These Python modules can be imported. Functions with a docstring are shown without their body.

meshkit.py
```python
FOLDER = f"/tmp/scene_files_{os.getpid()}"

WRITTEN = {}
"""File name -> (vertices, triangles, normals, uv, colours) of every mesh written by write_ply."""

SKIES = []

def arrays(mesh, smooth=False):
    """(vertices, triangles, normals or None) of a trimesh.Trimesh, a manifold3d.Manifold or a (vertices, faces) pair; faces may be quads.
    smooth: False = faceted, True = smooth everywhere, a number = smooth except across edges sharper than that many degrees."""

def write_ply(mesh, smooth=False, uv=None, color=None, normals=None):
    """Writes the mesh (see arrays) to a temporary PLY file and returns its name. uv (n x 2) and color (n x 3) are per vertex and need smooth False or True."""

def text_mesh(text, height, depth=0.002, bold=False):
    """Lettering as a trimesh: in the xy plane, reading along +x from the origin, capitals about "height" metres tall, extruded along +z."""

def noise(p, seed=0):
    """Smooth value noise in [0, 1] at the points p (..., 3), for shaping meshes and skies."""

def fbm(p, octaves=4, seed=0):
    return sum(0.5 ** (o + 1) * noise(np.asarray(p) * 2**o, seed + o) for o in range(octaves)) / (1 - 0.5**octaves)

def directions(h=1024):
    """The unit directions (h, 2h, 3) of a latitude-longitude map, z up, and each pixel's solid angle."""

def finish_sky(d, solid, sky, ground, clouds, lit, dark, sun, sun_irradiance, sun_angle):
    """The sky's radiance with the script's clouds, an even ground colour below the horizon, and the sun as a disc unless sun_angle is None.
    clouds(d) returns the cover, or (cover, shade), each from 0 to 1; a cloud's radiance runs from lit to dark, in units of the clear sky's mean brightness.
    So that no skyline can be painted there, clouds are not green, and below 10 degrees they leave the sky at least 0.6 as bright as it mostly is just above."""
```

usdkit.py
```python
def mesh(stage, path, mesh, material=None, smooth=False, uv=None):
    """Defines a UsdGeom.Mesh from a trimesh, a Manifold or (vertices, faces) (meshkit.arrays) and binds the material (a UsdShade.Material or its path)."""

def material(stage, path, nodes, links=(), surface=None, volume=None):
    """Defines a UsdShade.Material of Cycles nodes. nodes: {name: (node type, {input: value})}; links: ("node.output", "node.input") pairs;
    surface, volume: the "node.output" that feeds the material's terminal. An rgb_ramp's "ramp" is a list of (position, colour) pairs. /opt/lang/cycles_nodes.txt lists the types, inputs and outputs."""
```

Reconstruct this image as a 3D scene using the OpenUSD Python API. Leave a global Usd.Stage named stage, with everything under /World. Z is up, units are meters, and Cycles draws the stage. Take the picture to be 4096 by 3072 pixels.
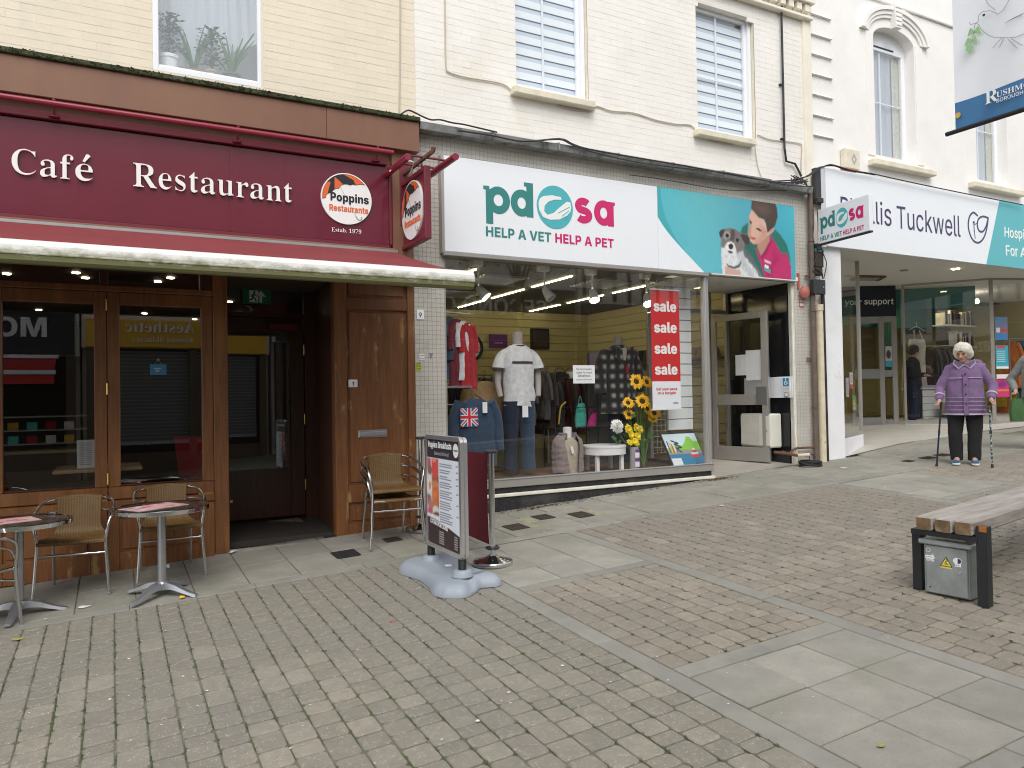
import math, random
import numpy as np, trimesh, glob
import shapely
from shapely import affinity, geometry as sg
from shapely.ops import unary_union
import usdkit, meshkit
from pxr import Usd, UsdGeom, UsdLux, UsdShade, Gf, Sdf, Vt

stage = Usd.Stage.CreateInMemory()
UsdGeom.SetStageUpAxis(stage, UsdGeom.Tokens.z)
UsdGeom.SetStageMetersPerUnit(stage, 1.0)
W = UsdGeom.Xform.Define(stage, '/World')
stage.SetDefaultPrim(W.GetPrim())
UsdGeom.Scope.Define(stage, '/World/Looks')

# ---------------------------------------------------------------- camera, sky, sun, exposure
EXPOSURE = 0.32
SKY_STRENGTH = 0.15
SUN_ELEV, SUN_AZ = math.radians(52), math.radians(200)     # azimuth from +y towards +x
SUN_INTENSITY, SUN_ANGLE = 0.4, 40.0

cam = UsdGeom.Camera.Define(stage, '/World/camera')
_yaw, _pitch, _roll = (math.radians(a) for a in (28.128, 0.955, 0.996))
_f = np.array([math.sin(_yaw) * math.cos(_pitch), math.cos(_yaw) * math.cos(_pitch), math.sin(_pitch)])
_r = np.array([math.cos(_yaw), -math.sin(_yaw), 0.0])
_d = np.cross(_f, _r)
_r, _d = math.cos(_roll) * _r + math.sin(_roll) * _d, -math.sin(_roll) * _r + math.cos(_roll) * _d
cam.AddTransformOp().Set(Gf.Matrix4d(*_r, 0, *(-_d), 0, *(-_f), 0, 0, 0, 1.72, 1))
cam.CreateHorizontalApertureAttr(36.0)
cam.CreateVerticalApertureAttr(27.0)
cam.CreateFocalLengthAttr(26.265)
cam.CreateClippingRangeAttr(Gf.Vec2f(0.05, 500))
cam.CreateExposureAttr(EXPOSURE)

_sky = usdkit.material(stage, '/World/Looks/sky_material', {
    'sky': ('sky_texture', {'sky_type': 'single_scattering', 'sun_disc': False, 'sun_elevation': SUN_ELEV, 'sun_rotation': SUN_AZ}),
    'sat': ('hsv', {'hue': 0.5, 'saturation': 0.22, 'value': 1.25, 'fac': 1.0}),
    'tc': ('texture_coordinate', {}),
    'n': ('noise_texture', {'scale': 2.2, 'detail': 5, 'roughness': 0.55}),
    'ramp': ('rgb_ramp', {'ramp': [(0.3, (0.86, 0.87, 0.89)), (0.7, (1.18, 1.17, 1.15))]}),
    'mul': ('mix_color', {'blend_type': 'multiply', 'fac': 1.0}),
    'bg': ('background_shader', {'strength': SKY_STRENGTH})},
    [('sky.color', 'sat.color'), ('tc.generated', 'n.vector'), ('n.fac', 'ramp.fac'), ('sat.color', 'mul.a'), ('ramp.color', 'mul.b'), ('mul.result', 'bg.color')],
    surface='bg.background')
dome = UsdLux.DomeLight.Define(stage, '/World/sky')
UsdShade.MaterialBindingAPI.Apply(dome.GetPrim()).Bind(_sky)
dome.GetPrim().SetCustomDataByKey('kind', 'structure')
sun = UsdLux.DistantLight.Define(stage, '/World/sun')
sun.CreateNormalizeAttr(True); sun.CreateIntensityAttr(SUN_INTENSITY); sun.CreateAngleAttr(SUN_ANGLE)
sun.CreateColorAttr(Gf.Vec3f(1.0, 0.97, 0.92))
_s = np.array([math.sin(SUN_AZ) * math.cos(SUN_ELEV), math.cos(SUN_AZ) * math.cos(SUN_ELEV), math.sin(SUN_ELEV)])
_x = np.cross([0, 0, 1.0], _s); _x /= np.linalg.norm(_x); _y = np.cross(_s, _x)
sun.AddTransformOp().Set(Gf.Matrix4d(*_x, 0, *_y, 0, *_s, 0, *(_s * 50), 1))

# ---------------------------------------------------------------- helpers
rng = random.Random(7)
nrng = np.random.default_rng(7)

def gz(x, y):                       # the street rises to the right and towards the shops
    return 0.05 * x + 0.03 * y

_used = {}
def numbered(parent, name):
    k = (parent, name)
    n = _used.get(k, 0); _used[k] = n + 1
    return name if n == 0 else f'{name}_{n:03d}'

def tagp(p, label=None, cat=None, group=None, kind=None):
    for k, v in (('label', label), ('category', cat), ('group', group), ('kind', kind)):
        if v: p.SetCustomDataByKey(k, v)

def thing(name, label=None, cat=None, loc=(0, 0, 0), rz=0.0, group=None, kind=None):
    path = '/World/' + numbered('/World', name)
    x = UsdGeom.Xform.Define(stage, path)
    x.AddTranslateOp().Set(Gf.Vec3d(*map(float, loc))); x.AddRotateXYZOp().Set(Gf.Vec3f(0, 0, math.degrees(rz)))
    tagp(x.GetPrim(), label, cat, group, kind)
    return path

def dup(src, loc, rz, label, tilt=0.0):
    name = src.split('/')[-1]
    path = '/World/' + numbered('/World', name)
    x = UsdGeom.Xform.Define(stage, path)
    x.GetPrim().GetReferences().AddInternalReference(src); x.GetPrim().SetInstanceable(True)
    x.ClearXformOpOrder()
    x.AddTranslateOp().Set(Gf.Vec3d(*map(float, loc))); x.AddRotateXYZOp().Set(Gf.Vec3f(0, 0, math.degrees(rz)))
    was = stage.GetPrimAtPath(src).GetCustomData()
    tagp(x.GetPrim(), label, was.get('category'), was.get('group'))
    return path

def obj(parent, name, mesh, m, label=None, smooth=False, kind=None, cat=None, group=None, loc=None, rz=0.0):
    """one Mesh prim; parent None = top level"""
    parent = parent or '/World'
    path = parent + '/' + numbered(parent, name)
    if isinstance(mesh, MB): mesh = mesh.mesh()
    g = usdkit.mesh(stage, path, mesh, MATS[m], smooth=smooth)
    if loc is not None:
        g.AddTranslateOp().Set(Gf.Vec3d(*map(float, loc)))
        if rz: g.AddRotateXYZOp().Set(Gf.Vec3f(0, 0, math.degrees(rz)))
    tagp(g.GetPrim(), label, cat, group, kind)
    return path

def _ctopo():
    s = []
    for sx in (-1, 1):
        for sy in (-1, 1):
            for sz in (-1, 1):
                for a in range(3):
                    p = np.array([sx, sy, sz], float) * 1.0; q = np.array([sx, sy, sz], float) * 0.7; q[a] = p[a]; s.append((sx, sy, sz, a, q))
    pts = np.array([t[4] for t in s])
    h = trimesh.Trimesh(pts, process=False).convex_hull if False else trimesh.convex.convex_hull(pts)
    from scipy.spatial import cKDTree
    idx = cKDTree(pts).query(h.vertices)[1]
    return [(t[0], t[1], t[2], t[3]) for t in s], idx[h.faces]
_CT, _CF = _ctopo()
_CS = np.array([c[:3] for c in _CT], float); _CA = np.array([c[3] for c in _CT])

class MB:
    def __init__(self): self.v, self.f, self.n = [], [], 0
    def add(self, v, f):
        v = np.asarray(v, float); f = np.asarray(f, int)
        if f.ndim == 2 and f.shape[1] == 4: f = np.vstack([f[:, [0, 1, 2]], f[:, [0, 2, 3]]])
        self.v.append(v); self.f.append(f + self.n); self.n += len(v); return self
    def tm(self, t): return self.add(t.vertices, t.faces)
    def box(self, x0, x1, y0, y1, z0, z1, c=0.0):
        c0 = np.array([(x0 + x1) / 2, (y0 + y1) / 2, (z0 + z1) / 2]); h = np.abs(np.array([x1 - x0, y1 - y0, z1 - z0])) / 2
        c = min(c, h.min() * 0.9) if c else min(0.0015, h.min() * 0.3)
        hh = np.tile(h - c, (24, 1)); hh[np.arange(24), _CA] = h[_CA]
        return self.add(c0 + _CS * hh, _CF)
    def obox(self, o, u, v, w, c=0.0):
        """box with corner o and edge vectors u, v, w"""
        o, u, v, w = (np.asarray(a, float) for a in (o, u, v, w))
        L = np.array([np.linalg.norm(u), np.linalg.norm(v), np.linalg.norm(w)]); h = L / 2
        c = min(c, h.min() * 0.9) if c else min(0.0015, h.min() * 0.3)
        hh = np.tile(h - c, (24, 1)); hh[np.arange(24), _CA] = h[_CA]
        q = _CS * hh
        f = _CF if np.dot(np.cross(u, v), w) > 0 else _CF[:, ::-1]
        return self.add(o + (u + v + w) / 2 + q[:, :1] * (u / L[0]) + q[:, 1:2] * (v / L[1]) + q[:, 2:] * (w / L[2]), f)
    def quad(self, a, b, c, d): return self.add([a, b, c, d], [[0, 1, 2], [0, 2, 3]])
    def tube(self, pts, r, sides=10, caps=True):
        p = np.asarray(pts, float); n = len(p); r = np.broadcast_to(np.asarray(r, float), (n,))
        t = np.gradient(p, axis=0); t /= np.linalg.norm(t, axis=1, keepdims=True) + 1e-12
        a = np.cross(t[0], [0, 0, 1.0] if abs(t[0][2]) < 0.9 else [1.0, 0, 0]); a /= np.linalg.norm(a)
        A = []
        for k in range(n):
            a = a - t[k] * np.dot(a, t[k]); a /= np.linalg.norm(a) + 1e-12; A.append(a)
        A = np.array(A); B = np.cross(t, A); an = np.arange(sides) * 2 * np.pi / sides
        v = p[:, None] + r[:, None, None] * (np.cos(an)[None, :, None] * A[:, None] + np.sin(an)[None, :, None] * B[:, None])
        i, j = np.meshgrid(np.arange(n - 1), np.arange(sides), indexing='ij')
        q = np.stack([i * sides + j, i * sides + (j + 1) % sides, (i + 1) * sides + (j + 1) % sides, (i + 1) * sides + j], -1).reshape(-1, 4)
        f = np.vstack([q[:, [0, 1, 2]], q[:, [0, 2, 3]]])
        v = v.reshape(-1, 3)
        if caps:
            m = len(v); v = np.vstack([v, p[:1], p[-1:]])
            j = np.arange(sides); f = np.vstack([f, np.stack([np.full(sides, m), (j + 1) % sides, j], 1), np.stack([np.full(sides, m + 1), (n - 1) * sides + j, (n - 1) * sides + (j + 1) % sides], 1)])
        return self.add(v, f)
    def lathe(self, prof, c=(0, 0, 0), sides=32):
        """prof: (radius, z) from bottom to top"""
        pr = np.asarray(prof, float); n = len(pr); an = np.arange(sides) * 2 * np.pi / sides
        v = np.stack([pr[:, :1] * np.cos(an), pr[:, :1] * np.sin(an), np.repeat(pr[:, 1:2], sides, 1)], -1).reshape(-1, 3) + np.asarray(c, float)
        i, j = np.meshgrid(np.arange(n - 1), np.arange(sides), indexing='ij')
        q = np.stack([i * sides + j, i * sides + (j + 1) % sides, (i + 1) * sides + (j + 1) % sides, (i + 1) * sides + j], -1).reshape(-1, 4)
        return self.add(v, q)
    def loft(self, secs, sides=20, caps=True, p=2.0):
        """secs: (x, y, z, rx, ry) ellipse sections (superellipse power p)"""
        s = np.asarray(secs, float); n = len(s); an = np.arange(sides) * 2 * np.pi / sides
        cx, sy = np.cos(an), np.sin(an); e = 2.0 / p
        cx = np.sign(cx) * np.abs(cx) ** e; sy = np.sign(sy) * np.abs(sy) ** e
        v = np.stack([s[:, 0:1] + s[:, 3:4] * cx, s[:, 1:2] + s[:, 4:5] * sy, np.repeat(s[:, 2:3], sides, 1)], -1).reshape(-1, 3)
        i, j = np.meshgrid(np.arange(n - 1), np.arange(sides), indexing='ij')
        q = np.stack([i * sides + j, i * sides + (j + 1) % sides, (i + 1) * sides + (j + 1) % sides, (i + 1) * sides + j], -1).reshape(-1, 4)
        f = np.vstack([q[:, [0, 1, 2]], q[:, [0, 2, 3]]])
        if s[-1, 2] < s[0, 2]: f = f[:, ::-1]
        if caps:
            m = len(v); v = np.vstack([v, s[:1, :3], s[-1:, :3]]); j = np.arange(sides)
            a = np.stack([np.full(sides, m), (j + 1) % sides, j], 1); b = np.stack([np.full(sides, m + 1), (n - 1) * sides + j, (n - 1) * sides + (j + 1) % sides], 1)
            if s[-1, 2] < s[0, 2]: a, b = a[:, ::-1], b[:, ::-1]
            f = np.vstack([f, a, b])
        return self.add(v, f)
    def grid(self, P, thick=0.0):
        """P: (n, m, 3) surface"""
        P = np.asarray(P, float); n, m = P.shape[:2]
        i, j = np.meshgrid(np.arange(n - 1), np.arange(m - 1), indexing='ij')
        q = np.stack([i * m + j, (i + 1) * m + j, (i + 1) * m + j + 1, i * m + j + 1], -1).reshape(-1, 4)
        if not thick: return self.add(P.reshape(-1, 3), q)
        du = np.gradient(P, axis=0); dv = np.gradient(P, axis=1); nn = np.cross(du, dv); nn /= np.linalg.norm(nn, axis=2, keepdims=True) + 1e-12
        A = (P + nn * thick / 2).reshape(-1, 3); B = (P - nn * thick / 2).reshape(-1, 3); k = len(A)
        f = [q, q[:, ::-1] + k]
        ring = [(0, j) for j in range(m)] + [(i, m - 1) for i in range(1, n)] + [(n - 1, j) for j in range(m - 2, -1, -1)] + [(i, 0) for i in range(n - 2, 0, -1)]
        r = np.array([a * m + b for a, b in ring]); r2 = np.roll(r, -1)
        f.append(np.stack([r, r2, r2 + k, r + k], 1))
        return self.add(np.vstack([A, B]), np.vstack(f))
    def poly(self, pg, depth, o=(0, 0, 0), u=(1, 0, 0), v=(0, 0, 1)):
        """shapely polygon(s) in the (u, v) plane from o, extruded by depth along u x v"""
        o, u, v = (np.asarray(a, float) for a in (o, u, v)); w = np.cross(u, v)
        for g in (pg.geoms if hasattr(pg, 'geoms') else [pg]):
            if g.is_empty or g.geom_type != 'Polygon' or g.area < 1e-9: continue
            t = trimesh.creation.extrude_polygon(g, depth, engine='earcut')
            p = np.array(t.vertices)
            self.add(o + p[:, :1] * u + p[:, 1:2] * v + p[:, 2:] * w, t.faces)
        return self
    def xform(self, R=None, t=(0, 0, 0)):
        for k in range(len(self.v)):
            if R is not None: self.v[k] = self.v[k] @ np.asarray(R).T
            self.v[k] = self.v[k] + np.asarray(t, float)
        return self
    def arr(self): return np.vstack(self.v), np.vstack(self.f)
    def mesh(self):
        v, f = self.arr(); return trimesh.Trimesh(v, f, process=False)

def bx(x0, x1, y0, y1, z0, z1, c=0.0): return MB().box(x0, x1, y0, y1, z0, z1, c)
def rotz(a): return np.array([[math.cos(a), -math.sin(a), 0], [math.sin(a), math.cos(a), 0], [0, 0, 1.0]])
def ell(cx, cy, rx, ry=None, n=40): return affinity.scale(sg.Point(cx, cy).buffer(1, n // 4), rx, ry or rx, origin=(cx, cy))
def rect(a, b, c, d): return sg.box(min(a, b), min(c, d), max(a, b), max(c, d))
def spline(P, n=8):
    """Catmull-Rom through the points"""
    P = np.asarray(P, float); Q = np.vstack([2 * P[0] - P[1], P, 2 * P[-1] - P[-2]]); out = []
    for i in range(1, len(Q) - 2):
        for t in np.linspace(0, 1, n, endpoint=False):
            a, b, c, d = Q[i - 1:i + 3]
            out.append(0.5 * (2 * b + (c - a) * t + (2 * a - 5 * b + 4 * c - d) * t * t + (3 * b - a - 3 * c + d) * t ** 3))
    return np.array(out + [P[-1]])

_fonts = {}
def _font(kind, weight):
    from PIL import ImageFont
    k = (kind, weight)
    if k not in _fonts:
        d = glob.glob('/opt/blender-*/*/datafiles/fonts/')[0]
        f = ImageFont.truetype(d + ('NotoSansMath-Regular.woff2' if kind == 'serif' else 'Inter.woff2'), 168)
        if kind != 'serif':
            f.set_variation_by_axes([14, weight])
        _fonts[k] = f
    return _fonts[k]

def glyphs(s, height, weight=500, serif=False, thin=0.0, fine=0.7):
    """lettering as shapely polygons: baseline at 0, starting at x = 0, capitals about height tall"""
    from PIL import Image, ImageDraw
    if serif:
        s = ''.join(chr(0x1D400 + ord(c) - 65) if 'A' <= c <= 'Z' else chr(0x1D41A + ord(c) - 97) if 'a' <= c <= 'z' else chr(0x1D7CE + ord(c) - 48) if c.isdigit() else c for c in s)
    f = _font('serif' if serif else 'sans', weight)
    x0, y0, x1, y1 = f.getbbox(s, anchor='ls')
    im = Image.new('L', (x1 - x0 + 8, y1 - y0 + 8)); ImageDraw.Draw(im).text((4 - x0, 4 - y0), s, 255, f, anchor='ls')
    on = np.pad(np.asarray(im) > 127, ((0, 0), (1, 1))).astype(np.int8)
    rows, a = np.nonzero(np.diff(on, axis=1) == 1); b = np.nonzero(np.diff(on, axis=1) == -1)[1]
    g = unary_union([sg.box(p, -r - 1, q, -r) for p, q, r in zip(a, b, rows)]).buffer(0.9).buffer(-0.9 - thin * 1.75).simplify(fine * 1.6)
    k = height / (115.5 if serif else 122.5)
    return affinity.affine_transform(g, [k, 0, 0, k, -4 * k, (4 - y0) * k])

def fit(g, x0, x1, y0=None, y1=None):
    """scale polygons so that they span x0..x1 (and y0..y1)"""
    a, b, c, d = g.bounds; kx = (x1 - x0) / (c - a); ky = kx if y0 is None else (y1 - y0) / (d - b)
    return affinity.affine_transform(g, [kx, 0, 0, ky, x0 - a * kx, (0 if y0 is None else y0 - b * ky)])

def hand(s, height, seed=3):
    """lettering as from a marker pen: rounded, uneven"""
    r = random.Random(seed); out = []; x = 0
    for c in s:
        if c == ' ': x += height * 0.35; continue
        g = glyphs(c, height, 400).buffer(height * 0.025)
        b = g.bounds; g = affinity.rotate(g, r.uniform(-7, 7)); g = affinity.translate(g, x - b[0], r.uniform(-.05, .05) * height); out.append(g); x += (b[2] - b[0]) + height * 0.13
    return unary_union(out)

def stroke(pts, w, closed=False): return sg.LineString(pts).buffer(w / 2, cap_style='round')

def painted(parent, name, o, u, v, w, h, base, layers, n=90, rough=0.45, label=None, m='print', noise=0.0, cat=None, kind=None, group=None):
    """a flat printed picture: soft-edged coloured shapes as vertex colours on a sheet of its own. layers: (polygon in metres, colour, edge softness)"""
    nx, nz = max(2, int(n * w / max(w, h))), max(2, int(n * h / max(w, h)))
    xs, zs = np.meshgrid(np.linspace(0, w, nx), np.linspace(0, h, nz))
    c = np.empty(xs.shape + (3,)); c[:] = base
    pts = shapely.points(xs, zs)
    for pg, col, soft, *jit in layers:
        if pg.is_empty: continue
        shapely.prepare(pg)
        s = np.where(shapely.contains(pg, pts), 1, -1) * shapely.distance(pg.boundary, pts)
        if jit: s = s + (meshkit.fbm(np.stack([xs * 38, zs * 22, 0 * xs], -1), 3, 2) - .5) * jit[0]
        a = np.clip(s / max(soft, 1e-4) + 0.5, 0, 1)[..., None]
        cc = np.asarray(col(xs, zs) if callable(col) else np.broadcast_to(np.asarray(col, float), xs.shape + (3,)))
        c = c * (1 - a) + cc * a
    if noise: c = c * (1 + noise * (np.random.default_rng(5).random(xs.shape + (1,)) - 0.5) + noise * 3 * (meshkit.fbm(np.stack([xs * 14, zs * 14, 0 * xs], -1), 3, 4) - .5)[..., None])
    o, u, v = (np.asarray(q, float) for q in (o, u, v))
    P = o + xs[..., None] * u + zs[..., None] * v
    i, j = np.meshgrid(np.arange(nz - 1), np.arange(nx - 1), indexing='ij')
    q = np.stack([i * nx + j, i * nx + j + 1, (i + 1) * nx + j + 1, (i + 1) * nx + j], -1).reshape(-1, 4)
    parent = parent or '/World'
    path = parent + '/' + numbered(parent, name)
    g = usdkit.mesh(stage, path, (P.reshape(-1, 3), q), MATS[m])
    UsdGeom.PrimvarsAPI(g).CreatePrimvar('ink', Sdf.ValueTypeNames.Color3fArray, 'vertex').Set(Vt.Vec3fArray.FromNumpy(np.clip(c, 0, 1).reshape(-1, 3).astype(np.float32)))
    tagp(g.GetPrim(), label, cat, group, kind)
    return path

FX, FZ = (1, 0, 0), (0, 0, 1)        # the shop fronts face -y

# ---------------------------------------------------------------- materials
MATS = {}
def mat(name, col, rough=0.6, metal=0.0, var=0.0, scale=4.0, stretch=(1, 1, 1), bump=0.0, bscale=60.0, bstretch=None, isl=0.0, spec=0.5, coat=0.0,
        col2=None, c2=(0.45, 0.6), c2scale=3.0, c2stretch=(1, 1, 1), speck=None, sheen=0.0, extra=None, bdist=0.01, detail=4, sss=0.0):
    col = tuple(col)
    N = {'geo': ('geometry', {}), 'p': ('principled_bsdf', {'roughness': rough, 'metallic': metal, 'specular_ior_level': spec, 'coat_weight': coat, 'sheen_weight': sheen})}
    L = []
    cur = None
    N['c0'] = ('color', {'value': col}); cur = 'c0.color'
    if var:
        N['m1'] = ('mapping', {'scale': stretch}); N['n1'] = ('noise_texture', {'scale': scale, 'detail': detail, 'roughness': 0.6})
        N['r1'] = ('rgb_ramp', {'ramp': [(0.25, (1 - var,) * 3), (0.75, (1 + var,) * 3)]}); N['x1'] = ('mix_color', {'blend_type': 'multiply', 'fac': 1.0})
        L += [('geo.position', 'm1.vector'), ('m1.vector', 'n1.vector'), ('n1.fac', 'r1.fac'), (cur, 'x1.a'), ('r1.color', 'x1.b')]; cur = 'x1.result'
    if isl:
        N['oi'] = ('object_info', {}); N['ad'] = ('math', {'math_type': 'add'}); N['fr'] = ('math', {'math_type': 'fraction'})
        N['ri'] = ('rgb_ramp', {'ramp': [(0, (1 - isl, 1 - isl, 1 - isl)), (0.5, (1, 1 - isl * 0.12, 1 - isl * .2)), (1, (1 + isl, 1 + isl * .95, 1 + isl * .9))]}); N['xi'] = ('mix_color', {'blend_type': 'multiply', 'fac': 1.0})
        L += [('oi.random', 'ad.value1'), ('geo.random_per_island', 'ad.value2'), ('ad.value', 'fr.value1'), ('fr.value', 'ri.fac'), (cur, 'xi.a'), ('ri.color', 'xi.b')]; cur = 'xi.result'
    if col2 is not None:
        N['m2'] = ('mapping', {'scale': c2stretch}); N['n2'] = ('noise_texture', {'scale': c2scale, 'detail': 6, 'roughness': 0.65})
        N['r2'] = ('rgb_ramp', {'ramp': [(c2[0], (0, 0, 0)), (c2[1], (1, 1, 1))]}); N['x2'] = ('mix_color', {}); N['k2'] = ('color', {'value': tuple(col2)})
        L += [('geo.position', 'm2.vector'), ('m2.vector', 'n2.vector'), ('n2.fac', 'r2.fac'), ('r2.color', 'x2.fac'), (cur, 'x2.a'), ('k2.color', 'x2.b')]; cur = 'x2.result'
    if speck:                        # (scale, threshold, colour)
        N['v3'] = ('voronoi_texture', {'scale': speck[0], 'randomness': 1.0}); N['r3'] = ('rgb_ramp', {'ramp': [(speck[1] * 0.7, (1, 1, 1)), (speck[1], (0, 0, 0))]})
        N['n3'] = ('noise_texture', {'scale': speck[0] * 0.35, 'detail': 2}); N['q3'] = ('rgb_ramp', {'ramp': [(0.48, (0, 0, 0)), (0.62, (1, 1, 1))]})
        N['y3'] = ('mix_color', {'blend_type': 'multiply', 'fac': 1.0}); N['x3'] = ('mix_color', {}); N['k3'] = ('color', {'value': tuple(speck[2])})
        L += [('geo.position', 'v3.vector'), ('v3.distance', 'r3.fac'), ('geo.position', 'n3.vector'), ('n3.fac', 'q3.fac'), ('r3.color', 'y3.a'), ('q3.color', 'y3.b'), ('y3.result', 'x3.fac'), (cur, 'x3.a'), ('k3.color', 'x3.b')]; cur = 'x3.result'
    if extra: cur = extra(N, L, cur)
    L.append((cur, 'p.base_color'))
    if bump:
        N['mb'] = ('mapping', {'scale': bstretch or stretch}); N['nb'] = ('noise_texture', {'scale': bscale, 'detail': 4, 'roughness': 0.6}); N['bp'] = ('bump', {'strength': bump, 'distance': bdist})
        L += [('geo.position', 'mb.vector'), ('mb.vector', 'nb.vector'), ('nb.fac', 'bp.height'), ('bp.normal', 'p.normal')]
    MATS[name] = usdkit.material(stage, f'/World/Looks/{name}', N, L, surface='p.BSDF')

def glow(name, col, s):
    MATS[name] = usdkit.material(stage, f'/World/Looks/{name}', {'e': ('emission', {'color': col, 'strength': s})}, [], surface='e.emission')

def glassm(name, f0=0.06, tint=(1, 1, 1), rough=0.0):
    """a pane: see-through, with a mirror share that grows towards grazing view alike from both sides (Schlick)"""
    N = {'lw': ('layer_weight', {'blend': 0.5}), 'pw': ('math', {'math_type': 'power', 'value2': 5.0}), 'ma': ('math', {'math_type': 'multiply_add', 'value2': 1.0 - f0, 'value3': f0, 'use_clamp': True}),
         't': ('transparent_bsdf', {'color': tint}), 'g': ('glossy_bsdf', {'color': (1, 1, 1), 'roughness': rough}), 'm': ('mix_closure', {})}
    MATS[name] = usdkit.material(stage, f'/World/Looks/{name}', N, [('lw.facing', 'pw.value1'), ('pw.value', 'ma.value1'), ('ma.value', 'm.fac'), ('t.BSDF', 'm.closure1'), ('g.BSDF', 'm.closure2')], surface='m.closure')

def wave_ribs(scale, axis, amount, dark):
    """woven look: two crossing waves darken the strands"""
    def go(N, L, cur):
        N['tc'] = ('texture_coordinate', {})
        N['wa'] = ('wave_texture', {'wave_type': 'bands', 'bands_direction': 'x', 'scale': scale}); N['wb'] = ('wave_texture', {'wave_type': 'bands', 'bands_direction': 'z', 'scale': scale * 1.6, 'distortion': 1.0})
        N['wm'] = ('mix_color', {'blend_type': 'multiply', 'fac': 0.5}); N['wr'] = ('rgb_ramp', {'ramp': [(0.1, (dark,) * 3), (0.7, (1, 1, 1))]}); N['wx'] = ('mix_color', {'blend_type': 'multiply', 'fac': amount})
        L += [('tc.object', 'wa.vector'), ('tc.object', 'wb.vector'), ('wa.color', 'wm.a'), ('wb.color', 'wm.b'), ('wm.result', 'wr.fac'), (cur, 'wx.a'), ('wr.color', 'wx.b')]
        N['bq'] = ('bump', {'strength': 0.5, 'distance': 0.004}); L += [('wm.result', 'bq.height'), ('bq.normal', 'p.normal')]
        return 'wx.result'
    return go

def mould(z0, z1):
    """dirt and green mould that collects on the lower side of the awning bar"""
    def go(N, L, cur):
        N['sz'] = ('separate_xyz', {}); N['mz'] = ('map_range', {'from_min': z1, 'from_max': z0, 'to_min': 0.0, 'to_max': 1.0, 'clamp': True})
        N['mn'] = ('noise_texture', {'scale': 9.0, 'detail': 8, 'roughness': 0.7}); N['mm'] = ('mapping', {'scale': (1.0, 1.0, 2.0)})
        N['ma'] = ('math', {'math_type': 'multiply_add', 'value2': 1.0, 'value3': -0.42}); N['mb2'] = ('math', {'math_type': 'add'}); N['mr'] = ('rgb_ramp', {'ramp': [(0.36, (0, 0, 0)), (0.75, (1, 1, 1))]})
        N['mx'] = ('mix_color', {}); N['mk'] = ('color', {'value': (0.17, 0.17, 0.075)})
        L += [('geo.position', 'sz.vector'), ('sz.z', 'mz.value'), ('geo.position', 'mm.vector'), ('mm.vector', 'mn.vector'), ('mn.fac', 'ma.value1'), ('mz.result', 'mb2.value1'), ('ma.value', 'mb2.value2'), ('mb2.value', 'mr.fac'), ('mr.color', 'mx.fac'), (cur, 'mx.a'), ('mk.color', 'mx.b')]
        return 'mx.result'
    return go

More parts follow.
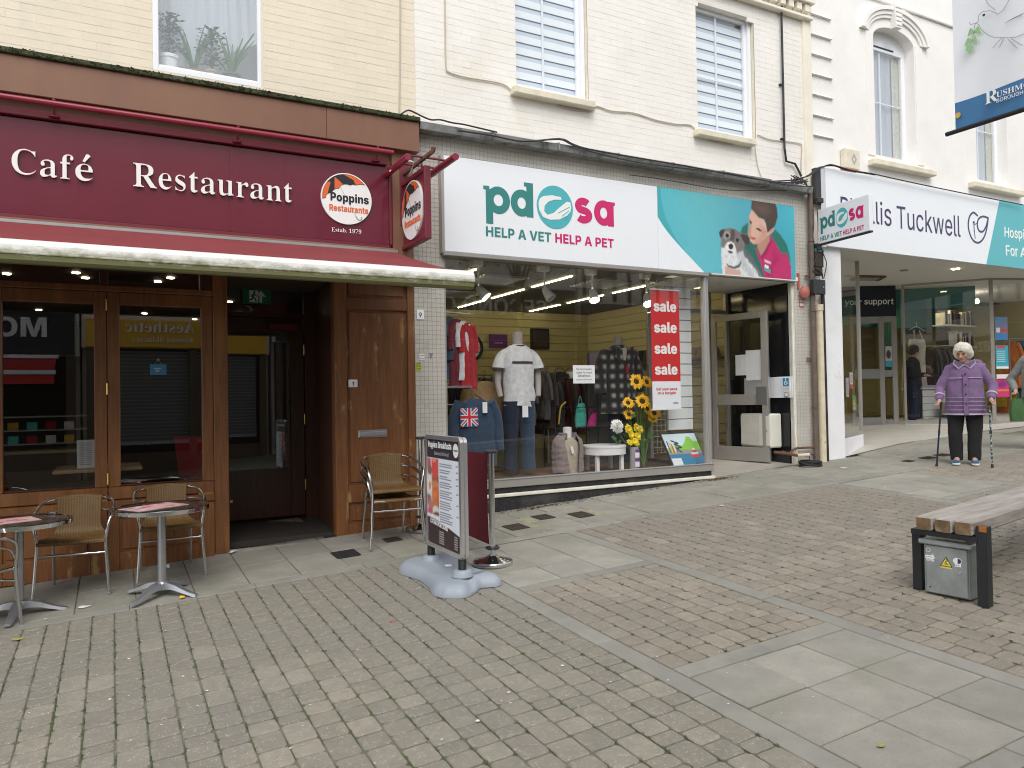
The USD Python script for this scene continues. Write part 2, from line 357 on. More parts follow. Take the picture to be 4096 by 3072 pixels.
# ground
mat('ground_dirt', (0.18, 0.172, 0.135), 0.95, var=0.3, scale=6, bump=0.5, bscale=90, col2=(0.10, 0.12, 0.06), c2=(0.46, 0.6), c2scale=5.0)
mat('paver', (0.275, 0.25, 0.203), 0.85, var=0.14, scale=14, bump=0.55, bscale=150, isl=0.14, speck=(110, 0.34, (0.56, 0.52, 0.45)), col2=(0.225, 0.21, 0.178), c2=(0.42, 0.7), c2scale=0.7)
mat('paver_pink', (0.272, 0.24, 0.195), 0.85, var=0.14, scale=14, bump=0.55, bscale=150, isl=0.13, speck=(110, 0.32, (0.54, 0.5, 0.43)), col2=(0.222, 0.198, 0.168), c2=(0.42, 0.7), c2scale=0.7)
mat('slab', (0.325, 0.31, 0.27), 0.88, var=0.13, scale=5, bump=0.5, bscale=130, isl=0.09, speck=(170, 0.36, (0.19, 0.18, 0.17)), col2=(0.235, 0.23, 0.185), c2=(0.45, 0.7), c2scale=1.3)
mat('slab_front', (0.27, 0.258, 0.22), 0.88, var=0.15, scale=5, bump=0.5, bscale=130, isl=0.09, speck=(95, 0.36, (0.36, 0.35, 0.32)), col2=(0.20, 0.205, 0.145), c2=(0.5, 0.75), c2scale=1.6)
mat('edging', (0.275, 0.265, 0.235), 0.85, var=0.1, scale=7, bump=0.3, bscale=160, isl=0.07, col2=(0.20, 0.2, 0.17), c2=(0.45, 0.7), c2scale=1.1)
mat('moss', (0.085, 0.105, 0.04), 0.95, var=0.45, scale=30)
mat('moss_dark', (0.045, 0.055, 0.02), 0.95, var=0.5, scale=12, bump=0.8, bscale=60, bdist=0.02, col2=(0.1, 0.1, 0.08), c2=(0.55, 0.65), c2scale=14)
mat('debris', (0.13, 0.07, 0.03), 0.9, isl=0.5)
mat('iron', (0.06, 0.045, 0.035), 0.7, metal=0.3, var=0.3, scale=20, bump=0.3)
mat('iron_dark', (0.018, 0.018, 0.019), 0.65, var=0.3, scale=20, bump=0.3)
mat('concrete_yellow', (0.30, 0.275, 0.185), 0.9, var=0.25, scale=12)
mat('tar', (0.02, 0.02, 0.02), 0.7)
mat('rubbish', (0.75, 0.74, 0.7), 0.7)
mat('rubbish_yellow', (0.75, 0.5, 0.02), 0.5)
mat('rubbish_red', (0.6, 0.06, 0.03), 0.5)
mat('leaf_yellow', (0.35, 0.3, 0.1), 0.8)
# walls
mat('cream_brick', (0.75, 0.665, 0.53), 0.75, var=0.06, scale=1.5, bump=0.35, bscale=45, isl=0.018, col2=(0.66, 0.60, 0.48), c2=(0.55, 0.8), c2scale=1.4)
mat('ivory_brick', (0.82, 0.785, 0.73), 0.72, var=0.05, scale=1.5, bump=0.35, bscale=45, isl=0.014, col2=(0.76, 0.70, 0.585), c2=(0.55, 0.8), c2scale=1.2)
mat('ivory_render', (0.80, 0.74, 0.62), 0.75, var=0.08, scale=2.5, bump=0.3, bscale=40, col2=(0.62, 0.52, 0.33), c2=(0.6, 0.75), c2scale=2.6)
mat('white_render', (0.83, 0.80, 0.765), 0.75, var=0.05, scale=2, bump=0.35, bscale=35, col2=(0.68, 0.655, 0.60), c2=(0.62, 0.78), c2scale=2.0)
mat('white_column', (0.80, 0.80, 0.81), 0.7, var=0.05, scale=3, bump=0.3, bscale=35, col2=(0.62, 0.60, 0.55), c2=(0.62, 0.75), c2scale=3.5)
mat('lead', (0.27, 0.272, 0.268), 0.6, metal=0.2, var=0.35, scale=6, bump=0.4, bscale=30, col2=(0.1, 0.105, 0.085), c2=(0.5, 0.68), c2scale=9)
mat('tile', (0.50, 0.475, 0.43), 0.35, var=0.08, scale=3, isl=0.06, bump=0.1, col2=(0.42, 0.40, 0.35), c2=(0.5, 0.75), c2scale=1.2)
mat('grout', (0.33, 0.31, 0.27), 0.9, var=0.2, scale=9)
mat('granite', (0.022, 0.022, 0.024), 0.22, var=0.3, scale=30, speck=(120, 0.33, (0.12, 0.12, 0.12)), col2=(0.07, 0.07, 0.065), c2=(0.5, 0.75), c2scale=2.5)
mat('black_gloss', (0.007, 0.007, 0.008), 0.12)
mat('white_strip', (0.7, 0.68, 0.6), 0.6, var=0.15, scale=8)
mat('upvc', (0.82, 0.83, 0.85), 0.3)
mat('putty', (0.72, 0.66, 0.52), 0.7, var=0.15, scale=5, bump=0.3)
mat('cable', (0.035, 0.033, 0.032), 0.6)
mat('cable_pale', (0.52, 0.45, 0.36), 0.7)
mat('pipe_brown', (0.13, 0.095, 0.075), 0.55, var=0.3, scale=7)
mat('pipe_cream', (0.66, 0.58, 0.42), 0.6, var=0.2, scale=5, col2=(0.25, 0.2, 0.13), c2=(0.6, 0.7), c2scale=5)
mat('pipe_black', (0.025, 0.024, 0.025), 0.5)
mat('steel', (0.42, 0.42, 0.42), 0.38, metal=0.9, var=0.08, scale=3)
mat('alu_frame', (0.36, 0.34, 0.315), 0.42, metal=0.35, var=0.06, scale=3)
mat('alu_bright', (0.66, 0.66, 0.66), 0.3, metal=0.9)
mat('brown_clad', (0.19, 0.086, 0.052), 0.5, var=0.1, scale=1.5, col2=(0.225, 0.11, 0.06), c2=(0.4, 0.7), c2scale=1.2, c2stretch=(1, 1, 0.25))
mat('burgundy', (0.125, 0.012, 0.028), 0.22, var=0.06, scale=2, coat=0.25)
mat('burgundy_matt', (0.14, 0.014, 0.026), 0.42, var=0.1, scale=4)
mat('red_tube', (0.22, 0.02, 0.04), 0.3)
mat('awning_fabric', (0.20, 0.028, 0.032), 0.8, var=0.14, scale=2.5, speck=(18, 0.10, (0.5, 0.45, 0.4)), bump=0.1, bscale=300)
mat('awning_bar', (0.74, 0.73, 0.69), 0.55, var=0.06, scale=4, extra=mould(2.66, 2.85))
mat('wood', (0.145, 0.056, 0.019), 0.38, var=0.35, scale=5, stretch=(9, 9, 0.6), bump=0.12, bscale=12, bstretch=(12, 12, 0.5), col2=(0.27, 0.118, 0.036), c2=(0.48, 0.75), c2scale=1.1, c2stretch=(3, 3, 0.5), coat=0.15)
mat('wood_worn', (0.175, 0.068, 0.022), 0.45, var=0.35, scale=5, stretch=(9, 9, 0.6), bump=0.15, bscale=12, bstretch=(12, 12, 0.5), col2=(0.40, 0.235, 0.09), c2=(0.60, 0.70), c2scale=3.2, c2stretch=(2.6, 2.6, 0.7))
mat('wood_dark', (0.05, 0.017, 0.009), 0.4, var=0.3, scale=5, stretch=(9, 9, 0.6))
mat('brass', (0.6, 0.42, 0.12), 0.3, metal=1.0)
mat('chrome', (0.72, 0.72, 0.72), 0.12, metal=1.0)
mat('alu_tube', (0.62, 0.62, 0.62), 0.2, metal=1.0)
mat('cast_alu', (0.42, 0.43, 0.45), 0.36, metal=0.85, var=0.08, scale=8)
mat('rattan', (0.165, 0.09, 0.024), 0.55, var=0.12, scale=20, extra=wave_ribs(16, 'x', 0.5, 0.35))
mat('table_top', (0.055, 0.038, 0.03), 0.2, metal=0.3, var=0.2, scale=6, coat=0.5)
mat('grey_plastic', (0.305, 0.34, 0.385), 0.5, var=0.04, scale=6)
mat('black_rubber', (0.014, 0.014, 0.015), 0.6)
mat('black_plastic', (0.02, 0.02, 0.022), 0.45)
mat('banner_cloth', (0.115, 0.006, 0.015), 0.8, var=0.1, scale=6)
mat('bench_wood', (0.31, 0.275, 0.245), 0.8, var=0.3, scale=4, stretch=(0.8, 12, 12), bump=0.5, bscale=8, bstretch=(0.8, 14, 14), col2=(0.46, 0.43, 0.40), c2=(0.42, 0.7), c2scale=2.2, c2stretch=(.5, 4, 4))
mat('bench_end', (0.17, 0.105, 0.05), 0.85, var=0.4, scale=16, bump=0.4, bscale=40, col2=(0.28, 0.21, 0.12), c2=(0.5, 0.65), c2scale=9)
mat('black_paint', (0.012, 0.013, 0.016), 0.4, var=0.2, scale=9)
mat('rust', (0.13, 0.065, 0.035), 0.9, var=0.4, scale=30)
mat('rust_chip', (0.36, 0.13, 0.03), 0.9, var=0.3, scale=30)
mat('galv', (0.36, 0.38, 0.385), 0.42, metal=0.7, var=0.12, scale=7, col2=(0.28, 0.30, 0.30), c2=(0.45, 0.65), c2scale=6)
# signs and print
mat('sign_white', (0.80, 0.82, 0.85), 0.35)
mat('ink_white', (0.82, 0.82, 0.8), 0.4)
mat('ink_black', (0.012, 0.012, 0.016), 0.4)
mat('ink_grey', (0.35, 0.35, 0.36), 0.5)
mat('ink_orange', (0.72, 0.13, 0.022), 0.4)
mat('ink_red', (0.56, 0.02, 0.02), 0.45)
mat('ink_teal_dark', (0.035, 0.215, 0.20), 0.4)
mat('ink_teal', (0.075, 0.42, 0.46), 0.4)
mat('ink_pink', (0.58, 0.018, 0.14), 0.4)
mat('ink_navy', (0.035, 0.025, 0.10), 0.4)
mat('ink_yellow', (0.72, 0.58, 0.10), 0.5)
mat('ink_green', (0.02, 0.16, 0.09), 0.5)
mat('ink_blue', (0.03, 0.25, 0.5), 0.5)
mat('paper', (0.76, 0.77, 0.78), 0.7)
mat('banner_blue', (0.05, 0.17, 0.35), 0.7, var=0.12, scale=9)
mat('banner_white', (0.80, 0.82, 0.86), 0.75)
MATS['print'] = usdkit.material(stage, '/World/Looks/print', {'a': ('attribute', {'attribute': 'ink'}), 'p': ('principled_bsdf', {'roughness': 0.5})}, [('a.color', 'p.base_color')], surface='p.BSDF')
# glass
glassm('glass', 0.085)
glassm('glass_cafe', 0.11, tint=(0.72, 0.72, 0.70))
glassm('glass_upper', 0.16, tint=(0.95, 0.975, 0.99))
# inside
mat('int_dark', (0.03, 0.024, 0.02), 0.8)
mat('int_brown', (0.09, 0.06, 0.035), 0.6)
mat('int_ceiling', (0.2, 0.195, 0.17), 0.9)
mat('int_cream', (0.62, 0.56, 0.33), 0.8, var=0.05, scale=2)
mat('int_floor', (0.15, 0.09, 0.05), 0.5, var=0.15, scale=5)
mat('slat_white', (0.72, 0.75, 0.74), 0.6)
mat('lobby_tile', (0.15, 0.13, 0.12), 0.45, isl=0.2, var=0.1, scale=5)
mat('lobby_black', (0.02, 0.02, 0.021), 0.25)
mat('floor_beige', (0.46, 0.43, 0.385), 0.55, var=0.08, scale=3)
mat('floor_pink', (0.38, 0.35, 0.305), 0.6, var=0.1, scale=3, isl=0.05)
mat('soffit_white', (0.74, 0.73, 0.69), 0.8)
mat('teal_wall', (0.03, 0.16, 0.145), 0.7)
mat('navy_board', (0.012, 0.014, 0.028), 0.6)
glow('lamp_warm', (1.0, 0.78, 0.45), 14.0)
glow('lamp_spot', (1.0, 0.9, 0.72), 18.0)
glow('lamp_tube', (1.0, 0.86, 0.46), 18.0)
glow('lamp_down', (1.0, 0.86, 0.55), 9.0)
# cloth and things
for n_, c_ in dict(cloth_white=(0.62, 0.63, 0.64), cloth_denim=(0.026, 0.052, 0.095), cloth_denim_dark=(0.011, 0.02, 0.042), cloth_tan=(0.36, 0.24, 0.12), cloth_red=(0.36, 0.012, 0.02), cloth_wine=(0.13, 0.01, 0.02),
                   cloth_taupe=(0.24, 0.19, 0.185), cloth_beige=(0.42, 0.37, 0.28), cloth_teal=(0.08, 0.48, 0.40), cloth_pink=(0.6, 0.03, 0.25), cloth_black=(0.012, 0.012, 0.014), cloth_grey=(0.12, 0.12, 0.12),
                   cloth_brown=(0.06, 0.04, 0.03), cloth_green=(0.05, 0.13, 0.04), cloth_orange=(0.5, 0.14, 0.02), cloth_purple=(0.182, 0.110, 0.222), cloth_lilac=(0.46, 0.40, 0.49), cloth_blue=(0.02, 0.10, 0.22), cloth_ivory=(0.6, 0.58, 0.5), cloth_yellow=(0.55, 0.35, 0.03), puffer=(0.22, 0.225, 0.21)).items():
    mat(n_, c_, 0.9, var=0.18, scale=18, bump=0.35, bscale=22, bdist=0.02, sheen=0.0 if max(c_) < .05 else 0.12)
mat('skin', (0.50, 0.29, 0.21), 0.55, var=0.08, scale=30)
mat('hair_white', (0.66, 0.63, 0.53), 0.6, var=0.2, scale=40, stretch=(3, 3, 0.6), bump=0.6, bscale=90, bstretch=(2, 2, 0.4))
mat('dummy_grey', (0.40, 0.37, 0.35), 0.35)
mat('dummy_white', (0.75, 0.75, 0.74), 0.4)
mat('white_paint', (0.76, 0.77, 0.77), 0.4)
mat('petal_yellow', (0.78, 0.45, 0.01), 0.6, isl=0.2)
mat('petal_bright', (0.80, 0.62, 0.02), 0.6, isl=0.15)
mat('petal_white', (0.80, 0.80, 0.76), 0.6)
mat('flower_eye', (0.05, 0.02, 0.008), 0.9, var=0.3, scale=60)
mat('stem_green', (0.05, 0.13, 0.025), 0.6, isl=0.2)
mat('terracotta', (0.38, 0.14, 0.07), 0.8)
mat('cardboard', (0.42, 0.31, 0.18), 0.85)
mat('box_blue', (0.03, 0.25, 0.55), 0.5)
mat('gilt', (0.42, 0.30, 0.10), 0.4)
mat('alarm_red', (0.42, 0.13, 0.10), 0.6, var=0.3, scale=25)
mat('meter_box', (0.70, 0.69, 0.62), 0.5, var=0.06, scale=6)
mat('plastic_purple', (0.16, 0.03, 0.28), 0.5)
mat('leaf', (0.055, 0.10, 0.025), 0.7, isl=0.3)
mat('leaf_print', (0.30, 0.52, 0.25), 0.6)
mat('fascia_yellow', (0.75, 0.42, 0.02), 0.5)

# ---------------------------------------------------------------- the street
def sheet(x0, x1, y0, y1, dz): return MB().quad(*[(x, y, gz(x, y) + dz) for x, y in ((x0, y0), (x1, y0), (x1, y1), (x0, y1))])
g = MB()
_xs = np.array([-70, -20, -6, -2, 2, 6, 10, 16, 40, 80.0]); _ys = np.array([-40, -12, -6, 0, 3, 5, 7.585])
g.grid(np.array([[(x, y, gz(x, y) - 0.0075) for x in _xs] for y in _ys]))
v_, f_ = g.arr(); obj(None, 'ground', (v_, f_[:, ::-1]), 'ground_dirt', kind='structure')

def stone(x0, x1, y0, y1, dz=0.0, c=0.006, depth=0.03, cut=0.0, tilt=0.0, cy=None):
    """a paving stone: eight-sided outline, chamfered upper edge, following the slope of the street"""
    cc = cut or min(x1 - x0, y1 - y0) * 0.09
    ring = [(x0 + cc, y0), (x1 - cc, y0), (x1, y0 + cc), (x1, y1 - cc), (x1 - cc, y1), (x0 + cc, y1), (x0, y1 - cc), (x0, y0 + cc)]
    mx, my = (x0 + x1) / 2, (y0 + y1) / 2
    tx, ty = rng.uniform(-tilt, tilt), rng.uniform(-tilt, tilt)
    V = []
    cy = c if cy is None else cy
    for k, (dd, ins, iny) in enumerate(((-depth, 0, 0), (-c * 0.9, 0, 0), (0, c, cy))):
        for (x, y) in ring:
            x = x - math.copysign(ins, x - mx) ; y = y - math.copysign(iny, y - my)
            V.append((x, y, gz(x, y) + dz + dd + (x - mx) * tx + (y - my) * ty))
    F = []
    for k in range(2):
        for j in range(8): a, b = k * 8 + j, k * 8 + (j + 1) % 8; F.append((a, b, b + 8, a + 8))
    F = [t for q in F for t in ((q[0], q[1], q[2]), (q[0], q[2], q[3]))] + [(16, 16 + j, 17 + j) for j in range(1, 7)]
    return np.array(V), np.array(F)

def lay(parent, name, pieces, m, limit=300, size=None, rest='remaining', alt=None):
    """pieces: (vertices, faces, weight, material): the heaviest become prims of their own, the others one part"""
    order = sorted(range(len(pieces)), key=lambda i: -pieces[i][2])
    for i in order[:limit]:
        obj(parent, name, pieces[i][:2], pieces[i][3] if len(pieces[i]) > 3 else m)
    left = order[limit:]
    if left:
        mb = MB()
        for i in left: mb.add(*pieces[i][:2])
        obj(parent, rest, mb, m, kind='stuff')

def seen(x, y):
    """size in the view: piece weight falls with distance; far outside the view it is nothing"""
    d = x * 0.4715 + y * 0.882; s = x * 0.882 - y * 0.4715
    if d < 1.2 or abs(s) > d * 0.72 + 0.35: return 0.0
    z = gz(x, y) - 1.72
    if z < -d * 0.56 - 0.25: return 0.0
    return 1.0 / d ** 2

tufts = []
def setts(parent, x0, x1, y0, y1, m, w=0.14, seed=1):
    r = random.Random(seed); P = []; n = max(1, round((x1 - x0) / w)); w = (x1 - x0) / n
    for i in range(n):
        xa, xb = x0 + i * w, x0 + (i + 1) * w; y = y1 - r.choice((0, 0.05, 0.09))
        first = True; y_end = y1
        while y_end > y0 + 0.03:
            L = r.choice((0.105, 0.14, 0.14, 0.175, 0.21)) if not first else r.choice((0.08, 0.12, 0.16)); first = False
            ya = max(y0, y_end - L); yb = y_end
            if ya - y0 < 0.04: ya = y0
            k = seen((xa + xb) / 2, (ya + yb) / 2)
            if k > 0:
                gj = 0.0028 + r.random() * 0.0012
                v, f = stone(xa + gj + r.uniform(-.001, .002), xb - gj + r.uniform(-.002, .001), ya + 0.0038, yb - 0.0038, r.uniform(-0.0012, 0.0012), c=0.0045, cy=0.0075, cut=0.011 + r.random() * 0.007, tilt=0.006)
                P.append((v, f, k * (yb - ya), m))
                if k > 0.014:
                    for q in range(2):
                        if r.random() < 0.34: tufts.append((xb + r.uniform(-.003, .003), r.uniform(ya, yb), k))
                    if r.random() < 0.3: tufts.append((xb, ya, k * 3))
            y_end = ya
    lay(parent, 'sett', P, m, rest='remaining_setts')

left = thing('brick_paving', kind='structure')
setts(left, -2.1, 2.52, 1.8, 6.245, 'paver', seed=1)
mid = thing('brick_paving', kind='structure')
setts(mid, 2.665, 3.885, 3.205, 4.85, 'paver_pink', seed=2)
setts(mid, 2.665, 3.885, 1.2, 1.70, 'paver_pink', seed=4)
right = thing('brick_paving', kind='structure')
setts(right, 4.025, 7.715, 1.6, 6.245, 'paver_pink', seed=3)
far = thing('brick_paving', kind='structure')
setts(far, 7.86, 9.09, 3.2, 4.85, 'paver_pink', seed=5)
setts(far, 9.22, 13.6, 4.2, 6.245, 'paver_pink', seed=6)

def slabs(parent, x0, x1, y0, y1, nx, ny, m, gap=0.004, skip=None):
    P = []; wx, wy = (x1 - x0) / nx, (y1 - y0) / ny
    for i in range(nx):
        for j in range(ny):
            k = seen(x0 + (i + .5) * wx, y0 + (j + .5) * wy)
            if k <= 0 or (skip and skip(x0 + (i + .5) * wx, y0 + (j + .5) * wy)): continue
            v, f = stone(x0 + i * wx + gap, x0 + (i + 1) * wx - gap, y0 + j * wy + gap, y0 + (j + 1) * wy - gap, rng.uniform(-.003, .003), c=0.004, cut=0.006, tilt=0.004)
            P.append((v, f, k, m))
    lay(parent, 'paving_slab', P, m, rest='remaining_slabs')

block = thing('slab_paving', kind='structure')
slabs(block, 2.665, 3.885, 4.975, 6.215, 3, 3, 'slab')
slabs(block, 2.665, 3.885, 1.83, 3.06, 3, 3, 'slab')
slabs(block, 7.86, 9.09, 4.975, 6.215, 3, 3, 'slab')
# the drain covers sit in openings of the front strip
drains = [('iron', (3.615, 6.739), .20, .24), ('iron', (4.073, 6.96), .19, .22), ('iron', (4.45, 6.798), .19, .25),
          ('iron_dark', (1.873, 6.8), .22, .25), ('iron', (2.409, 7.052), .16, .16),
          ('iron', (9.968, 6.738), .13, .12), ('iron', (10.419, 6.732), .23, .16), ('iron', (10.804, 6.752), .22, .18)]
strip = thing('slab_paving', kind='structure')
slabs(strip, -1.905, 2.615, 6.385, 7.57, 11, 2, 'slab_front')
slabs(strip, 2.615, 13.685, 6.385, 7.57, 27, 3, 'slab_front')
slabs(strip, 9.73, 15.6, 7.575, 8.0, 14, 1, 'slab_front', skip=lambda x, y: x < 10.2 or y > 7.58 + (x - 9.7) * 0.12 + .3)

edge = thing('paving_edging', kind='structure')
def kerbs(x0, x1, y0, y1, L):
    P = []; along_x = (x1 - x0) > (y1 - y0); n = max(1, round(((x1 - x0) if along_x else (y1 - y0)) / L))
    for i in range(n):
        if along_x: a, b, c, d = x0 + (x1 - x0) * i / n + .002, x0 + (x1 - x0) * (i + 1) / n - .002, y0, y1
        else: a, b, c, d = x0, x1, y0 + (y1 - y0) * i / n + .002, y0 + (y1 - y0) * (i + 1) / n - .002
        k = seen((a + b) / 2, (c + d) / 2)
        if k > 0: P.append((*stone(a, b, c, d, rng.uniform(-.002, .002), c=0.004, cut=0.005, tilt=0.002), k, 'edging'))
    lay(edge, 'edging_stone', P, 'edging')
kerbs(-2.6, 14.5, 6.252, 6.378, 0.915)
kerbs(2.527, 2.658, 1.2, 6.245, 0.915); kerbs(3.892, 4.018, 1.2, 6.245, 0.915)
kerbs(2.665, 3.885, 4.857, 4.968, 0.61); kerbs(2.665, 3.885, 3.067, 3.198, 0.61); kerbs(2.665, 3.885, 1.705, 1.823, 0.61)
kerbs(7.722, 7.853, 3.2, 6.245, 0.915); kerbs(9.096, 9.214, 3.2, 6.245, 0.915); kerbs(7.86, 9.09, 4.857, 4.968, 0.61)

# moss and small weeds in the joints
mb = MB(); r = random.Random(11)
for x, y, k in tufts:
    L = r.uniform(.03, .14); zz = -.0035; w0 = .0022
    P = [(x + sx * (w0 + r.uniform(0, .0028)), y + (i / 4 - .5) * L, gz(x, y + (i / 4 - .5) * L) + zz + (.0015 if sx == 0 else 0)) for i in range(5) for sx in (-1, 0, 1)]
    mb.add(P, [[i * 3 + j, i * 3 + j + 1, i * 3 + j + 4, i * 3 + j + 3] for i in range(4) for j in range(2)])
    for q in range(r.randint(0, 4) if k > 0.03 else 1):
        a = r.uniform(0, 6.28); s = r.uniform(.003, .008) * (1.35 if r.random() < .1 else 1); px, py = x + r.gauss(0, .0035), y + r.gauss(0, .014); z = gz(px, py) - .004
        ca, sa = math.cos(a) * s, math.sin(a) * s; h = r.uniform(.005, .011)
        mb.add([(px - sa * .6, py + ca * .6, z), (px + sa * .6, py - ca * .6, z), (px + ca, py + sa, z + h * .9), (px, py, z + h)], [[0, 1, 2], [0, 2, 3]])
obj(None, 'joint_moss', mb, 'moss', label='green moss and tiny weeds growing in the joints of the brick paving', cat='moss', kind='stuff')

where = ['left of the sunken trio by the plinth', '', '']
dl = ['square iron drain cover nearest the barrier post with the round foot', 'square iron drain cover with yellowish concrete on its left, middle one below the shop plinth', 'square iron drain cover farthest right of the three below the shop plinth',
      'black patched drain cover on the slabs before the cafe doorway', 'small iron cover under the stacked wicker chairs', 'smallest drain cover left of the walking woman', 'drain cover between the smallest cover and the one behind the woman', 'drain cover close behind the right foot of the walking woman']
for (m_, (x, y), sx, sy), lb in zip(drains, dl):
    t = thing('drain_cover', lb, 'drain cover', (x, y, gz(x, y)), group='drain covers in the pavement')
    fr = MB(); e = .018
    for (a, b, c, d) in ((-sx / 2, sx / 2, -sy / 2, -sy / 2 + e), (-sx / 2, sx / 2, sy / 2 - e, sy / 2), (-sx / 2, -sx / 2 + e, -sy / 2 + e, sy / 2 - e), (sx / 2 - e, sx / 2, -sy / 2 + e, sy / 2 - e)):
        fr.obox((a, c, .004 + .05 * a + .03 * c), (b - a, 0, .05 * (b - a)), (0, d - c, .03 * (d - c)), (0, 0, .006))
    obj(t, 'frame', fr, m_)
    pl = MB().obox((-sx / 2 + e, -sy / 2 + e, .002 - .05 * (sx / 2 - e) - .03 * (sy / 2 - e)), (sx - 2 * e, 0, .05 * (sx - 2 * e)), (0, sy - 2 * e, .03 * (sy - 2 * e)), (0, 0, .005))
    n = 5
    for i in range(n):
        for j in range(n):
            x_, y_ = -sx / 2 + e + (i + .5) * (sx - 2 * e) / n, -sy / 2 + e + (j + .5) * (sy - 2 * e) / n; q = (sx - 2 * e) / n * .28
            pl.box(x_ - q, x_ + q, y_ - q, y_ + q, .006 + .05 * x_ + .03 * y_, .0095 + .05 * x_ + .03 * y_)
    obj(t, 'plate', pl, m_)
for (x0, x1, y0, y1) in ((3.80, 3.95, 6.83, 7.06), (4.585, 4.70, 6.68, 6.95), (3.74, 3.84, 6.60, 6.83)):
    obj(strip, 'mortar_patch', MB().add(*stone(x0, x1, y0, y1, .0035, depth=.01, cut=.02)), 'concrete_yellow')
# scraps lying about
def scrap(name, x, y, s, m_, label, cat, h=.012, seed=0, group=None):
    r = random.Random(seed); n = 7; P = []
    for i in range(n):
        a = i * 6.283 / n; q = s * r.uniform(.6, 1.1); P.append((x + q * math.cos(a) * 1.3, y + q * math.sin(a), gz(x, y) + .006 + r.uniform(0, h)))
    P.append((x, y, gz(x, y) + .008 + h * .8)); top = np.array(P); bot = top - [0, 0, .003]
    F = [(n, i, (i + 1) % n) for i in range(n)]; F += [(a + n + 1, c + n + 1, b + n + 1) for a, b, c in F]
    F += [t for i in range(n) for t in ((i, i + n + 1, (i + 1) % n), ((i + 1) % n, i + n + 1, (i + 1) % n + n + 1))]
    obj(None, name, (np.vstack([top, bot]), np.array(F)), m_, label=label, cat=cat, group=group)
for k_, (nm, p, s, m_, lb, ct, h) in enumerate([
    ('paper_scrap', (0.987, 7.522), .032, 'rubbish', 'crumpled white paper at the left foot of the cafe doorway', 'litter', .03),
    ('paper_scrap', (0.407, 7.372), .032, 'rubbish', 'crumpled white paper behind the column of the nearer round table', 'litter', .03),
    ('paper_scrap', (-0.204, 6.528), .035, 'rubbish', 'flat white paper lying on slabs between the two round tables', 'litter', .004),
    ('sweet_wrapper', (0.458, 6.289), .022, 'rubbish_yellow', 'small yellow wrapper at the foot of the nearer round table', 'litter', .02),
    ('dead_leaf', (-0.564, 6.0), .035, 'leaf_yellow', 'yellowish leaf lying on the setts below the left table', 'leaf', .006),
    ('red_scrap', (1.629, 4.817), .011, 'rubbish_red', 'tiny red scrap on the setts left of the sign foot', 'litter', .006),
    ('paper_scrap', (5.867, 6.167), .026, 'rubbish', 'white scrap at the edge of the brick paving before the shop corner', 'litter', .008),
    ('paper_scrap', (8.869, 6.951), .055, 'rubbish', 'pale square scrap on the slabs right of the black hose coil', 'litter', .003),
    ('orange_leaf', (2.868, 2.094), .018, 'leaf_yellow', 'small orange leaf on a big slab at the lower right', 'leaf', .004)]):
    scrap(nm, *p, s, m_, lb, ct, h, seed=k_)
mb = MB(); r = random.Random(5)      # gum spots, chips and crumbs strewn over the street
for _ in range(420):
    x, y = r.uniform(-1.5, 9), r.uniform(2.4, 7.5)
    if seen(x, y) <= 0: continue
    s = r.uniform(.003, .008) * (2 if r.random() < .08 else 1); z = gz(x, y) + .0035
    mb.add([(x + s * math.cos(a) * r.uniform(.6, 1.2), y + s * math.sin(a) * r.uniform(.6, 1.2), z) for a in (0, 1.2, 2.4, 3.6, 4.8)], [[0, 1, 2], [0, 2, 3], [0, 3, 4]])
obj(None, 'crumbs', mb, 'rubbish', label='white crumbs and specks strewn over the paving', cat='crumbs', kind='stuff')
mb = MB()
for _ in range(420):                 # dead leaves and grit along the plinth
    t = abs(r.gauss(0, .5)); x = r.choice((r.uniform(3.4, 7.2), r.gauss(4.35, .25), r.gauss(7.1, .15))); y = 7.5 - abs(r.gauss(0, .05)) - (0.03 if r.random() < .3 else 0); s = r.uniform(.006, .022); a = r.uniform(0, 6.28); z = gz(x, y) + .006
    ca, sa = s * math.cos(a), s * math.sin(a)
    mb.add([(x - ca, y - sa, z), (x + sa * .5, y - ca * .5, z + r.uniform(.002, .014)), (x + ca, y + sa, z + r.uniform(0, .012)), (x - sa * .5, y + ca * .5, z + .002)], [[0, 1, 2], [0, 2, 3]])
obj(None, 'leaf_litter', mb, 'debris', label='brown leaf litter and grit along the foot of the shop plinth', cat='leaf litter', kind='stuff')

# ---------------------------------------------------------------- shared building helpers
def inview(x, y, z, pad=0.06):
    p = np.array([x, y, z - 1.72]); c = p @ _f
    if c < 0.3: return False
    return abs(p @ _r) < c * (0.6853 + pad) and abs(p @ _d) < c * (0.514 + pad)

def wall_poly(x0, x1, z0, z1, holes=()):
    return rect(x0, x1, z0, z1).difference(unary_union([h if hasattr(h, 'area') else rect(*h) for h in holes]) if holes else sg.Polygon())

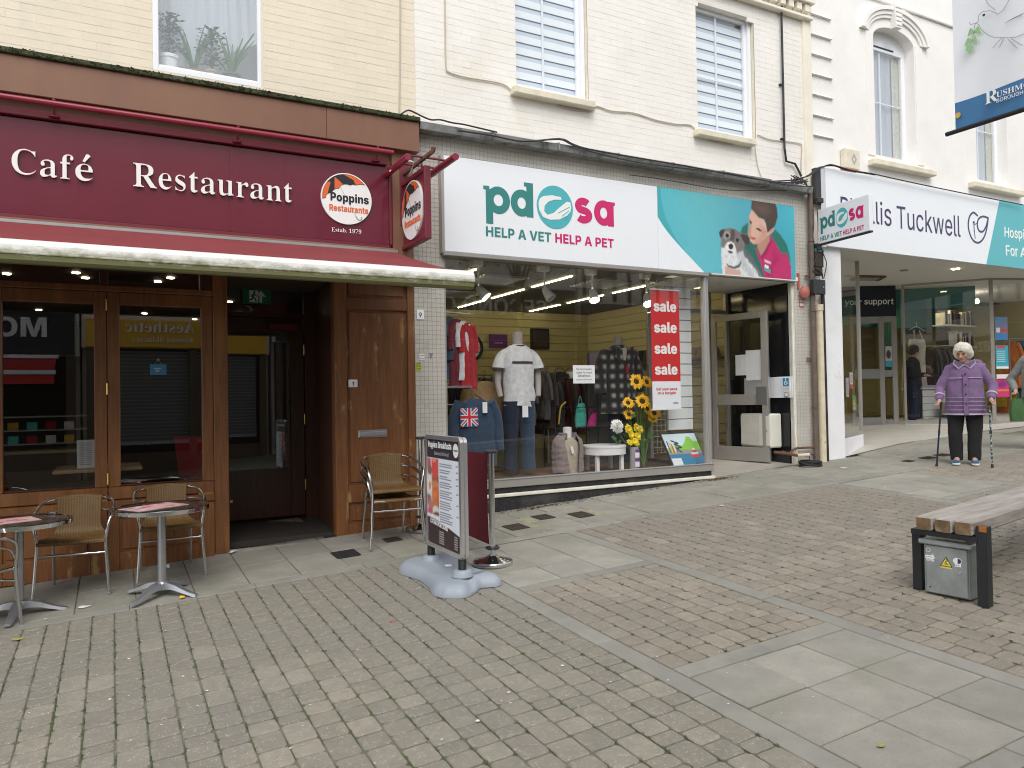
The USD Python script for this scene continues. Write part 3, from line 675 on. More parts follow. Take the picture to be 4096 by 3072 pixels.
def bricks(parent, x0, x1, z0, z1, y, m, holes=(), seed=0, w=0.2295, h=0.0765, limit=300):
    r = random.Random(seed); P = []; hole = unary_union([hh if hasattr(hh, 'area') else rect(*hh) for hh in holes]) if holes else None
    nrow = int((z1 - z0) / h)
    for j in range(nrow):
        za, zb = z0 + j * h, z0 + (j + 1) * h
        x = x0 - (w / 2 if j % 2 else 0)
        while x < x1:
            a, b = max(x, x0), min(x + w, x1); x += w
            if b - a < 0.03 or not inview((a + b) / 2, y, (za + zb) / 2): continue
            spans = [(a, b, za, zb)]
            if hole is not None:
                g = rect(a, b, za, zb).difference(hole)
                if g.is_empty: continue
                spans = [q.bounds for q in (g.geoms if hasattr(g, 'geoms') else [g])]; spans = [(q[0], q[2], q[1], q[3]) for q in spans]
            for (p, q, s, t) in spans:
                if q - p < .02 or t - s < .02: continue
                dy = r.uniform(-.0012, .0008); k = .0006
                mb = MB().box(p, q, y + dy, y + .03, s + k * r.uniform(.6, 1.7), t - k * r.uniform(.2, 2.2), .0015)
                P.append((*mb.arr(), (q - p) / ((p * .47 + y * .88) ** 2)))
    lay(parent, 'brick', P, m, limit=limit, rest='remaining_bricks')

# ================================================================ the cafe
cafe = thing('cafe_building', 'cream painted brick building with the dark red cafe front on the left', 'building')
ZL = 4.661
_win = (0.356, 1.358, 4.843, 6.6)
obj(cafe, 'upper_wall', MB().poly(wall_poly(-4.5, 2.97, 4.60, 8.6, [_win]), 0.3, (0, 8.0028, 0)), 'cream_brick')
bricks(cafe, -1.6, 2.97 - .002, 4.70, 6.35, 7.70, 'cream_brick', [_win], seed=21)
# upper window: white frame, one big pane
w = obj(cafe, 'window', bx(_win[0] - .004, _win[0] + .05, 7.70, 7.77, _win[2], 6.6, .006), 'upvc')
for nm, b in (('frame_rail', (_win[0] + .05, _win[1] - .055, 7.70, 7.77, _win[2], _win[2] + .055)), ('frame_post', (_win[1] - .055, _win[1] - .02, 7.70, 7.77, _win[2], 6.6)), ('glazing_bead', (_win[0] + .05, _win[1] - .055, 7.715, 7.745, _win[2] + .055, _win[2] + .072))):
    obj(w, nm, bx(*b, .006), 'upvc')
obj(w, 'reveal', bx(_win[1] - .02, _win[1] + .0, 7.702, 7.86, _win[2] - .02, 6.6), 'cream_brick')
obj(w, 'pane', MB().quad((_win[0] + .05, 7.74, _win[2] + .055), (_win[1] - .055, 7.74, _win[2] + .055), (_win[1] - .055, 7.74, 6.6), (_win[0] + .05, 7.74, 6.6)), 'glass_upper')
obj(cafe, 'sill_board', bx(_win[0] - .05, _win[1] + .05, 7.78, 8.12, _win[2] - .03, _win[2] + .02), 'upvc')
obj(cafe, 'room_wall', bx(_win[0] - 1, _win[1] + 1, 8.7, 8.75, 4.3, 7.5), 'slat_white')
obj(cafe, 'room_ceiling', bx(_win[0] - 1, _win[1] + 1, 8.02, 9.4, 7.4, 7.45), 'int_ceiling')
# net curtain, gathered to one side below
nx, nz = 90, 24; P = np.zeros((nz, nx, 3))
for i in range(nz):
    for j in range(nx):
        t, s = j / (nx - 1), i / (nz - 1); z = 5.05 + s * 1.5
        x = _win[0] + .02 + t * (_win[1] - _win[0] - .04)
        P[i, j] = (x, 7.97 + .018 * math.sin(t * 60 + 3 * s) + .012 * math.sin(t * 23), z + (0.55 * (t - .35) * (1 - s) ** 2 if t > .35 else -.12 * (1 - s) * (.35 - t)))
MATS['net'] = usdkit.material(stage, '/World/Looks/net', {'t': ('transparent_bsdf', {}), 'd': ('diffuse_bsdf', {'color': (0.78, 0.82, 0.86)}), 'tr': ('translucent_bsdf', {'color': (0.7, 0.75, 0.8)}), 'm1': ('mix_closure', {'fac': 0.35}), 'm': ('mix_closure', {'fac': 0.82})},
                              [('d.BSDF', 'm1.closure1'), ('tr.BSDF', 'm1.closure2'), ('t.BSDF', 'm.closure1'), ('m1.closure', 'm.closure2')], surface='m.closure')
obj(None, 'net_curtain', MB().grid(P), 'net', label='white net curtain gathered aside behind the upstairs window over the cafe', cat='curtain', smooth=True)
def pot_plant(x, y, z, r0, h, m_, label, kind, seed):
    r = random.Random(seed); t = thing('potted_plant', label, 'potted plant', (x, y, z), group='plants on the upstairs sill')
    obj(t, 'pot', MB().lathe([(0, 0), (r0 * .75, 0), (r0 * .97, h * .85), (r0 * 1.06, h * .85), (r0 * 1.06, h), (r0 * .9, h), (r0 * .88, h * .9), (0, h * .88)], sides=24), m_, smooth=35)
    lf = MB()
    if kind == 'spiky':
        for k in range(16):
            a = r.uniform(0, 6.28); L = r.uniform(.2, .5); d = r.uniform(.1, .28)
            pts = [(0, 0, h * .85), (math.cos(a) * d * .45, math.sin(a) * .06, h + L * .55), (math.cos(a) * d, math.sin(a) * .1, h + L)]
            lf.tube(spline(pts, 4), np.linspace(.016, .003, 9), 5)
    else:
        for k in range(200):
            a, b = r.uniform(0, 6.28), r.uniform(0, 1); q = r.uniform(.0, .17) * (1.1 - .4 * b); px, py, pz = math.cos(a) * q, math.sin(a) * q * .5, h + .03 + b * .40
            s = r.uniform(.015, .035); c_, s_ = math.cos(a) * s, math.sin(a) * s
            lf.add([(px - c_, py - s_, pz), (px + s_ * .5, py - c_ * .5, pz + s * .4), (px + c_, py + s_, pz + r.uniform(-.01, .02)), (px - s_ * .5, py + c_ * .5, pz + s * .2)], [[0, 1, 2], [0, 2, 3]])
        lf.tube([(0, 0, h * .8), (.01, 0, h + .4)], .008, 5)
    obj(t, 'leaves', lf, 'stem_green')
zs = _win[2] + .022
pot_plant(_win[0] + .15, 7.88, zs, .085, .21, 'white_paint', 'white tub with bushy plant, leftmost on the upstairs window sill', 'bushy', 1)
pot_plant(_win[0] + .37, 7.87, zs, .07, .10, 'terracotta', 'terracotta pot with thin leaves beside the white tub upstairs', 'spiky', 2)
pot_plant(_win[0] + .53, 7.86, zs, .055, .13, 'cloth_beige', 'small pale pot in the middle of the upstairs sill', 'bushy', 3)
pot_plant(_win[0] + .72, 7.87, zs, .085, .13, 'cloth_grey', 'dark pot with tall aloe at the right of the upstairs sill', 'spiky', 4)
# ledge grown over with moss, brown fascia box
obj(cafe, 'ledge', bx(-4.5, 2.906, 7.39, 7.70, 4.656, 4.705, .008), 'moss_dark')
mb = MB(); r = random.Random(8)
for _ in range(420):
    x = r.uniform(-1.2, 2.9); s = r.uniform(.003, .010); z = 4.682 + r.uniform(-.026, .026); y = 7.39 - r.uniform(0, .006)
    mb.tm(trimesh.Trimesh(*MB().lathe([(0, -s * .6), (s * .8, -s * .2), (s, .1 * s), (0, s * .7)], (x, y, z), 5).arr(), process=False))
obj(cafe, 'moss_clumps', mb, 'moss_dark', kind='stuff')
xs_ = [-4.5, -2.2, 1.911, 2.901]
for a, b in zip(xs_, xs_[1:]):
    obj(cafe, 'fascia_panel', bx(a + .0015, b - .0015, 7.42, 7.695, 4.337, 4.654, .004), 'brown_clad')
obj(cafe, 'fascia_backing', bx(-4.5, 2.84, 7.545, 7.69, 3.24, 4.335), 'brown_clad')
obj(cafe, 'fascia_end', bx(2.616, 2.843, 7.50, 7.544, 2.93, 4.355, .004), 'brown_clad')
# the cafe's signboard
def slim(g, d): return g.intersection(affinity.translate(g, d, 0))
sb = thing('cafe_sign', 'long glossy burgundy signboard with white Café Restaurant lettering and round badge', 'sign')
zt, zb, xr = 4.152, 3.335, 2.576
obj(sb, 'board', bx(-4.4, 0.9975, 7.50, 7.54, zb, zt, .001), 'burgundy'); obj(sb, 'board', bx(0.998, xr, 7.50, 7.54, zb, zt, .001), 'burgundy')
obj(sb, 'top_rail', bx(-4.4, xr - .02, 7.455, 7.54, zt + .012, zt + .075, .006), 'burgundy_matt')
obj(sb, 'bottom_rail', bx(-4.4, xr + .012, 7.485, 7.54, zb - .045, zb - .004, .006), 'burgundy_matt')
obj(sb, 'side_rail', bx(xr + .002, xr + .03, 7.48, 7.54, zb - .002, zt + .01, .004), 'burgundy_matt')
def place_text(parent, name, g, o, m, depth=.012, u=FX, v=FZ, label=None):
    obj(parent, name, MB().poly(g, depth, o, u, v), m, label)
for word, x0, x1 in (('Caf', -0.734, -0.287), ('e', -0.272, -0.14), ('Restaurant', 0.176, 1.573)):
    gl = slim(glyphs(word, .215, serif=True, thin=0.2, fine=.35), .0105); b = gl.bounds
    gl = affinity.translate(affinity.scale(gl, (x1 - x0) / (b[2] - b[0]), 1, origin=(0, 0)), x0 - b[0] * (x1 - x0) / (b[2] - b[0]), 0)
    if word == 'e': gl = unary_union([gl, affinity.translate(sg.Polygon([(.055, .172), (.072, .164), (.115, .222), (.10, .235), (.083, .235)]), x0, 0)])
    for q in sorted(gl.geoms if hasattr(gl, 'geoms') else [gl], key=lambda q: q.bounds[0]):
        place_text(sb, 'letter', q, (0, 7.486, 3.667), 'ink_white', .016)
place_text(sb, 'small_lettering', fit(slim(glyphs('Estab. 1979', .05, serif=True, thin=.1, fine=.4), .002), 1.967, 2.274), (0, 7.498, 3.424), 'ink_white', .003)

def badge(parent, o, u, v, R, sx=1.0):
    """round white badge with an orange and black umbrella and two lines of lettering"""
    def S(g): return affinity.scale(g, sx * R, R, origin=(0, 0))
    def P(name, g, m, h): place_text(parent, name, S(g), np.asarray(o, float) + np.cross(u, v) * h, m, .0022, u, v)
    d = sg.Point(0, 0).buffer(1, 24)
    w_ = np.asarray(u), np.asarray(v)
    obj(parent, 'badge', MB().poly(S(d), .02, o, u, v), 'ink_white')
    top = d.buffer(-.045)
    cloud = unary_union([ell(.62, .2, .5, .42), ell(.28, .38, .2), ell(-.0, .32, .3, .24), ell(-.3, .12, .28, .24), ell(-.62, -.05, .2, .2), ell(-.82, -.2, .16, .14), rect(-1, 1, -1, -.1), rect(-.5, 1, -1, .12), rect(-.2, 1, -1, .3)])
    dome_ = top.difference(cloud)
    P('umbrella', dome_, 'ink_black', .0202)
    for poly in ([(-.92, .45), (-.66, .56), (-.76, .2), (-.76, -.1), (-1, -.1)], [(-.44, .75), (-.06, .44), (-.44, .22)], [(-.12, .97), (.3, .78), (.46, .42), (.8, .62), (.3, 1.0)]):
        P('umbrella_panel', dome_.buffer(-.012).intersection(sg.Polygon(poly).buffer(.03)), 'ink_orange', .0208)
    P('umbrella_shaft', stroke([(-.27, .47), (.38, -.70)], .012), 'ink_grey', .0203)
    P('umbrella_handle', stroke([(.36, -.66), (.42, -.77), (.5, -.8), (.57, -.77), (.58, -.68)], .045), 'ink_grey', .0204)
    gp = fit(glyphs('Poppins', .3, 860), -.64, .88, -.22, .22); P('lettering', gp.difference(rect(-1, 1, -.30, -.28)), 'ink_black', .0212)
    P('lettering', fit(glyphs('Restaurants', .2, 800), -.69, .85, -.52, -.27), 'ink_orange', .0212)
badge(sb, (2.122, 7.499, 3.768), FX, FZ, .262)
# light tube over the sign
lt = thing('sign_light_tube', 'long dark red light tube above the burgundy cafe sign', 'light tube', (0, 7.36, 4.27))
obj(lt, 'tube', MB().tube([(-4.4, 0, 0), (2.586, 0, 0)], .024, 16), 'red_tube', smooth=40)
for px in (-0.423, 1.06, 2.42, -2.5):
    b = obj(lt, 'bracket', MB().tube([(px, .0, -.02), (px, .05, -.075), (px, .12, -.085)], .009, 8), 'burgundy_matt')
    obj(b, 'rose', MB().lathe([(0, 0), (.045, 0), (.04, .01), (0, .012)], sides=20).xform(np.array([[1, 0, 0], [0, .6, 0], [0, 0, 1.0]]), (px, .075, -.092)), 'burgundy_matt')
    obj(b, 'clip', bx(px - .012, px + .012, -.012, .012, .02, .042, .004), 'burgundy_matt')
# hanging sign with its own light trough
hs = thing('hanging_sign', 'burgundy hanging sign with oval umbrella badge at the right end of the cafe front', 'sign')
ya, yb, za, zb2 = 6.83, 7.55, 3.289 , 4.009
X0, X1 = 2.715, 2.785
for nm, b in (('frame_post', (X0, X1, ya, ya + .045, za, zb2)), ('frame_post', (X0, X1, yb - .045, yb, za, zb2)), ('frame_rail', (X0, X1, ya + .045, yb - .045, za, za + .045)), ('frame_rail', (X0, X1, ya + .045, yb - .045, zb2 - .045, zb2))):
    obj(hs, nm, bx(*b, .006), 'burgundy_matt')
obj(hs, 'panel', bx(X0 + .022, X1 - .01, ya + .045, yb - .045, za + .045, zb2 - .045), 'burgundy_matt')
badge(hs, (X0 + .022, (ya + yb) / 2 + .01, (za + zb2) / 2), (0, -1, 0), FZ, .30, .98)
zz = zb2 + .06
obj(hs, 'support_bar', MB().obox((2.735, 7.54, zz + .02), (0, -.86, .0), (.03, 0, 0), (0, 0, .035)), 'rust')
obj(hs, 'bar_point', MB().add([(2.73, 6.68, zz), (2.77, 6.68, zz + .03), (2.73, 6.68, zz + .075), (2.75, 6.6, zz + .05)], [[0, 1, 3], [1, 2, 3], [2, 0, 3], [0, 2, 1]]), 'rust')
for (px_, ye) in ((2.56, 6.86), (2.98, 6.66)):
    obj(hs, 'light_tube', MB().tube([(px_, 7.53, zz + .01), (px_, ye, zz + .01)], .035, 16), 'red_tube', smooth=40)
for yy in (6.92, 7.2): obj(hs, 'cross_bar', MB().tube([(2.56, yy, zz + .045), (2.98, yy, zz + .045)], .011, 8), 'burgundy_matt')
for yy in (6.98, 7.42): obj(hs, 'chain', MB().tube([(2.75, yy, zb2 - .005), (2.75, yy, zz + .022)], .007, 6), 'iron')
obj(hs, 'wall_plate', bx(2.70, 2.80, 7.49, 7.51, 3.55, 4.25), 'burgundy_matt')
obj(hs, 'wire', MB().tube(spline([(2.52, 7.3, zz - .02), (2.6, 7.2, zz + .05), (2.72, 7.15, zz + .06), (2.74, 7.3, zz - .03)]), .006, 6), 'ink_white')
obj(hs, 'wire', MB().tube(spline([(2.80, 7.25, zz - .08), (2.78, 7.2, zz - .02), (2.79, 7.1, zz + .04)]), .006, 6), 'ink_white')
# awning
aw = thing('awning', 'dark red shop awning with a mouldy white front bar over the cafe front', 'awning')
AX = 2.82
zfr = 2.608
obj(aw, 'cassette', bx(-4.4, 2.60, 7.36, 7.50, 3.235, 3.275, .01), 'brown_clad')
obj(aw, 'cassette_edge', bx(-4.4, 2.615, 7.34, 7.36, 3.225, 3.255, .004), 'steel')
P = np.array([[(x + (.02 if False else 0), 7.36 + (6.09 - 7.36) * t, 3.232 + (2.835 - 3.232) * t - .012 * math.sin(t * math.pi)) for x in (list(np.linspace(-4.4, 2.3, 12)) + [2.575 + (AX - .03 - 2.575) * t])] for t in np.linspace(0, 1, 10)])
obj(aw, 'fabric', MB().grid(P, .004), 'awning_fabric', smooth=True)
prof = [(6.09, 2.846), (6.05, 2.85), (6.0, 2.835), (5.975, 2.80), (5.97, 2.765), (5.972, 2.752), (5.966, 2.748), (5.966, 2.738), (5.974, 2.732), (5.985, 2.70), (6.01, 2.682), (6.05, 2.678), (6.09, 2.69)]
pv = [(x, y, z) for x in (-4.4, AX) for y, z in prof]; n_ = len(prof)
F = [(i, (i + 1) % n_, (i + 1) % n_ + n_, i + n_) for i in range(n_)]
obj(aw, 'front_bar', MB().add(pv, F), 'awning_bar', smooth=25)
obj(aw, 'end_cap', MB().poly(sg.Polygon(prof).buffer(.004), .014, (AX, 0, 0), (0, 1, 0), (0, 0, 1)), 'awning_bar')
for xa in (-1.4, 1.35):
    ar = obj(aw, 'folding_arm', MB().tube([(xa, 7.5, 3.14), (xa + .35, 6.85, 2.98)], .022, 8), 'steel'); obj(ar, 'fore_arm', MB().tube([(xa + .35, 6.85, 2.98), (xa, 6.1, 2.76)], .02, 8), 'steel')
ht = thing('patio_heater', 'slim grey heater bar fixed under the awning of the cafe', 'heater')
a_, b_ = (-0.154, 2.884), (0.408, 2.888)
obj(ht, 'housing', bx(a_[0], b_[0], 7.24, 7.34, a_[1] - .02, a_[1] + .045, .01), 'black_plastic')
obj(ht, 'grille', bx(a_[0] + .07, b_[0] - .07, 7.228, 7.239, a_[1] - .01, a_[1] + .03), 'steel')
for k in range(14): obj(ht, 'fin', bx(a_[0] + .08 + k * .03, a_[0] + .086 + k * .03, 7.222, 7.2275, a_[1] - .01, a_[1] + .03), 'steel')
obj(ht, 'stem', bx((a_[0] + b_[0]) / 2 - .03, (a_[0] + b_[0]) / 2 + .03, 7.3, 7.5, a_[1] + .046, a_[1] + .09), 'black_plastic')
# ---- shop front joinery under the awning
Y0 = 7.57
def post(nm, x0, x1, z0, z1, m='wood', y0=Y0, y1=7.65, par=None, c=.006): return obj(par or cafe, nm, bx(x0, x1, y0, y1, z0, z1, c), m)
def leaf_window(x0, x1, hinge):
    wv = post('window', x0, x0 + .10 if hinge else x0 + .085, .975, 2.72)
    post('stile', x1 - .10, x1, .975, 2.72, par=wv); post('bottom_rail', x0, x1, .862, .973, par=wv); 
    a, b = (x0 + .10 if hinge else x0 + .085), x1 - .10
    post('top_rail', a + .001, b - .001, 2.605, 2.72, par=wv)
    obj(wv, 'bead', bx(a, b, 7.585, 7.60, .976, .992, .004), 'wood_dark')
    obj(wv, 'pane', MB().quad((a, 7.61, .976), (b, 7.61, .976), (b, 7.61, 2.604), (a, 7.61, 2.604)), 'glass_cafe')
    return wv
leaf_window(-1.68, -.915, False); w1 = leaf_window(-.905, -.045, False); w2 = leaf_window(-.041, .84, True)
for z in (1.05, 1.85, 2.6): obj(w2, 'hinge', MB().tube([(-.043, 7.563, z - .05), (-.043, 7.563, z + .05)], .009, 8), 'brass')
obj(w1, 'threshold_strip', bx(-.12, -.05, 7.556, 7.569, .852, .868), 'brass'); obj(w2, 'threshold_strip', bx(.70, .835, 7.556, 7.569, .852, .868), 'brass')
post('sill', -1.7, .84, .79, .855, y0=7.535); post('corner_post', .842, .97, .28, 3.1, y0=7.555); post('end_post', -1.8, -1.69, .2, 3.1)
for a, b in ((-1.68, -.92), (-.915, -.05), (-.045, .84)):
    pn = obj(cafe, 'base_panel', bx(a, b, 7.575, 7.63, .19 if a < -.9 else .195, .788), 'wood_worn')
    for q in ((a, a + .09, .2, .788), (b - .13, b, .2, .788), (a + .091, b - .131, .70, .788), (a + .091, b - .131, .2, .39)):
        obj(pn, 'panel_frame', bx(q[0], q[1], 7.556, 7.574, q[2], q[3], .006), 'wood_worn')
    obj(pn, 'raised_field', bx(a + .115, b - .155, 7.562, 7.5745, .415, .675, .01), 'wood_worn')
post('transom_bar', -1.8, .842, 2.722, 2.775, y0=7.56); post('head_beam', -1.8, 2.87, 3.0, 3.22, y0=7.58)
for a, b in ((-1.8, -.10), (-.03, .73)):
    obj(cafe, 'transom_pane', MB().quad((a, 7.61, 2.776), (b, 7.61, 2.776), (b, 7.61, 3.0), (a, 7.61, 3.0)), 'glass_cafe')
post('transom_post', -.10, -.03, 2.776, 3.0, 'wood_dark'); post('transom_post', .73, .842, 2.776, 3.0, 'wood_dark')
# pillar of panelled wood
xp0, xp1 = 2.0, 2.868
pil = obj(cafe, 'panelled_pillar', bx(xp0, xp1, 7.60, 7.70, .30, 3.1), 'wood_worn')
zz_ = [0.38, 0.436, 0.656, 0.83, 2.655, 2.775]
for q in ((xp0, 2.125, .31, 3.1), (2.79, xp1, .315, 3.1)): obj(pil, 'stile', bx(q[0], q[1], 7.57, 7.599, q[2], q[3], .005), 'wood_worn')
for za_, zb_ in ((.32, zz_[1]), (zz_[2], zz_[3]), (zz_[4], zz_[5])): obj(pil, 'rail', bx(2.126, 2.789, 7.572, 7.599, za_, zb_, .005), 'wood_worn' if za_ < 1 else 'wood')
for za_, zb_ in ((zz_[1] + .03, zz_[2] - .03), (zz_[3] + .03, zz_[4] - .03), (zz_[5] + .03, 3.08)): obj(pil, 'field', bx(2.155, 2.76, 7.585, 7.5995, za_, zb_, .008), 'wood' if za_ > 1 else 'wood_worn')
a_, b_ = (2.237, 1.318), (2.55, 1.397)
lb = obj(pil, 'letter_box', bx(a_[0], b_[0], 7.574, 7.584, a_[1], b_[1], .004), 'steel'); obj(lb, 'flap', bx(a_[0] + .012, b_[0] - .012, 7.566, 7.5735, a_[1] + .016, b_[1] - .02, .003), 'alu_bright')
a_, b_ = (2.139, 1.844), (2.23, 1.923)
ks = obj(pil, 'key_switch', bx(a_[0], b_[0], 7.55, 7.5845, a_[1], b_[1], .006), 'upvc')
c_ = ((a_[0] + b_[0]) / 2, (a_[1] + b_[1]) / 2)
obj(ks, 'key_slot', MB().poly(unary_union([ell(c_[0], c_[1] + .008, .008), rect(c_[0] - .004, c_[0] + .004, c_[1] - .022, c_[1] + .008)]), .002, (0, 7.5495, 0)), 'ink_black')
obj(cafe, 'pillar_plinth', bx(1.985, 2.875, 7.555, 7.60, .24, .318, .006), 'slab_front')
# ---- recessed doorway
lob = obj(cafe, 'lobby_floor', MB().add([(.97, 7.56, .272), (2.0, 7.56, .322), (2.1, 8.8, .375), (.9, 8.8, .335)], [[0, 1, 2], [0, 2, 3]]), 'int_dark')
def lobby_z(x, y): t = (y - 7.56) / 1.24; return (.272 + (x - .97) * .0485) * (1 - t) + (.335 + (x - .9) * .033) * t
for (xa, xb, nn, m_) in ((.975, 1.10, 10, 'lobby_black'), (1.105, 1.19, 4, 'lobby_tile'), (1.195, 1.50, 4, 'lobby_tile'), (1.505, 1.80, 4, 'lobby_tile'), (1.805, 1.88, 4, 'lobby_tile'), (1.885, 2.01, 10, 'lobby_black')):
    for k in range(nn):
        y_a, y_b = 7.575 + k * 1.2 / nn, 7.575 + (k + 1) * 1.2 / nn - .006
        q = [(xa, y_a), (xb - .004, y_a), (xb - .004, y_b), (xa, y_b)]
        obj(lob, 'tile', MB().add([(x, y, lobby_z(x, y) + .002) for x, y in q] + [(x + (.001 if i in (0, 3) else -.001), y + (.001 if i < 2 else -.001), lobby_z(x, y) + .006) for i, (x, y) in enumerate(q)], [[4, 5, 6, 7], [0, 1, 5, 4], [1, 2, 6, 5], [2, 3, 7, 6], [3, 0, 4, 7]]), m_)
obj(cafe, 'doorstep', bx(.97, 2.0, 7.53, 7.572, .22, .31), 'slab_front')
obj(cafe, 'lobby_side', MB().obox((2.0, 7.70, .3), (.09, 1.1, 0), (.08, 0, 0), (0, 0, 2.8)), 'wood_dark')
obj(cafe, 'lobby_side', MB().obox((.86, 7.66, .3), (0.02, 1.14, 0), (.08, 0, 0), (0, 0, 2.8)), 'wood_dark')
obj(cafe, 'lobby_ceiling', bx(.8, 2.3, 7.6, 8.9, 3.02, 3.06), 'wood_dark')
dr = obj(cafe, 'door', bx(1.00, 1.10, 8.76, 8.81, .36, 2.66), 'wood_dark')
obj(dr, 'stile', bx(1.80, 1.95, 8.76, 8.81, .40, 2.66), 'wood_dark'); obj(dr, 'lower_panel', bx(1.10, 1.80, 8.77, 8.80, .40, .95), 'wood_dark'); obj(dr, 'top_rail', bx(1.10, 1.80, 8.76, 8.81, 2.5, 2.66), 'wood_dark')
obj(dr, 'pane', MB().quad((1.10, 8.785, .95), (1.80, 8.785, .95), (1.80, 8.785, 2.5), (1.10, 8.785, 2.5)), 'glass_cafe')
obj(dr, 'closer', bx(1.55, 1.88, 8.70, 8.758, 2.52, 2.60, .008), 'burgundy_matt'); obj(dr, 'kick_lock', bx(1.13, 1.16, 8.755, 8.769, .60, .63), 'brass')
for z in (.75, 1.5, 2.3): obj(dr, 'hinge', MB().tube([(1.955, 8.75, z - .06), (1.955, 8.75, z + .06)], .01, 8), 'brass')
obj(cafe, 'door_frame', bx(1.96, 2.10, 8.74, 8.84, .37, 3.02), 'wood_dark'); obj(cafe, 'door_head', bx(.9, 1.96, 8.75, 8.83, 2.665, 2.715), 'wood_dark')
obj(cafe, 'door_transom', MB().quad((.95, 8.79, 2.715), (1.96, 8.79, 2.715), (1.96, 8.79, 3.02), (.95, 8.79, 3.02)), 'glass_cafe')
ex = thing('exit_sign', 'green exit sign with running figure and arrow over the cafe door', 'sign')
a_, b_ = (1.28, 2.806), (1.589, 2.978); cx = (a_[0] + b_[0]) / 2; hh = b_[1] - a_[1]
obj(ex, 'housing', bx(a_[0], b_[0], 8.72, 8.75, b_[1] + .002, b_[1] + .085), 'ink_grey'); obj(ex, 'plate', bx(a_[0], b_[0], 8.73, 8.742, a_[1], b_[1]), 'ink_green')
ox, oz = a_[0] + .075, a_[1] + .02; k = hh - .04
obj(ex, 'pictogram', MB().poly(rect(ox, ox + .095, oz, oz + k), .002, (0, 8.7295, 0)), 'ink_white')
man = unary_union([ell(ox + .055, oz + k * .86, .012), stroke([(ox + .05, oz + k * .72), (ox + .04, oz + k * .45)], .022), stroke([(ox + .04, oz + k * .45), (ox + .065, oz + k * .3), (ox + .07, oz + k * .08)], .014), stroke([(ox + .04, oz + k * .45), (ox + .03, oz + k * .25), (ox + .008, oz + k * .2)], .014), stroke([(ox + .05, oz + k * .7), (ox + .075, oz + k * .52), (ox + .088, oz + k * .6)], .010), stroke([(ox + .05, oz + k * .7), (ox + .022, oz + k * .6), (ox + .02, oz + k * .45)], .010)])
obj(ex, 'running_figure', MB().poly(man, .0012, (0, 8.7268, 0)), 'ink_green')
axx = b_[0] - .11
obj(ex, 'arrow', MB().poly(unary_union([rect(axx - .014, axx + .014, oz, oz + k * .7), sg.Polygon([(axx, oz + k), (axx - .055, oz + k * .5), (axx - .03, oz + k * .5), (axx, oz + k * .78), (axx + .03, oz + k * .5), (axx + .055, oz + k * .5)])]), .002, (0, 8.7295, 0)), 'ink_white')
# ---- inside the cafe
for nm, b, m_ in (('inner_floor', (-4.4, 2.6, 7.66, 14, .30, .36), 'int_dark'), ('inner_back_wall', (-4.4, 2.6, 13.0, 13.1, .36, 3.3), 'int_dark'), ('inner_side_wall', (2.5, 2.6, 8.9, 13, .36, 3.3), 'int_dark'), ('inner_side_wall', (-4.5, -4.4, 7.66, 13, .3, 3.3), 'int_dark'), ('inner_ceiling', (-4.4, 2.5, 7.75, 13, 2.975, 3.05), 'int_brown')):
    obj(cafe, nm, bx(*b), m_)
for i, (x, y) in enumerate([(-.88, 8.5), (-.30, 8.2), (-.23, 8.5), (.52, 8.2), (.42, 8.5), (-.92, 10.6), (-.23, 10.6), (.46, 10.6), (-.85, 11.6), (.4, 11.6), (1.3, 9.9), (1.6, 11.2), (1.1, 12.2), (-.2, 12.3), (.45, 9.5)]):
    obj(cafe, 'downlight', MB().lathe([(0, 0), (.035, 0), (.035, .012), (0, .012)], (x, y, 2.962), 12), 'lamp_down')
# table and chairs just inside the window
t = thing('indoor_table', 'pale wooden table behind the cafe window holding a menu card', 'table', (-.12, 8.12, .36))
obj(t, 'table_top', bx(-.36, .36, -.32, .32, .735, .765, .008), 'cardboard')
obj(t, 'column', MB().tube([(0, 0, 0.02), (0, 0, .735)], .035, 12), 'black_paint'); obj(t, 'foot', MB().lathe([(0, 0), (.22, 0), (.2, .025), (.04, .04), (0, .04)], sides=24), 'black_paint')
mc = thing('menu_card', 'white menu card standing on the table inside the cafe window', 'menu', (-.225, 7.98, 1.126))
painted(mc, 'card_face', (-.07, -.012, 0), FX, FZ, .15, .26, (.72, .74, .8), [(rect(.02, .12, z, z + .006), (.25, .25, .3), .004) for z in np.arange(.03, .23, .018)], n=40)
obj(mc, 'card', bx(-.07, .08, -.011, -.006, 0, .26), 'paper')
for i, (x, y, a, lb) in enumerate([(-.75, 8.6, 1.4, 'left of the wooden table'), (.62, 8.7, -1.5, 'right of the wooden table'), (.95, 9.4, 2.4, 'deeper in the cafe behind the doorway')]):
    t = thing('red_cafe_chair', f'dark red upholstered chair inside the cafe {lb}', 'chair', (x, y, .36), a, group='red chairs inside the cafe')
    obj(t, 'seat', bx(-.21, .21, -.21, .21, .43, .49, .02), 'cloth_red'); obj(t, 'backrest', MB().obox((-.2, .19, .52), (.4, 0, 0), (0, .03, 0), (0, .08, .45), .015), 'cloth_red')
    for (lx, ly) in ((-.18, -.18), (.18, -.18), (-.18, .18), (.18, .18)): obj(t, 'leg', bx(lx - .018, lx + .018, ly - .018, ly + .018, 0, .43), 'black_paint')
t = thing('cafe_counter', 'dim counter with a lit glass display at the back of the cafe', 'counter', (-1.6, 11.3, .36))
obj(t, 'base', bx(-1.4, 1.4, -.3, .3, 0, .75), 'int_brown'); obj(t, 'top', bx(-1.45, 1.45, -.35, .35, .75, .79), 'cardboard')
for k in range(3): obj(t, 'shelf', bx(-.2, 1.3, -.25, .2, .86 + k * .17, .875 + k * .17), 'steel')
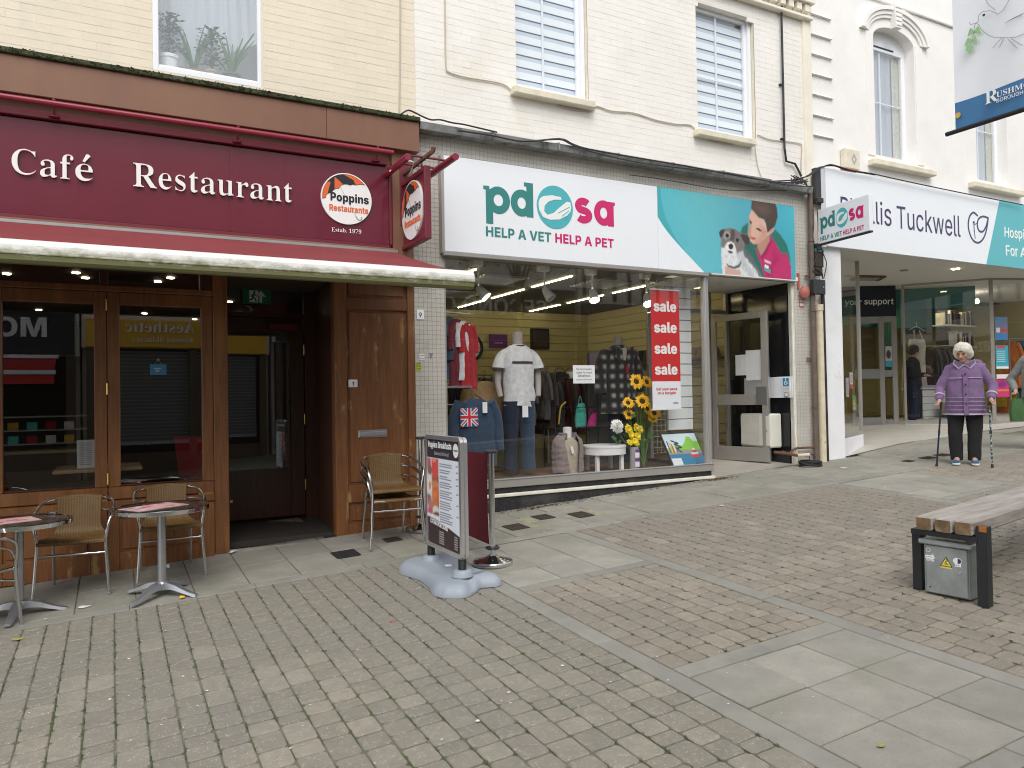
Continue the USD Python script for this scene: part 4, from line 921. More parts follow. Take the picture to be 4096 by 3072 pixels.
for k in range(14): obj(t, 'packet', bx(-.15 + (k % 7) * .2, -.04 + (k % 7) * .2, -.2, -.1, .876 + (k // 7) * .17, .97 + (k // 7) * .17), ['cloth_red', 'cloth_ivory', 'cloth_yellow', 'cloth_teal'][k % 4])
bs = thing('door_notice', 'small blue notice hanging by a sucker inside the cafe window', 'notice')
a_, b_ = (0.303, 1.975), (0.44, 2.075)
painted(bs, 'card', (a_[0], 7.616, a_[1]), FX, FZ, b_[0] - a_[0], b_[1] - a_[1], (.04, .34, .66), [(rect(.035, .09, .055, .065), (.7, .8, .9), .004), (rect(.05, .075, .03, .045), (.6, .75, .9), .006)], n=40)
obj(bs, 'hook', MB().tube([((a_[0] + b_[0]) / 2 - .03, 7.615, b_[1]), ((a_[0] + b_[0]) / 2, 7.615, b_[1] + .035), ((a_[0] + b_[0]) / 2 + .03, 7.615, b_[1])], .002, 5), 'alu_bright'); obj(bs, 'sucker', MB().tube([((a_[0] + b_[0]) / 2, 7.619, b_[1] + .04), ((a_[0] + b_[0]) / 2, 7.612, b_[1] + .04)], [.014, .006], 10), 'alu_bright')

# ================================================================ the charity shop in the middle
shop = thing('charity_shop_building', 'ivory painted brick building with the long white and turquoise shop sign in the middle', 'building')
WY = 7.70
xa, xb = 2.97 + .001, 9.287
w1_ = (4.247, 5.274, 5.392, 7.4); w2_ = (7.059, 8.148, 5.311, 7.07)
obj(shop, 'upper_wall', MB().poly(wall_poly(xa, xb, 4.3, 9.2, [w1_, w2_]), 0.3, (0, 8.0028, 0)), 'ivory_brick')
bricks(shop, xa + .002, xb - .16, 4.72, 7.6, WY, 'ivory_brick', [w1_, w2_], seed=31)
def shop_window(b, dark, label=None):
    x0, x1, z0, z1 = b; y = 7.80
    wv = obj(shop, 'window', bx(x0, x0 + .05, y, y + .06, z0, z1, .006), 'upvc', label)
    for q in ((x1 - .10, x1 - .055, z0, z1), (x0 + .05, x1 - .10, z0, z0 + .045), (x0 + .05, x1 - .10, z1 - .05, z1)): obj(wv, 'frame', bx(q[0], q[1], y, y + .06, q[2], q[3], .006), 'upvc')
    obj(wv, 'outer_post', bx(x1 - .054, x1 - .006, y - .04, y + .06, z0, z1, .006), 'upvc')
    xm = x0 + .05 + (x1 - .10 - x0 - .05) * .46
    obj(wv, 'glazing_bar', bx(xm - .011, xm + .011, y + .03, y + .05, z0 + .045, z1 - .05), 'upvc')
    obj(wv, 'glazing_bar', bx(x0 + .05, x1 - .10, y + .032, y + .048, (z0 + z1) / 2 - .08, (z0 + z1) / 2 - .065), 'upvc') if dark else None
    obj(wv, 'pane', MB().quad((x0 + .05, y + .025, z0 + .045), (x1 - .10, y + .025, z0 + .045), (x1 - .10, y + .025, z1 - .05), (x0 + .05, y + .025, z1 - .05)), 'glass_upper')
    k = 0; z = z0 + .03
    while z < z1 - .1:
        obj(wv, 'blind_band', bx(x0 + .02, x1 - .03, y + .062 + (k % 2) * .012, y + .068 + (k % 2) * .012, z, z + (.064 if k % 2 else .085)), 'blind_light' if k % 2 == 0 else 'blind_dark'); z += .075; k += 1
    obj(shop, 'reveal', bx(x1 - .002, x1 + .0, WY + .01, y + .2, z0, z1), 'putty')
mat('blind_light', (0.85, 0.87, 0.87), 0.8); mat('blind_dark', (0.58, 0.64, 0.72), 0.8)
shop_window(w1_, False); shop_window(w2_, True)
obj(shop, 'room_back', bx(xa, xb, 8.5, 8.55, 4.8, 7.5), 'int_dark')
for (a, b, z) in ((4.157, 5.305, 5.314), (6.966, 8.043, 5.243)):
    obj(shop, 'window_sill', bx(a, b, 7.585, 7.86, z - .045, z + .045, .012), 'putty')
# cornice with dentils at the upper right
zc = 7.266
obj(shop, 'cornice', bx(6.2, xb, 7.60, 7.70, zc, zc + .05, .01), 'ivory_render'); obj(shop, 'cornice', bx(6.2, xb, 7.56, 7.70, zc + .22, zc + .32, .01), 'ivory_render')
for k in range(16):
    x = xb - .12 - k * .17; obj(shop, 'dentil', bx(x - .05, x + .05, 7.60, 7.70, zc + .10, zc + .215, .006), 'ivory_render')
obj(shop, 'pilaster', bx(xb - .155, xb + .02, 7.665, 7.80, 4.72, 9.2, .012), 'ivory_render')
# lead ledge over the shop front
segs = np.linspace(2.911, 8.949, 8)
for k, (a, b) in enumerate(zip(segs, segs[1:])):
    z0 = 4.597 + rng.uniform(-.006, .006)
    obj(shop, 'ledge_sheet', MB().add([(a + .002, 7.42, z0), (b - .002, 7.42, z0 + rng.uniform(-.006, .006)), (b - .002, 7.40, z0 + .075), (a + .002, 7.40, z0 + .075), (a + .002, 7.70, z0), (b - .002, 7.70, z0), (b - .002, 7.70, z0 + .15), (a + .002, 7.70, z0 + .15)],
        [[0, 1, 2, 3], [3, 2, 6, 7], [4, 0, 3, 7], [1, 5, 6, 2], [4, 5, 1, 0]]), 'lead')
    if k: obj(shop, 'ledge_roll', MB().tube([(a, 7.395, z0), (a, 7.392, z0 + .075), (a, 7.68, z0 + .15)], .011, 6), 'lead')
# mosaic tile cladding
SY = 7.57
zl = 4.66
sign = (3.21, 8.654, 3.32, 4.375)
obj(shop, 'cladding_bed', MB().poly(unary_union([rect(2.87, 3.225, .3, zl), rect(8.70, 9.14, .55, zl), rect(3.2, 8.75, 3.3, zl)]), .06, (0, SY + .064, 0)), 'grout')
P = []; r = random.Random(9)
def tiles(x0, x1, z0f, z1, w, h, off=0.0):
    n = max(1, round((x1 - x0) / w)); w = (x1 - x0) / n
    for i in range(n):
        z = z1
        while z > z0f(x0 + i * w) + h * .4:
            mb = MB().box(x0 + i * w + .0016, x0 + (i + 1) * w - .0016, SY + r.uniform(-.0008, .0008), SY + .01, z - h + .0016, z - .0016, .0008)
            x_ = x0 + i * w; P.append((*mb.arr(), w * h / (x_ * .47 + 6.7) ** 2)); z -= h
tiles(2.872, 3.222, lambda x: gz(x, SY), zl - .005, .05, .05)
tiles(3.225, 8.70, lambda x: 4.385, zl - .005, .05, .0505)
tiles(8.702, 9.138, lambda x: gz(x, SY) + .02, zl - .005, .062, .05)
lay(shop, 'mosaic_tile', P, 'tile', rest='remaining_tiles')
obj(shop, 'pier_return', bx(8.692, 8.70, 7.575, 7.68, .62, 3.30), 'white_strip')
# the long sign
sg_ = thing('shop_sign', 'long white sign with coloured lettering, hands emblem and picture of a man with a dog', 'sign')
sx0, sx1, sz0, sz1 = sign; SYF = 7.50
xm = 6.162
obj(sg_, 'panel', bx(sx0, xm - .001, SYF, 7.565, sz0, sz1, .003), 'sign_white'); obj(sg_, 'panel', bx(xm + .001, sx1, SYF, 7.565, sz0, sz1, .003), 'sign_white')
obj(sg_, 'bottom_trim', bx(sx0 - .02, 7.005, SYF - .006, 7.60, sz0 - .045, sz0 - .003, .004), 'alu_frame'); obj(sg_, 'end_trim', bx(sx0 - .035, sx0 - .002, SYF - .004, 7.58, sz0 - .02, sz1 + .005, .003), 'alu_frame')
PS = lambda g, m_, nm, h=.003, y=SYF: obj(sg_, nm, MB().poly(g, h, (0, y - .0006, 0)), m_)
# p d (hands) s a : strokes of even width
c1 = [(3.882, 3.931), (4.182, 3.878), (4.621, 3.942), (5.036, 3.915), (5.346, 3.923)]
wst = .125; R_ = .20
pts = [(3.756, 4.091), (3.748, 3.673), (4.3, 4.189), (4.292, 3.796), (5.436, 4.075), (5.429, 3.789)]
def ring(c, R, w): return sg.Point(*c).buffer(R, 20).difference(sg.Point(*c).buffer(R - w, 20))
pc, dc, oc, sc, ac = c1
zb_, zt_ = 3.793, 4.104
zbase = zb_; R_ = (zt_ - zb_) / 2; yc = zb_ + R_; wst = .088
asc = 4.193; dsc = 3.671
lx = [3.716, 4.023, 4.033, 4.329, 4.899, 5.154, 5.182, 5.474]
def bowl(x0, x1): return ell((x0 + x1) / 2, yc, (x1 - x0) / 2, R_, 60).difference(ell((x0 + x1) / 2, yc, (x1 - x0) / 2 - wst, R_ - wst, 60))
g_p = unary_union([bowl(lx[0] + .01, lx[1]), rect(lx[0], lx[0] + wst, dsc, yc + R_ * .75), rect(lx[0] - .03, lx[0] + wst * .5, zt_ - .05, zt_ - .008)])
g_d = unary_union([bowl(lx[2], lx[3] - .01), rect(lx[3] - wst, lx[3], zb_, asc), rect(lx[3] - wst - .03, lx[3], asc - .045, asc)])
g_a = unary_union([bowl(lx[6], lx[7] - .01), rect(lx[7] - wst, lx[7], zb_, yc + R_ * .8), rect(lx[7] - wst, lx[7] + .02, zt_ - .05, zt_ - .01)])
sxx = (lx[4] + lx[5]) / 2; hw = (lx[5] - lx[4]) / 2 - wst / 2
arc = lambda cx, cz, rx, rz, a0, a1: [(cx + rx * math.cos(math.radians(a)), cz + rz * math.sin(math.radians(a))) for a in np.linspace(a0, a1, 14)]
r2 = (R_ - wst / 2) / 2
g_s = sg.LineString(arc(sxx, yc + r2, hw * .9, r2, 35, 250)[:-1] + arc(sxx, yc - r2, hw, r2, 80, -145)).buffer(wst / 2, cap_style='flat')
PS(g_p, 'ink_teal_dark', 'letter'); PS(g_d, 'ink_teal_dark', 'letter'); PS(g_s, 'ink_pink', 'letter'); PS(g_a, 'ink_pink', 'letter')
orr = 0.249; oc = (4.626, 3.946)
obj(sg_, 'emblem_disc', MB().poly(ell(oc[0], oc[1], orr, 0.256, 60), .003, (0, SYF - .0006, 0)), 'ink_teal')
mats_h = [(4.421, 4.023), (4.466, 4.057), (4.585, 4.079), (4.704, 4.07), (4.712, 4.048), (4.61, 4.037), (4.53, 4.005), (4.477, 3.95), (4.47, 3.881), (4.514, 3.84), (4.607, 3.872), (4.688, 3.944), (4.792, 4.024), (4.835, 4.022), (4.845, 3.965), (4.838, 3.919), (4.789, 3.867), (4.685, 3.811), (4.552, 3.794), (4.461, 3.817), (4.41, 3.897), (4.404, 3.976)]
mats_p = [(4.482, 3.961), (4.543, 4.007), (4.65, 4.025), (4.703, 4.019), (4.622, 3.953), (4.594, 3.905), (4.554, 3.894), (4.542, 3.92), (4.523, 3.891), (4.497, 3.906)]
PS(sg.Polygon(mats_h).buffer(.004), 'ink_white', 'emblem_hand', y=SYF - .0032)
for k in range(3): PS(stroke([(mats_h[11][0] - .02 + .05 * k, mats_h[11][1] - .06 - .035 * k), (mats_h[13][0] - .01 - .01 * k, mats_h[13][1] - .055 - .045 * k)], .008), 'ink_teal', 'emblem_finger_line', y=SYF - .0064)
zt2_, zb2_ = 3.639, 3.528
for txt_, xa_, xb_, m_ in (('HELP A VET', 3.711, 4.566, 'ink_teal_dark'), ('HELP A PET', 4.621, 5.466, 'ink_pink')):
    PS(fit(glyphs(txt_, .2, 760), xa_, xb_, zb2_, zt2_), m_, 'lettering')
# printed picture
T = lambda P_: [(x - xm - .002, z - sz0) for x, z in P_]
L_ = []
teal = [(5.991, 4.408), (6.036, 4.206), (6.133, 4.031), (6.29, 3.836), (6.51, 3.644), (6.719, 3.482), (6.949, 3.306), (8.692, 3.284), (8.702, 4.395)]
cres = [(5.991, 4.408), (6.036, 4.206), (6.133, 4.031), (6.29, 3.836), (6.51, 3.644), (6.719, 3.482), (6.949, 3.306), (6.81, 3.405), (6.629, 3.558), (6.423, 3.778), (6.294, 3.989), (6.226, 4.227), (6.209, 4.405)]
shapes = [(teal, lambda x, z: np.stack([.085 + .03 * np.sin(x * 2.2), .42 + .05 * np.sin(x * 2.2 + z), .50 + .04 * np.sin(x * 2 + z * 2)], -1), .004), (cres, (.05, .38, .42), .004),
 ([(7.741, 4.055), (7.638, 3.996), (7.593, 3.905), (7.649, 3.81), (7.661, 3.636), (7.793, 3.521), (7.927, 3.405), (7.993, 3.308), (8.063, 3.312), (8.034, 3.487), (7.938, 3.771), (7.776, 3.808), (7.737, 3.917)], (.02, .13, .10), .02),
 ([(8.135, 3.901), (8.253, 4.014), (8.368, 3.947), (8.49, 3.816), (8.548, 3.652), (8.554, 3.535), (8.466, 3.646), (8.358, 3.657), (8.308, 3.762), (8.185, 3.829)], (.022, .16, .125), .02),
 ([(7.852, 3.764), (7.916, 3.605), (7.981, 3.484), (8.027, 3.284), (8.567, 3.29), (8.564, 3.51), (8.486, 3.686), (8.368, 3.683), (8.308, 3.762), (8.171, 3.93), (8.133, 3.85), (8.049, 3.704), (7.968, 3.609)], (.50, .018, .13), .015),
 ([(8.147, 3.75), (8.25, 3.63), (8.139, 3.494), (8.062, 3.287), (8.133, 3.291), (8.21, 3.486), (8.32, 3.596)], (.36, .008, .08), .06),
 ([(8.152, 3.89), (8.058, 3.705), (7.968, 3.603), (7.993, 3.573), (8.092, 3.669), (8.195, 3.856)], (.30, .008, .07), .02),
 ([(7.922, 3.807), (8.135, 3.927), (8.16, 3.853), (8.049, 3.704), (7.968, 3.622), (7.911, 3.731)], (.46, .24, .17), .02),
 ([(7.824, 4.258), (7.761, 4.145), (7.783, 4.022), (7.737, 3.917), (7.756, 3.856), (7.776, 3.808), (7.835, 3.769), (7.939, 3.794), (8.081, 3.884), (8.154, 3.941), (8.226, 3.986), (8.254, 4.027), (8.156, 4.005), (8.11, 3.95), (8.087, 4.075), (8.037, 4.134), (7.933, 4.162), (7.866, 4.231)], (.66, .40, .31), .012),
 ([(7.982, 4.04), (8.119, 3.976), (8.081, 3.884), (7.939, 3.796), (7.87, 3.797), (7.977, 3.888)], (.52, .28, .20), .06),
 ([(7.76, 4.12), (7.774, 4.021), (7.746, 3.943), (7.756, 3.856), (7.786, 3.859), (7.793, 3.972), (7.81, 4.074)], (.45, .24, .17), .03),
 ([(8.141, 3.998), (8.254, 4.029), (8.235, 3.98), (8.162, 3.936)], (.56, .28, .21), .01),
 ([(7.783, 3.869), (7.838, 3.863), (7.886, 3.855), (7.845, 3.833), (7.794, 3.841)], (.42, .10, .09), .01),
 ([(7.893, 3.992), (7.946, 4.001), (8.0, 3.968), (7.97, 3.961), (7.919, 3.977)], (.10, .05, .035), .008),
 ([(7.777, 4.096), (7.81, 4.074), (7.806, 4.049), (7.779, 4.059)], (.10, .05, .035), .008),
 ([(7.828, 4.39), (7.807, 4.262), (7.883, 4.207), (7.95, 4.151), (8.054, 4.136), (8.087, 4.075), (8.11, 3.95), (8.191, 4.008), (8.264, 4.066), (8.322, 4.2), (8.308, 4.327), (8.266, 4.4)], (.060, .036, .027), .014),
 ([(7.87, 4.357), (7.851, 4.28), (7.935, 4.213), (8.056, 4.187), (8.164, 4.261), (8.096, 4.343)], (.11, .068, .05), .09),
 ([(7.256, 3.679), (7.237, 3.58), (7.25, 3.483), (7.25, 3.3), (7.941, 3.292), (7.909, 3.403), (7.792, 3.496), (7.693, 3.589), (7.629, 3.709), (7.547, 3.777), (7.348, 3.76)], (.66, .67, .68), .02),
 ([(7.526, 3.626), (7.627, 3.634), (7.69, 3.489), (7.789, 3.396), (7.821, 3.323), (7.72, 3.354), (7.605, 3.483)], (.48, .49, .51), .07),
 ([(7.63, 3.734), (7.762, 3.619), (7.927, 3.405), (7.958, 3.306), (7.859, 3.438), (7.709, 3.565), (7.644, 3.635)], (.12, .13, .14), .03),
 ([(7.237, 3.873), (7.219, 3.811), (7.251, 3.777), (7.232, 3.69), (7.289, 3.682), (7.348, 3.754), (7.431, 3.767), (7.487, 3.722), (7.526, 3.626), (7.611, 3.658), (7.646, 3.722), (7.681, 3.763), (7.749, 3.768), (7.769, 3.845), (7.702, 3.889), (7.618, 3.907), (7.535, 3.924), (7.469, 3.943), (7.37, 3.946), (7.288, 3.921)], (.19, .165, .155), .02),
 ([(7.213, 3.871), (7.238, 3.912), (7.312, 3.929), (7.286, 3.878), (7.252, 3.813), (7.219, 3.811)], (.045, .035, .035), .012),
 ([(7.601, 3.893), (7.702, 3.883), (7.768, 3.832), (7.746, 3.762), (7.673, 3.762), (7.632, 3.808)], (.055, .035, .035), .015),
 ([(7.436, 3.94), (7.494, 3.933), (7.482, 3.833), (7.447, 3.768), (7.398, 3.77), (7.417, 3.864)], (.09, .07, .065), .03),
 ([(7.319, 3.88), (7.284, 3.816), (7.317, 3.807), (7.383, 3.825), (7.401, 3.863), (7.368, 3.885)], (.36, .34, .33), .03),
 ([(7.317, 3.696), (7.356, 3.749), (7.418, 3.768), (7.471, 3.746), (7.498, 3.686), (7.476, 3.622), (7.401, 3.586), (7.319, 3.617)], (.70, .69, .69), .02),
 ([(7.372, 3.719), (7.405, 3.744), (7.446, 3.741), (7.462, 3.708), (7.444, 3.672), (7.403, 3.66), (7.375, 3.682)], (.022, .02, .022), .008),
 ([(7.361, 3.635), (7.402, 3.642), (7.451, 3.633), (7.426, 3.609), (7.385, 3.613)], (.12, .06, .06), .01),
 ([(7.323, 3.846), (7.338, 3.87), (7.371, 3.87), (7.384, 3.847), (7.366, 3.823), (7.334, 3.823)], (.015, .012, .012), .006),
 ([(7.511, 3.796), (7.524, 3.822), (7.549, 3.824), (7.561, 3.8), (7.547, 3.777), (7.522, 3.777)], (.015, .012, .012), .006),
 ([(7.307, 3.487), (7.372, 3.443), (7.47, 3.431), (7.555, 3.474), (7.598, 3.532), (7.602, 3.495), (7.57, 3.431), (7.469, 3.4), (7.354, 3.414)], (.07, .11, .11), .012),
 ([(7.298, 3.432), (7.346, 3.423), (7.436, 3.398), (7.569, 3.394), (7.592, 3.321), (7.299, 3.315)], (.60, .36, .28), .015),
 ([(8.042, 3.475), (8.164, 3.43), (8.144, 3.378), (8.028, 3.424)], (.06, .36, .34), .006), ([(8.052, 3.501), (8.121, 3.481), (8.108, 3.448), (8.042, 3.469)], (.75, .75, .75), .006),
 ([(8.045, 3.57), (8.162, 3.541), (8.157, 3.515), (8.044, 3.543)], (.7, .55, .6), .012)]
for i_, (pg, col, soft) in enumerate(shapes):
    P_ = np.array(T(pg)); q_ = sg.Polygon(P_).buffer(0)
    if i_ < 2: q_ = sg.Polygon(np.vstack([spline(P_[:7], 8), P_[7:]] if i_ == 0 else [spline(P_[:7], 8), spline(P_[7:], 8)])).buffer(0)
    else: q_ = q_.buffer(-.008).buffer(.016).buffer(-.008) if q_.area > .004 else q_.buffer(.004)
    fur = 17 <= i_ <= 25
    L_.append((q_, col, soft * (1.6 if i_ > 1 else 1), .035 if fur else (.008 if i_ > 1 else 0.0)))
    if fur: L_.append((q_.intersection(sg.box(-9, -9, 9, 9)), (lambda c: lambda x, z: np.asarray(c) * (1 + .55 * (meshkit.fbm(np.stack([x * 60, z * 25, 0 * x], -1), 3, 7) - .5))[..., None])(col), soft * 1.6, .035))
painted(sg_, 'picture', (xm + .002, SYF - .0008, sz0), FX, FZ, sx1 - xm - .003, sz1 - sz0, (.80, .82, .85), L_, n=430, noise=.02)
# ---- glass front
GY = 7.61
gx0, gx1, gz0_, gz1_ = 3.245, 6.985, .775, 3.275
obj(shop, 'display_window', MB().quad((gx0, GY, gz0_), (gx1, GY, gz0_), (gx1, GY, gz1_), (gx0, GY, gz1_)), 'glass')
obj(shop, 'window_head', bx(gx0 - .02, gx1, 7.585, 7.66, gz1_ + .001, 3.30, .004), 'alu_frame')
obj(shop, 'window_jamb', bx(gx0 - .03, gx0, 7.58, 7.66, gz0_, gz1_, .004), 'alu_frame')
sl = obj(shop, 'window_ledge', bx(3.20, 7.07, 7.545, 7.66, .685, gz0_ - .002, .006), 'alu_frame'); obj(sl, 'ledge_lip', bx(3.20, 7.072, 7.538, 7.60, gz0_ - .0015, gz0_ + .012, .003), 'alu_bright')
cp = obj(shop, 'corner_post', bx(gx1 - .01, 7.06, 7.57, 7.64, gz0_, 3.30, .006), 'alu_frame'); obj(cp, 'post_trim', bx(gx1 + .003, gx1 + .02, 7.56, 7.569, gz0_ + .02, 3.29, .002), 'alu_bright')
obj(shop, 'side_window', MB().quad((7.03, 7.64, gz0_), (7.03, 8.83, gz0_), (7.03, 8.83, gz1_), (7.03, 7.64, gz1_)), 'glass')
obj(shop, 'plinth', bx(3.20, 7.05, 7.575, 7.66, .30, .684), 'granite')
obj(shop, 'plinth_strip', bx(3.20, 7.085, 7.535, 7.59, .58, .617, .006), 'white_strip'); obj(shop, 'plinth_foot', bx(3.20, 7.075, 7.555, 7.60, .28, .579), 'granite')
obj(shop, 'side_plinth', bx(6.99, 7.05, 7.66, 8.85, .5, .77), 'granite')
# entrance
obj(shop, 'entrance_floor', MB().add([(7.05, 7.572, gz(7.05, 7.57) + .006), (8.70, 7.572, gz(8.7, 7.57) + .006), (8.70, 8.9, gz(8.7, 8.9) + .004), (7.05, 8.9, gz(7.05, 8.9) + .004)], [[0, 1, 2, 3]]), 'floor_pink')
for i in range(4):
    for j in range(3):
        a, b, c, d = 7.06 + i * .41, 7.06 + (i + 1) * .41 - .003, 7.576 + j * .43, 7.576 + (j + 1) * .43 - .003
        obj(shop, 'floor_tile', MB().add([(x, y, gz(x, y) + dz) for dz in (.002, .010) for x, y in ((a, c), (b, c), (b, d), (a, d))], [[4, 5, 6, 7], [0, 1, 5, 4], [1, 2, 6, 5], [2, 3, 7, 6], [3, 0, 4, 7]]), 'floor_pink')
obj(shop, 'entrance_soffit', bx(7.06, 8.70, 7.50, 8.9, 3.305, 3.36), 'soffit_white')
obj(shop, 'side_wall', bx(8.68, 8.72, 7.69, 8.9, .58, 3.31), 'black_gloss'); obj(shop, 'side_wall_foot', bx(8.672, 8.68, 7.70, 8.88, .60, .86), 'iron_dark')
obj(shop, 'side_board', bx(8.655, 8.679, 7.60, 8.54, 1.63, 1.94, .003), 'sign_white'); obj(shop, 'side_trim', bx(8.66, 8.69, 7.585, 7.61, .62, 3.30), 'white_strip')
mb_ = thing('meter_cabinet', 'white meter cabinet on the black wall inside the shop entrance', 'cabinet', (8.56, 8.13, .9))
obj(mb_, 'body', bx(-.105, .115, -.30, .31, 0, .50, .02), 'meter_box'); obj(mb_, 'door', bx(-.115, -.106, -.28, .29, .03, .47, .006), 'meter_box'); obj(mb_, 'lock', MB().tube([(-.118, -.22, .25), (-.112, -.22, .25)], .012, 10), 'steel')
ws = thing('wheelchair_sign', 'small blue and white wheelchair symbol sign on the board in the shop entrance', 'sign')
obj(ws, 'plate', bx(8.648, 8.6545, 7.64, 7.79, 1.72, 1.925), 'ink_white'); obj(ws, 'symbol_field', bx(8.6455, 8.6478, 7.66, 7.77, 1.80, 1.92), 'ink_blue')
sym = unary_union([ell(.05, .105, .010), stroke([(.05, .09), (.05, .06), (.075, .06), (.085, .035)], .010), sg.Point(.052, .045).buffer(.028).difference(sg.Point(.052, .045).buffer(.019))])
obj(ws, 'symbol', MB().poly(sym, .001, (8.6452, 7.77, 1.80), (0, -1, 0), FZ), 'ink_white'); place_text(ws, 'lettering', fit(glyphs('Please ring', .02, 500), 0, .11), (8.6475, 7.77, 1.765), 'ink_grey', .001, (0, -1, 0), FZ); place_text(ws, 'lettering', fit(glyphs('for assistance', .02, 500), 0, .11), (8.6475, 7.77, 1.742), 'ink_grey', .001, (0, -1, 0), FZ)
db = thing('call_button', 'grey call button box low on the white board in the shop entrance', 'button'); obj(db, 'box', bx(8.63, 8.6545, 7.655, 7.74, 1.635, 1.715, .004), 'ink_grey'); obj(db, 'button', bx(8.622, 8.6295, 7.675, 7.72, 1.655, 1.695, .003), 'sign_white')
# inner frame of the entrance
IY = 8.86
for q in ((7.06, 7.12, .6, 3.30), (7.62, 7.68, .62, 3.30), (8.26, 8.32, .66, 3.30), (8.62, 8.68, .66, 3.30)): obj(shop, 'inner_frame', bx(q[0], q[1], IY, IY + .06, q[2], q[3], .005), 'alu_frame')
for q in ((7.12, 7.62, 2.97, 3.03), (7.68, 8.26, 2.97, 3.03), (7.12, 7.62, 3.25, 3.30), (7.68, 8.26, 3.25, 3.30), (8.32, 8.62, .66, .78), (8.32, 8.62, 2.97, 3.03)): obj(shop, 'inner_rail', bx(q[0], q[1], IY + .002, IY + .058, q[2], q[3], .005), 'alu_frame')
obj(shop, 'side_light', MB().quad((8.32, IY + .03, .78), (8.62, IY + .03, .78), (8.62, IY + .03, 2.97), (8.32, IY + .03, 2.97)), 'glass')
obj(shop, 'fan_light', MB().quad((7.68, IY + .03, 3.03), (8.26, IY + .03, 3.03), (8.26, IY + .03, 3.25), (7.68, IY + .03, 3.25)), 'glass')
# the open door
H0, H1 = np.array([8.30, 8.85]), np.array([8.475, 7.885]); du = np.append((H1 - H0) / np.linalg.norm(H1 - H0), 0); L = float(np.linalg.norm(H1 - H0)); dn = np.array([-du[1], du[0], 0])
sd = thing('shop_door', 'grey aluminium glazed shop door standing open with two blank papers taped to it', 'door')
def dbox(nm, a, b, z0, z1, m='alu_frame', t=.045, off=0.0, par=None, c=.004):
    return obj(par or sd, nm, MB().obox(np.array([H0[0], H0[1], z0]) + du * a - dn * (t / 2) + dn * off, du * (b - a), dn * t, (0, 0, z1 - z0), c), m)
dbox('stile', 0, .085, .69, 2.92); dbox('stile', L - .10, L, .69, 2.92); dbox('edge_strip', L + .001, L + .012, .69, 2.92, 'alu_bright', .04)
dbox('top_rail', .085, L - .10, 2.82, 2.92); dbox('mid_rail', .085, L - .10, 1.53, 1.69); dbox('bottom_rail', .085, L - .10, .69, .90)
for z0, z1 in ((.90, 1.53), (1.69, 2.82)):
    p0, p1 = np.append(H0, 0) + du * .085, np.append(H0, 0) + du * (L - .10)
    obj(sd, 'pane', MB().quad(*[(p[0], p[1], z) for p, z in ((p0, z0), (p1, z0), (p1, z1), (p0, z1))]), 'glass')
dbox('push_plate', L - .19, L - .005, 1.545, 1.80, 'steel', .012, .03); dbox('push_plate', L - .19, L - .005, 1.545, 1.80, 'steel', .012, -.03)
pp1 = dbox('paper_sheet', .42, .62, 1.98, 2.29, 'paper', .002, .006); pp2 = dbox('paper_sheet', .60, .86, 1.90, 2.35, 'paper', .002, .012)
dbox('handle', L - .06, L - .02, 1.95, 2.0, 'steel', .02, .035)
# stickers and number on the tiled piers
nb = thing('house_number', 'small white plate with the number 9 on the tiled pier', 'number plate')
a_, b_ = (2.897, 2.57), (2.977, 2.675)
obj(nb, 'plate', bx(a_[0], b_[0], 7.563, 7.5688, a_[1], b_[1]), 'sign_white'); place_text(nb, 'numeral', affinity.translate(fit(glyphs('9', .08, 500), .02, .056), 0, 0), (a_[0], 7.5628, a_[1] + .02), 'ink_black', .001)
st = thing('sticker', 'small white sticker with a red line on the tiled pier below the number', 'sticker', group=None); a_, b_ = (2.919, 2.13), (2.977, 2.206)
painted(st, 'print', (a_[0], 7.5662, a_[1]), FX, FZ, b_[0] - a_[0], b_[1] - a_[1], (.75, .75, .75), [(rect(.005, .06, .045, .052), (.6, .05, .05), .004), (rect(.005, .06, .07, .08), (.2, .2, .2), .01), (rect(.005, .06, .01, .02), (.3, .3, .3), .01)], n=30)
st = thing('sticker', 'torn pale sticker remnant on the tiled pier beside the cafe pillar', 'sticker'); obj(st, 'scrap', MB().poly(sg.Polygon([(3.033, 2.21), (3.046, 2.142), (3.061, 2.164), (3.073, 2.202)]), .002, (0, 7.566, 0)), 'galv')
st = thing('sticker', 'yellow warning sticker on the tiled pier beside the cafe pillar', 'sticker'); a_, b_ = (2.88, 2.02), (2.935, 2.095)
painted(st, 'print', (a_[0], 7.5662, a_[1]), FX, FZ, b_[0] - a_[0], b_[1] - a_[1], (.42, .44, .01), [(rect(.005, .055, .04, .05), (.1, .1, .02), .006), (rect(.005, .055, .065, .078), (.1, .1, .02), .006), (rect(.01, .05, .015, .022), (.1, .1, .02), .008)], n=30)

# ================================================================ the white building on the right
hos = thing('hospice_shop_building', 'white rendered building with arched upper window and recessed shop front on the right', 'building')
HX0 = xb + .022
HY = 7.70
axc, aw2 = 11.301, 0.519
az0, az1 = 5.484, 7.396
arch = unary_union([rect(axc - aw2, axc + aw2, az0, az1), ell(axc, az1, aw2, .22, 40)])
w3_ = (13.528, 14.495, 5.423, 7.396)
obj(hos, 'upper_wall', MB().poly(wall_poly(HX0, 24, 3.9, 9.4, [arch, w3_]), .32, (0, HY + .32, 0)), 'white_render')
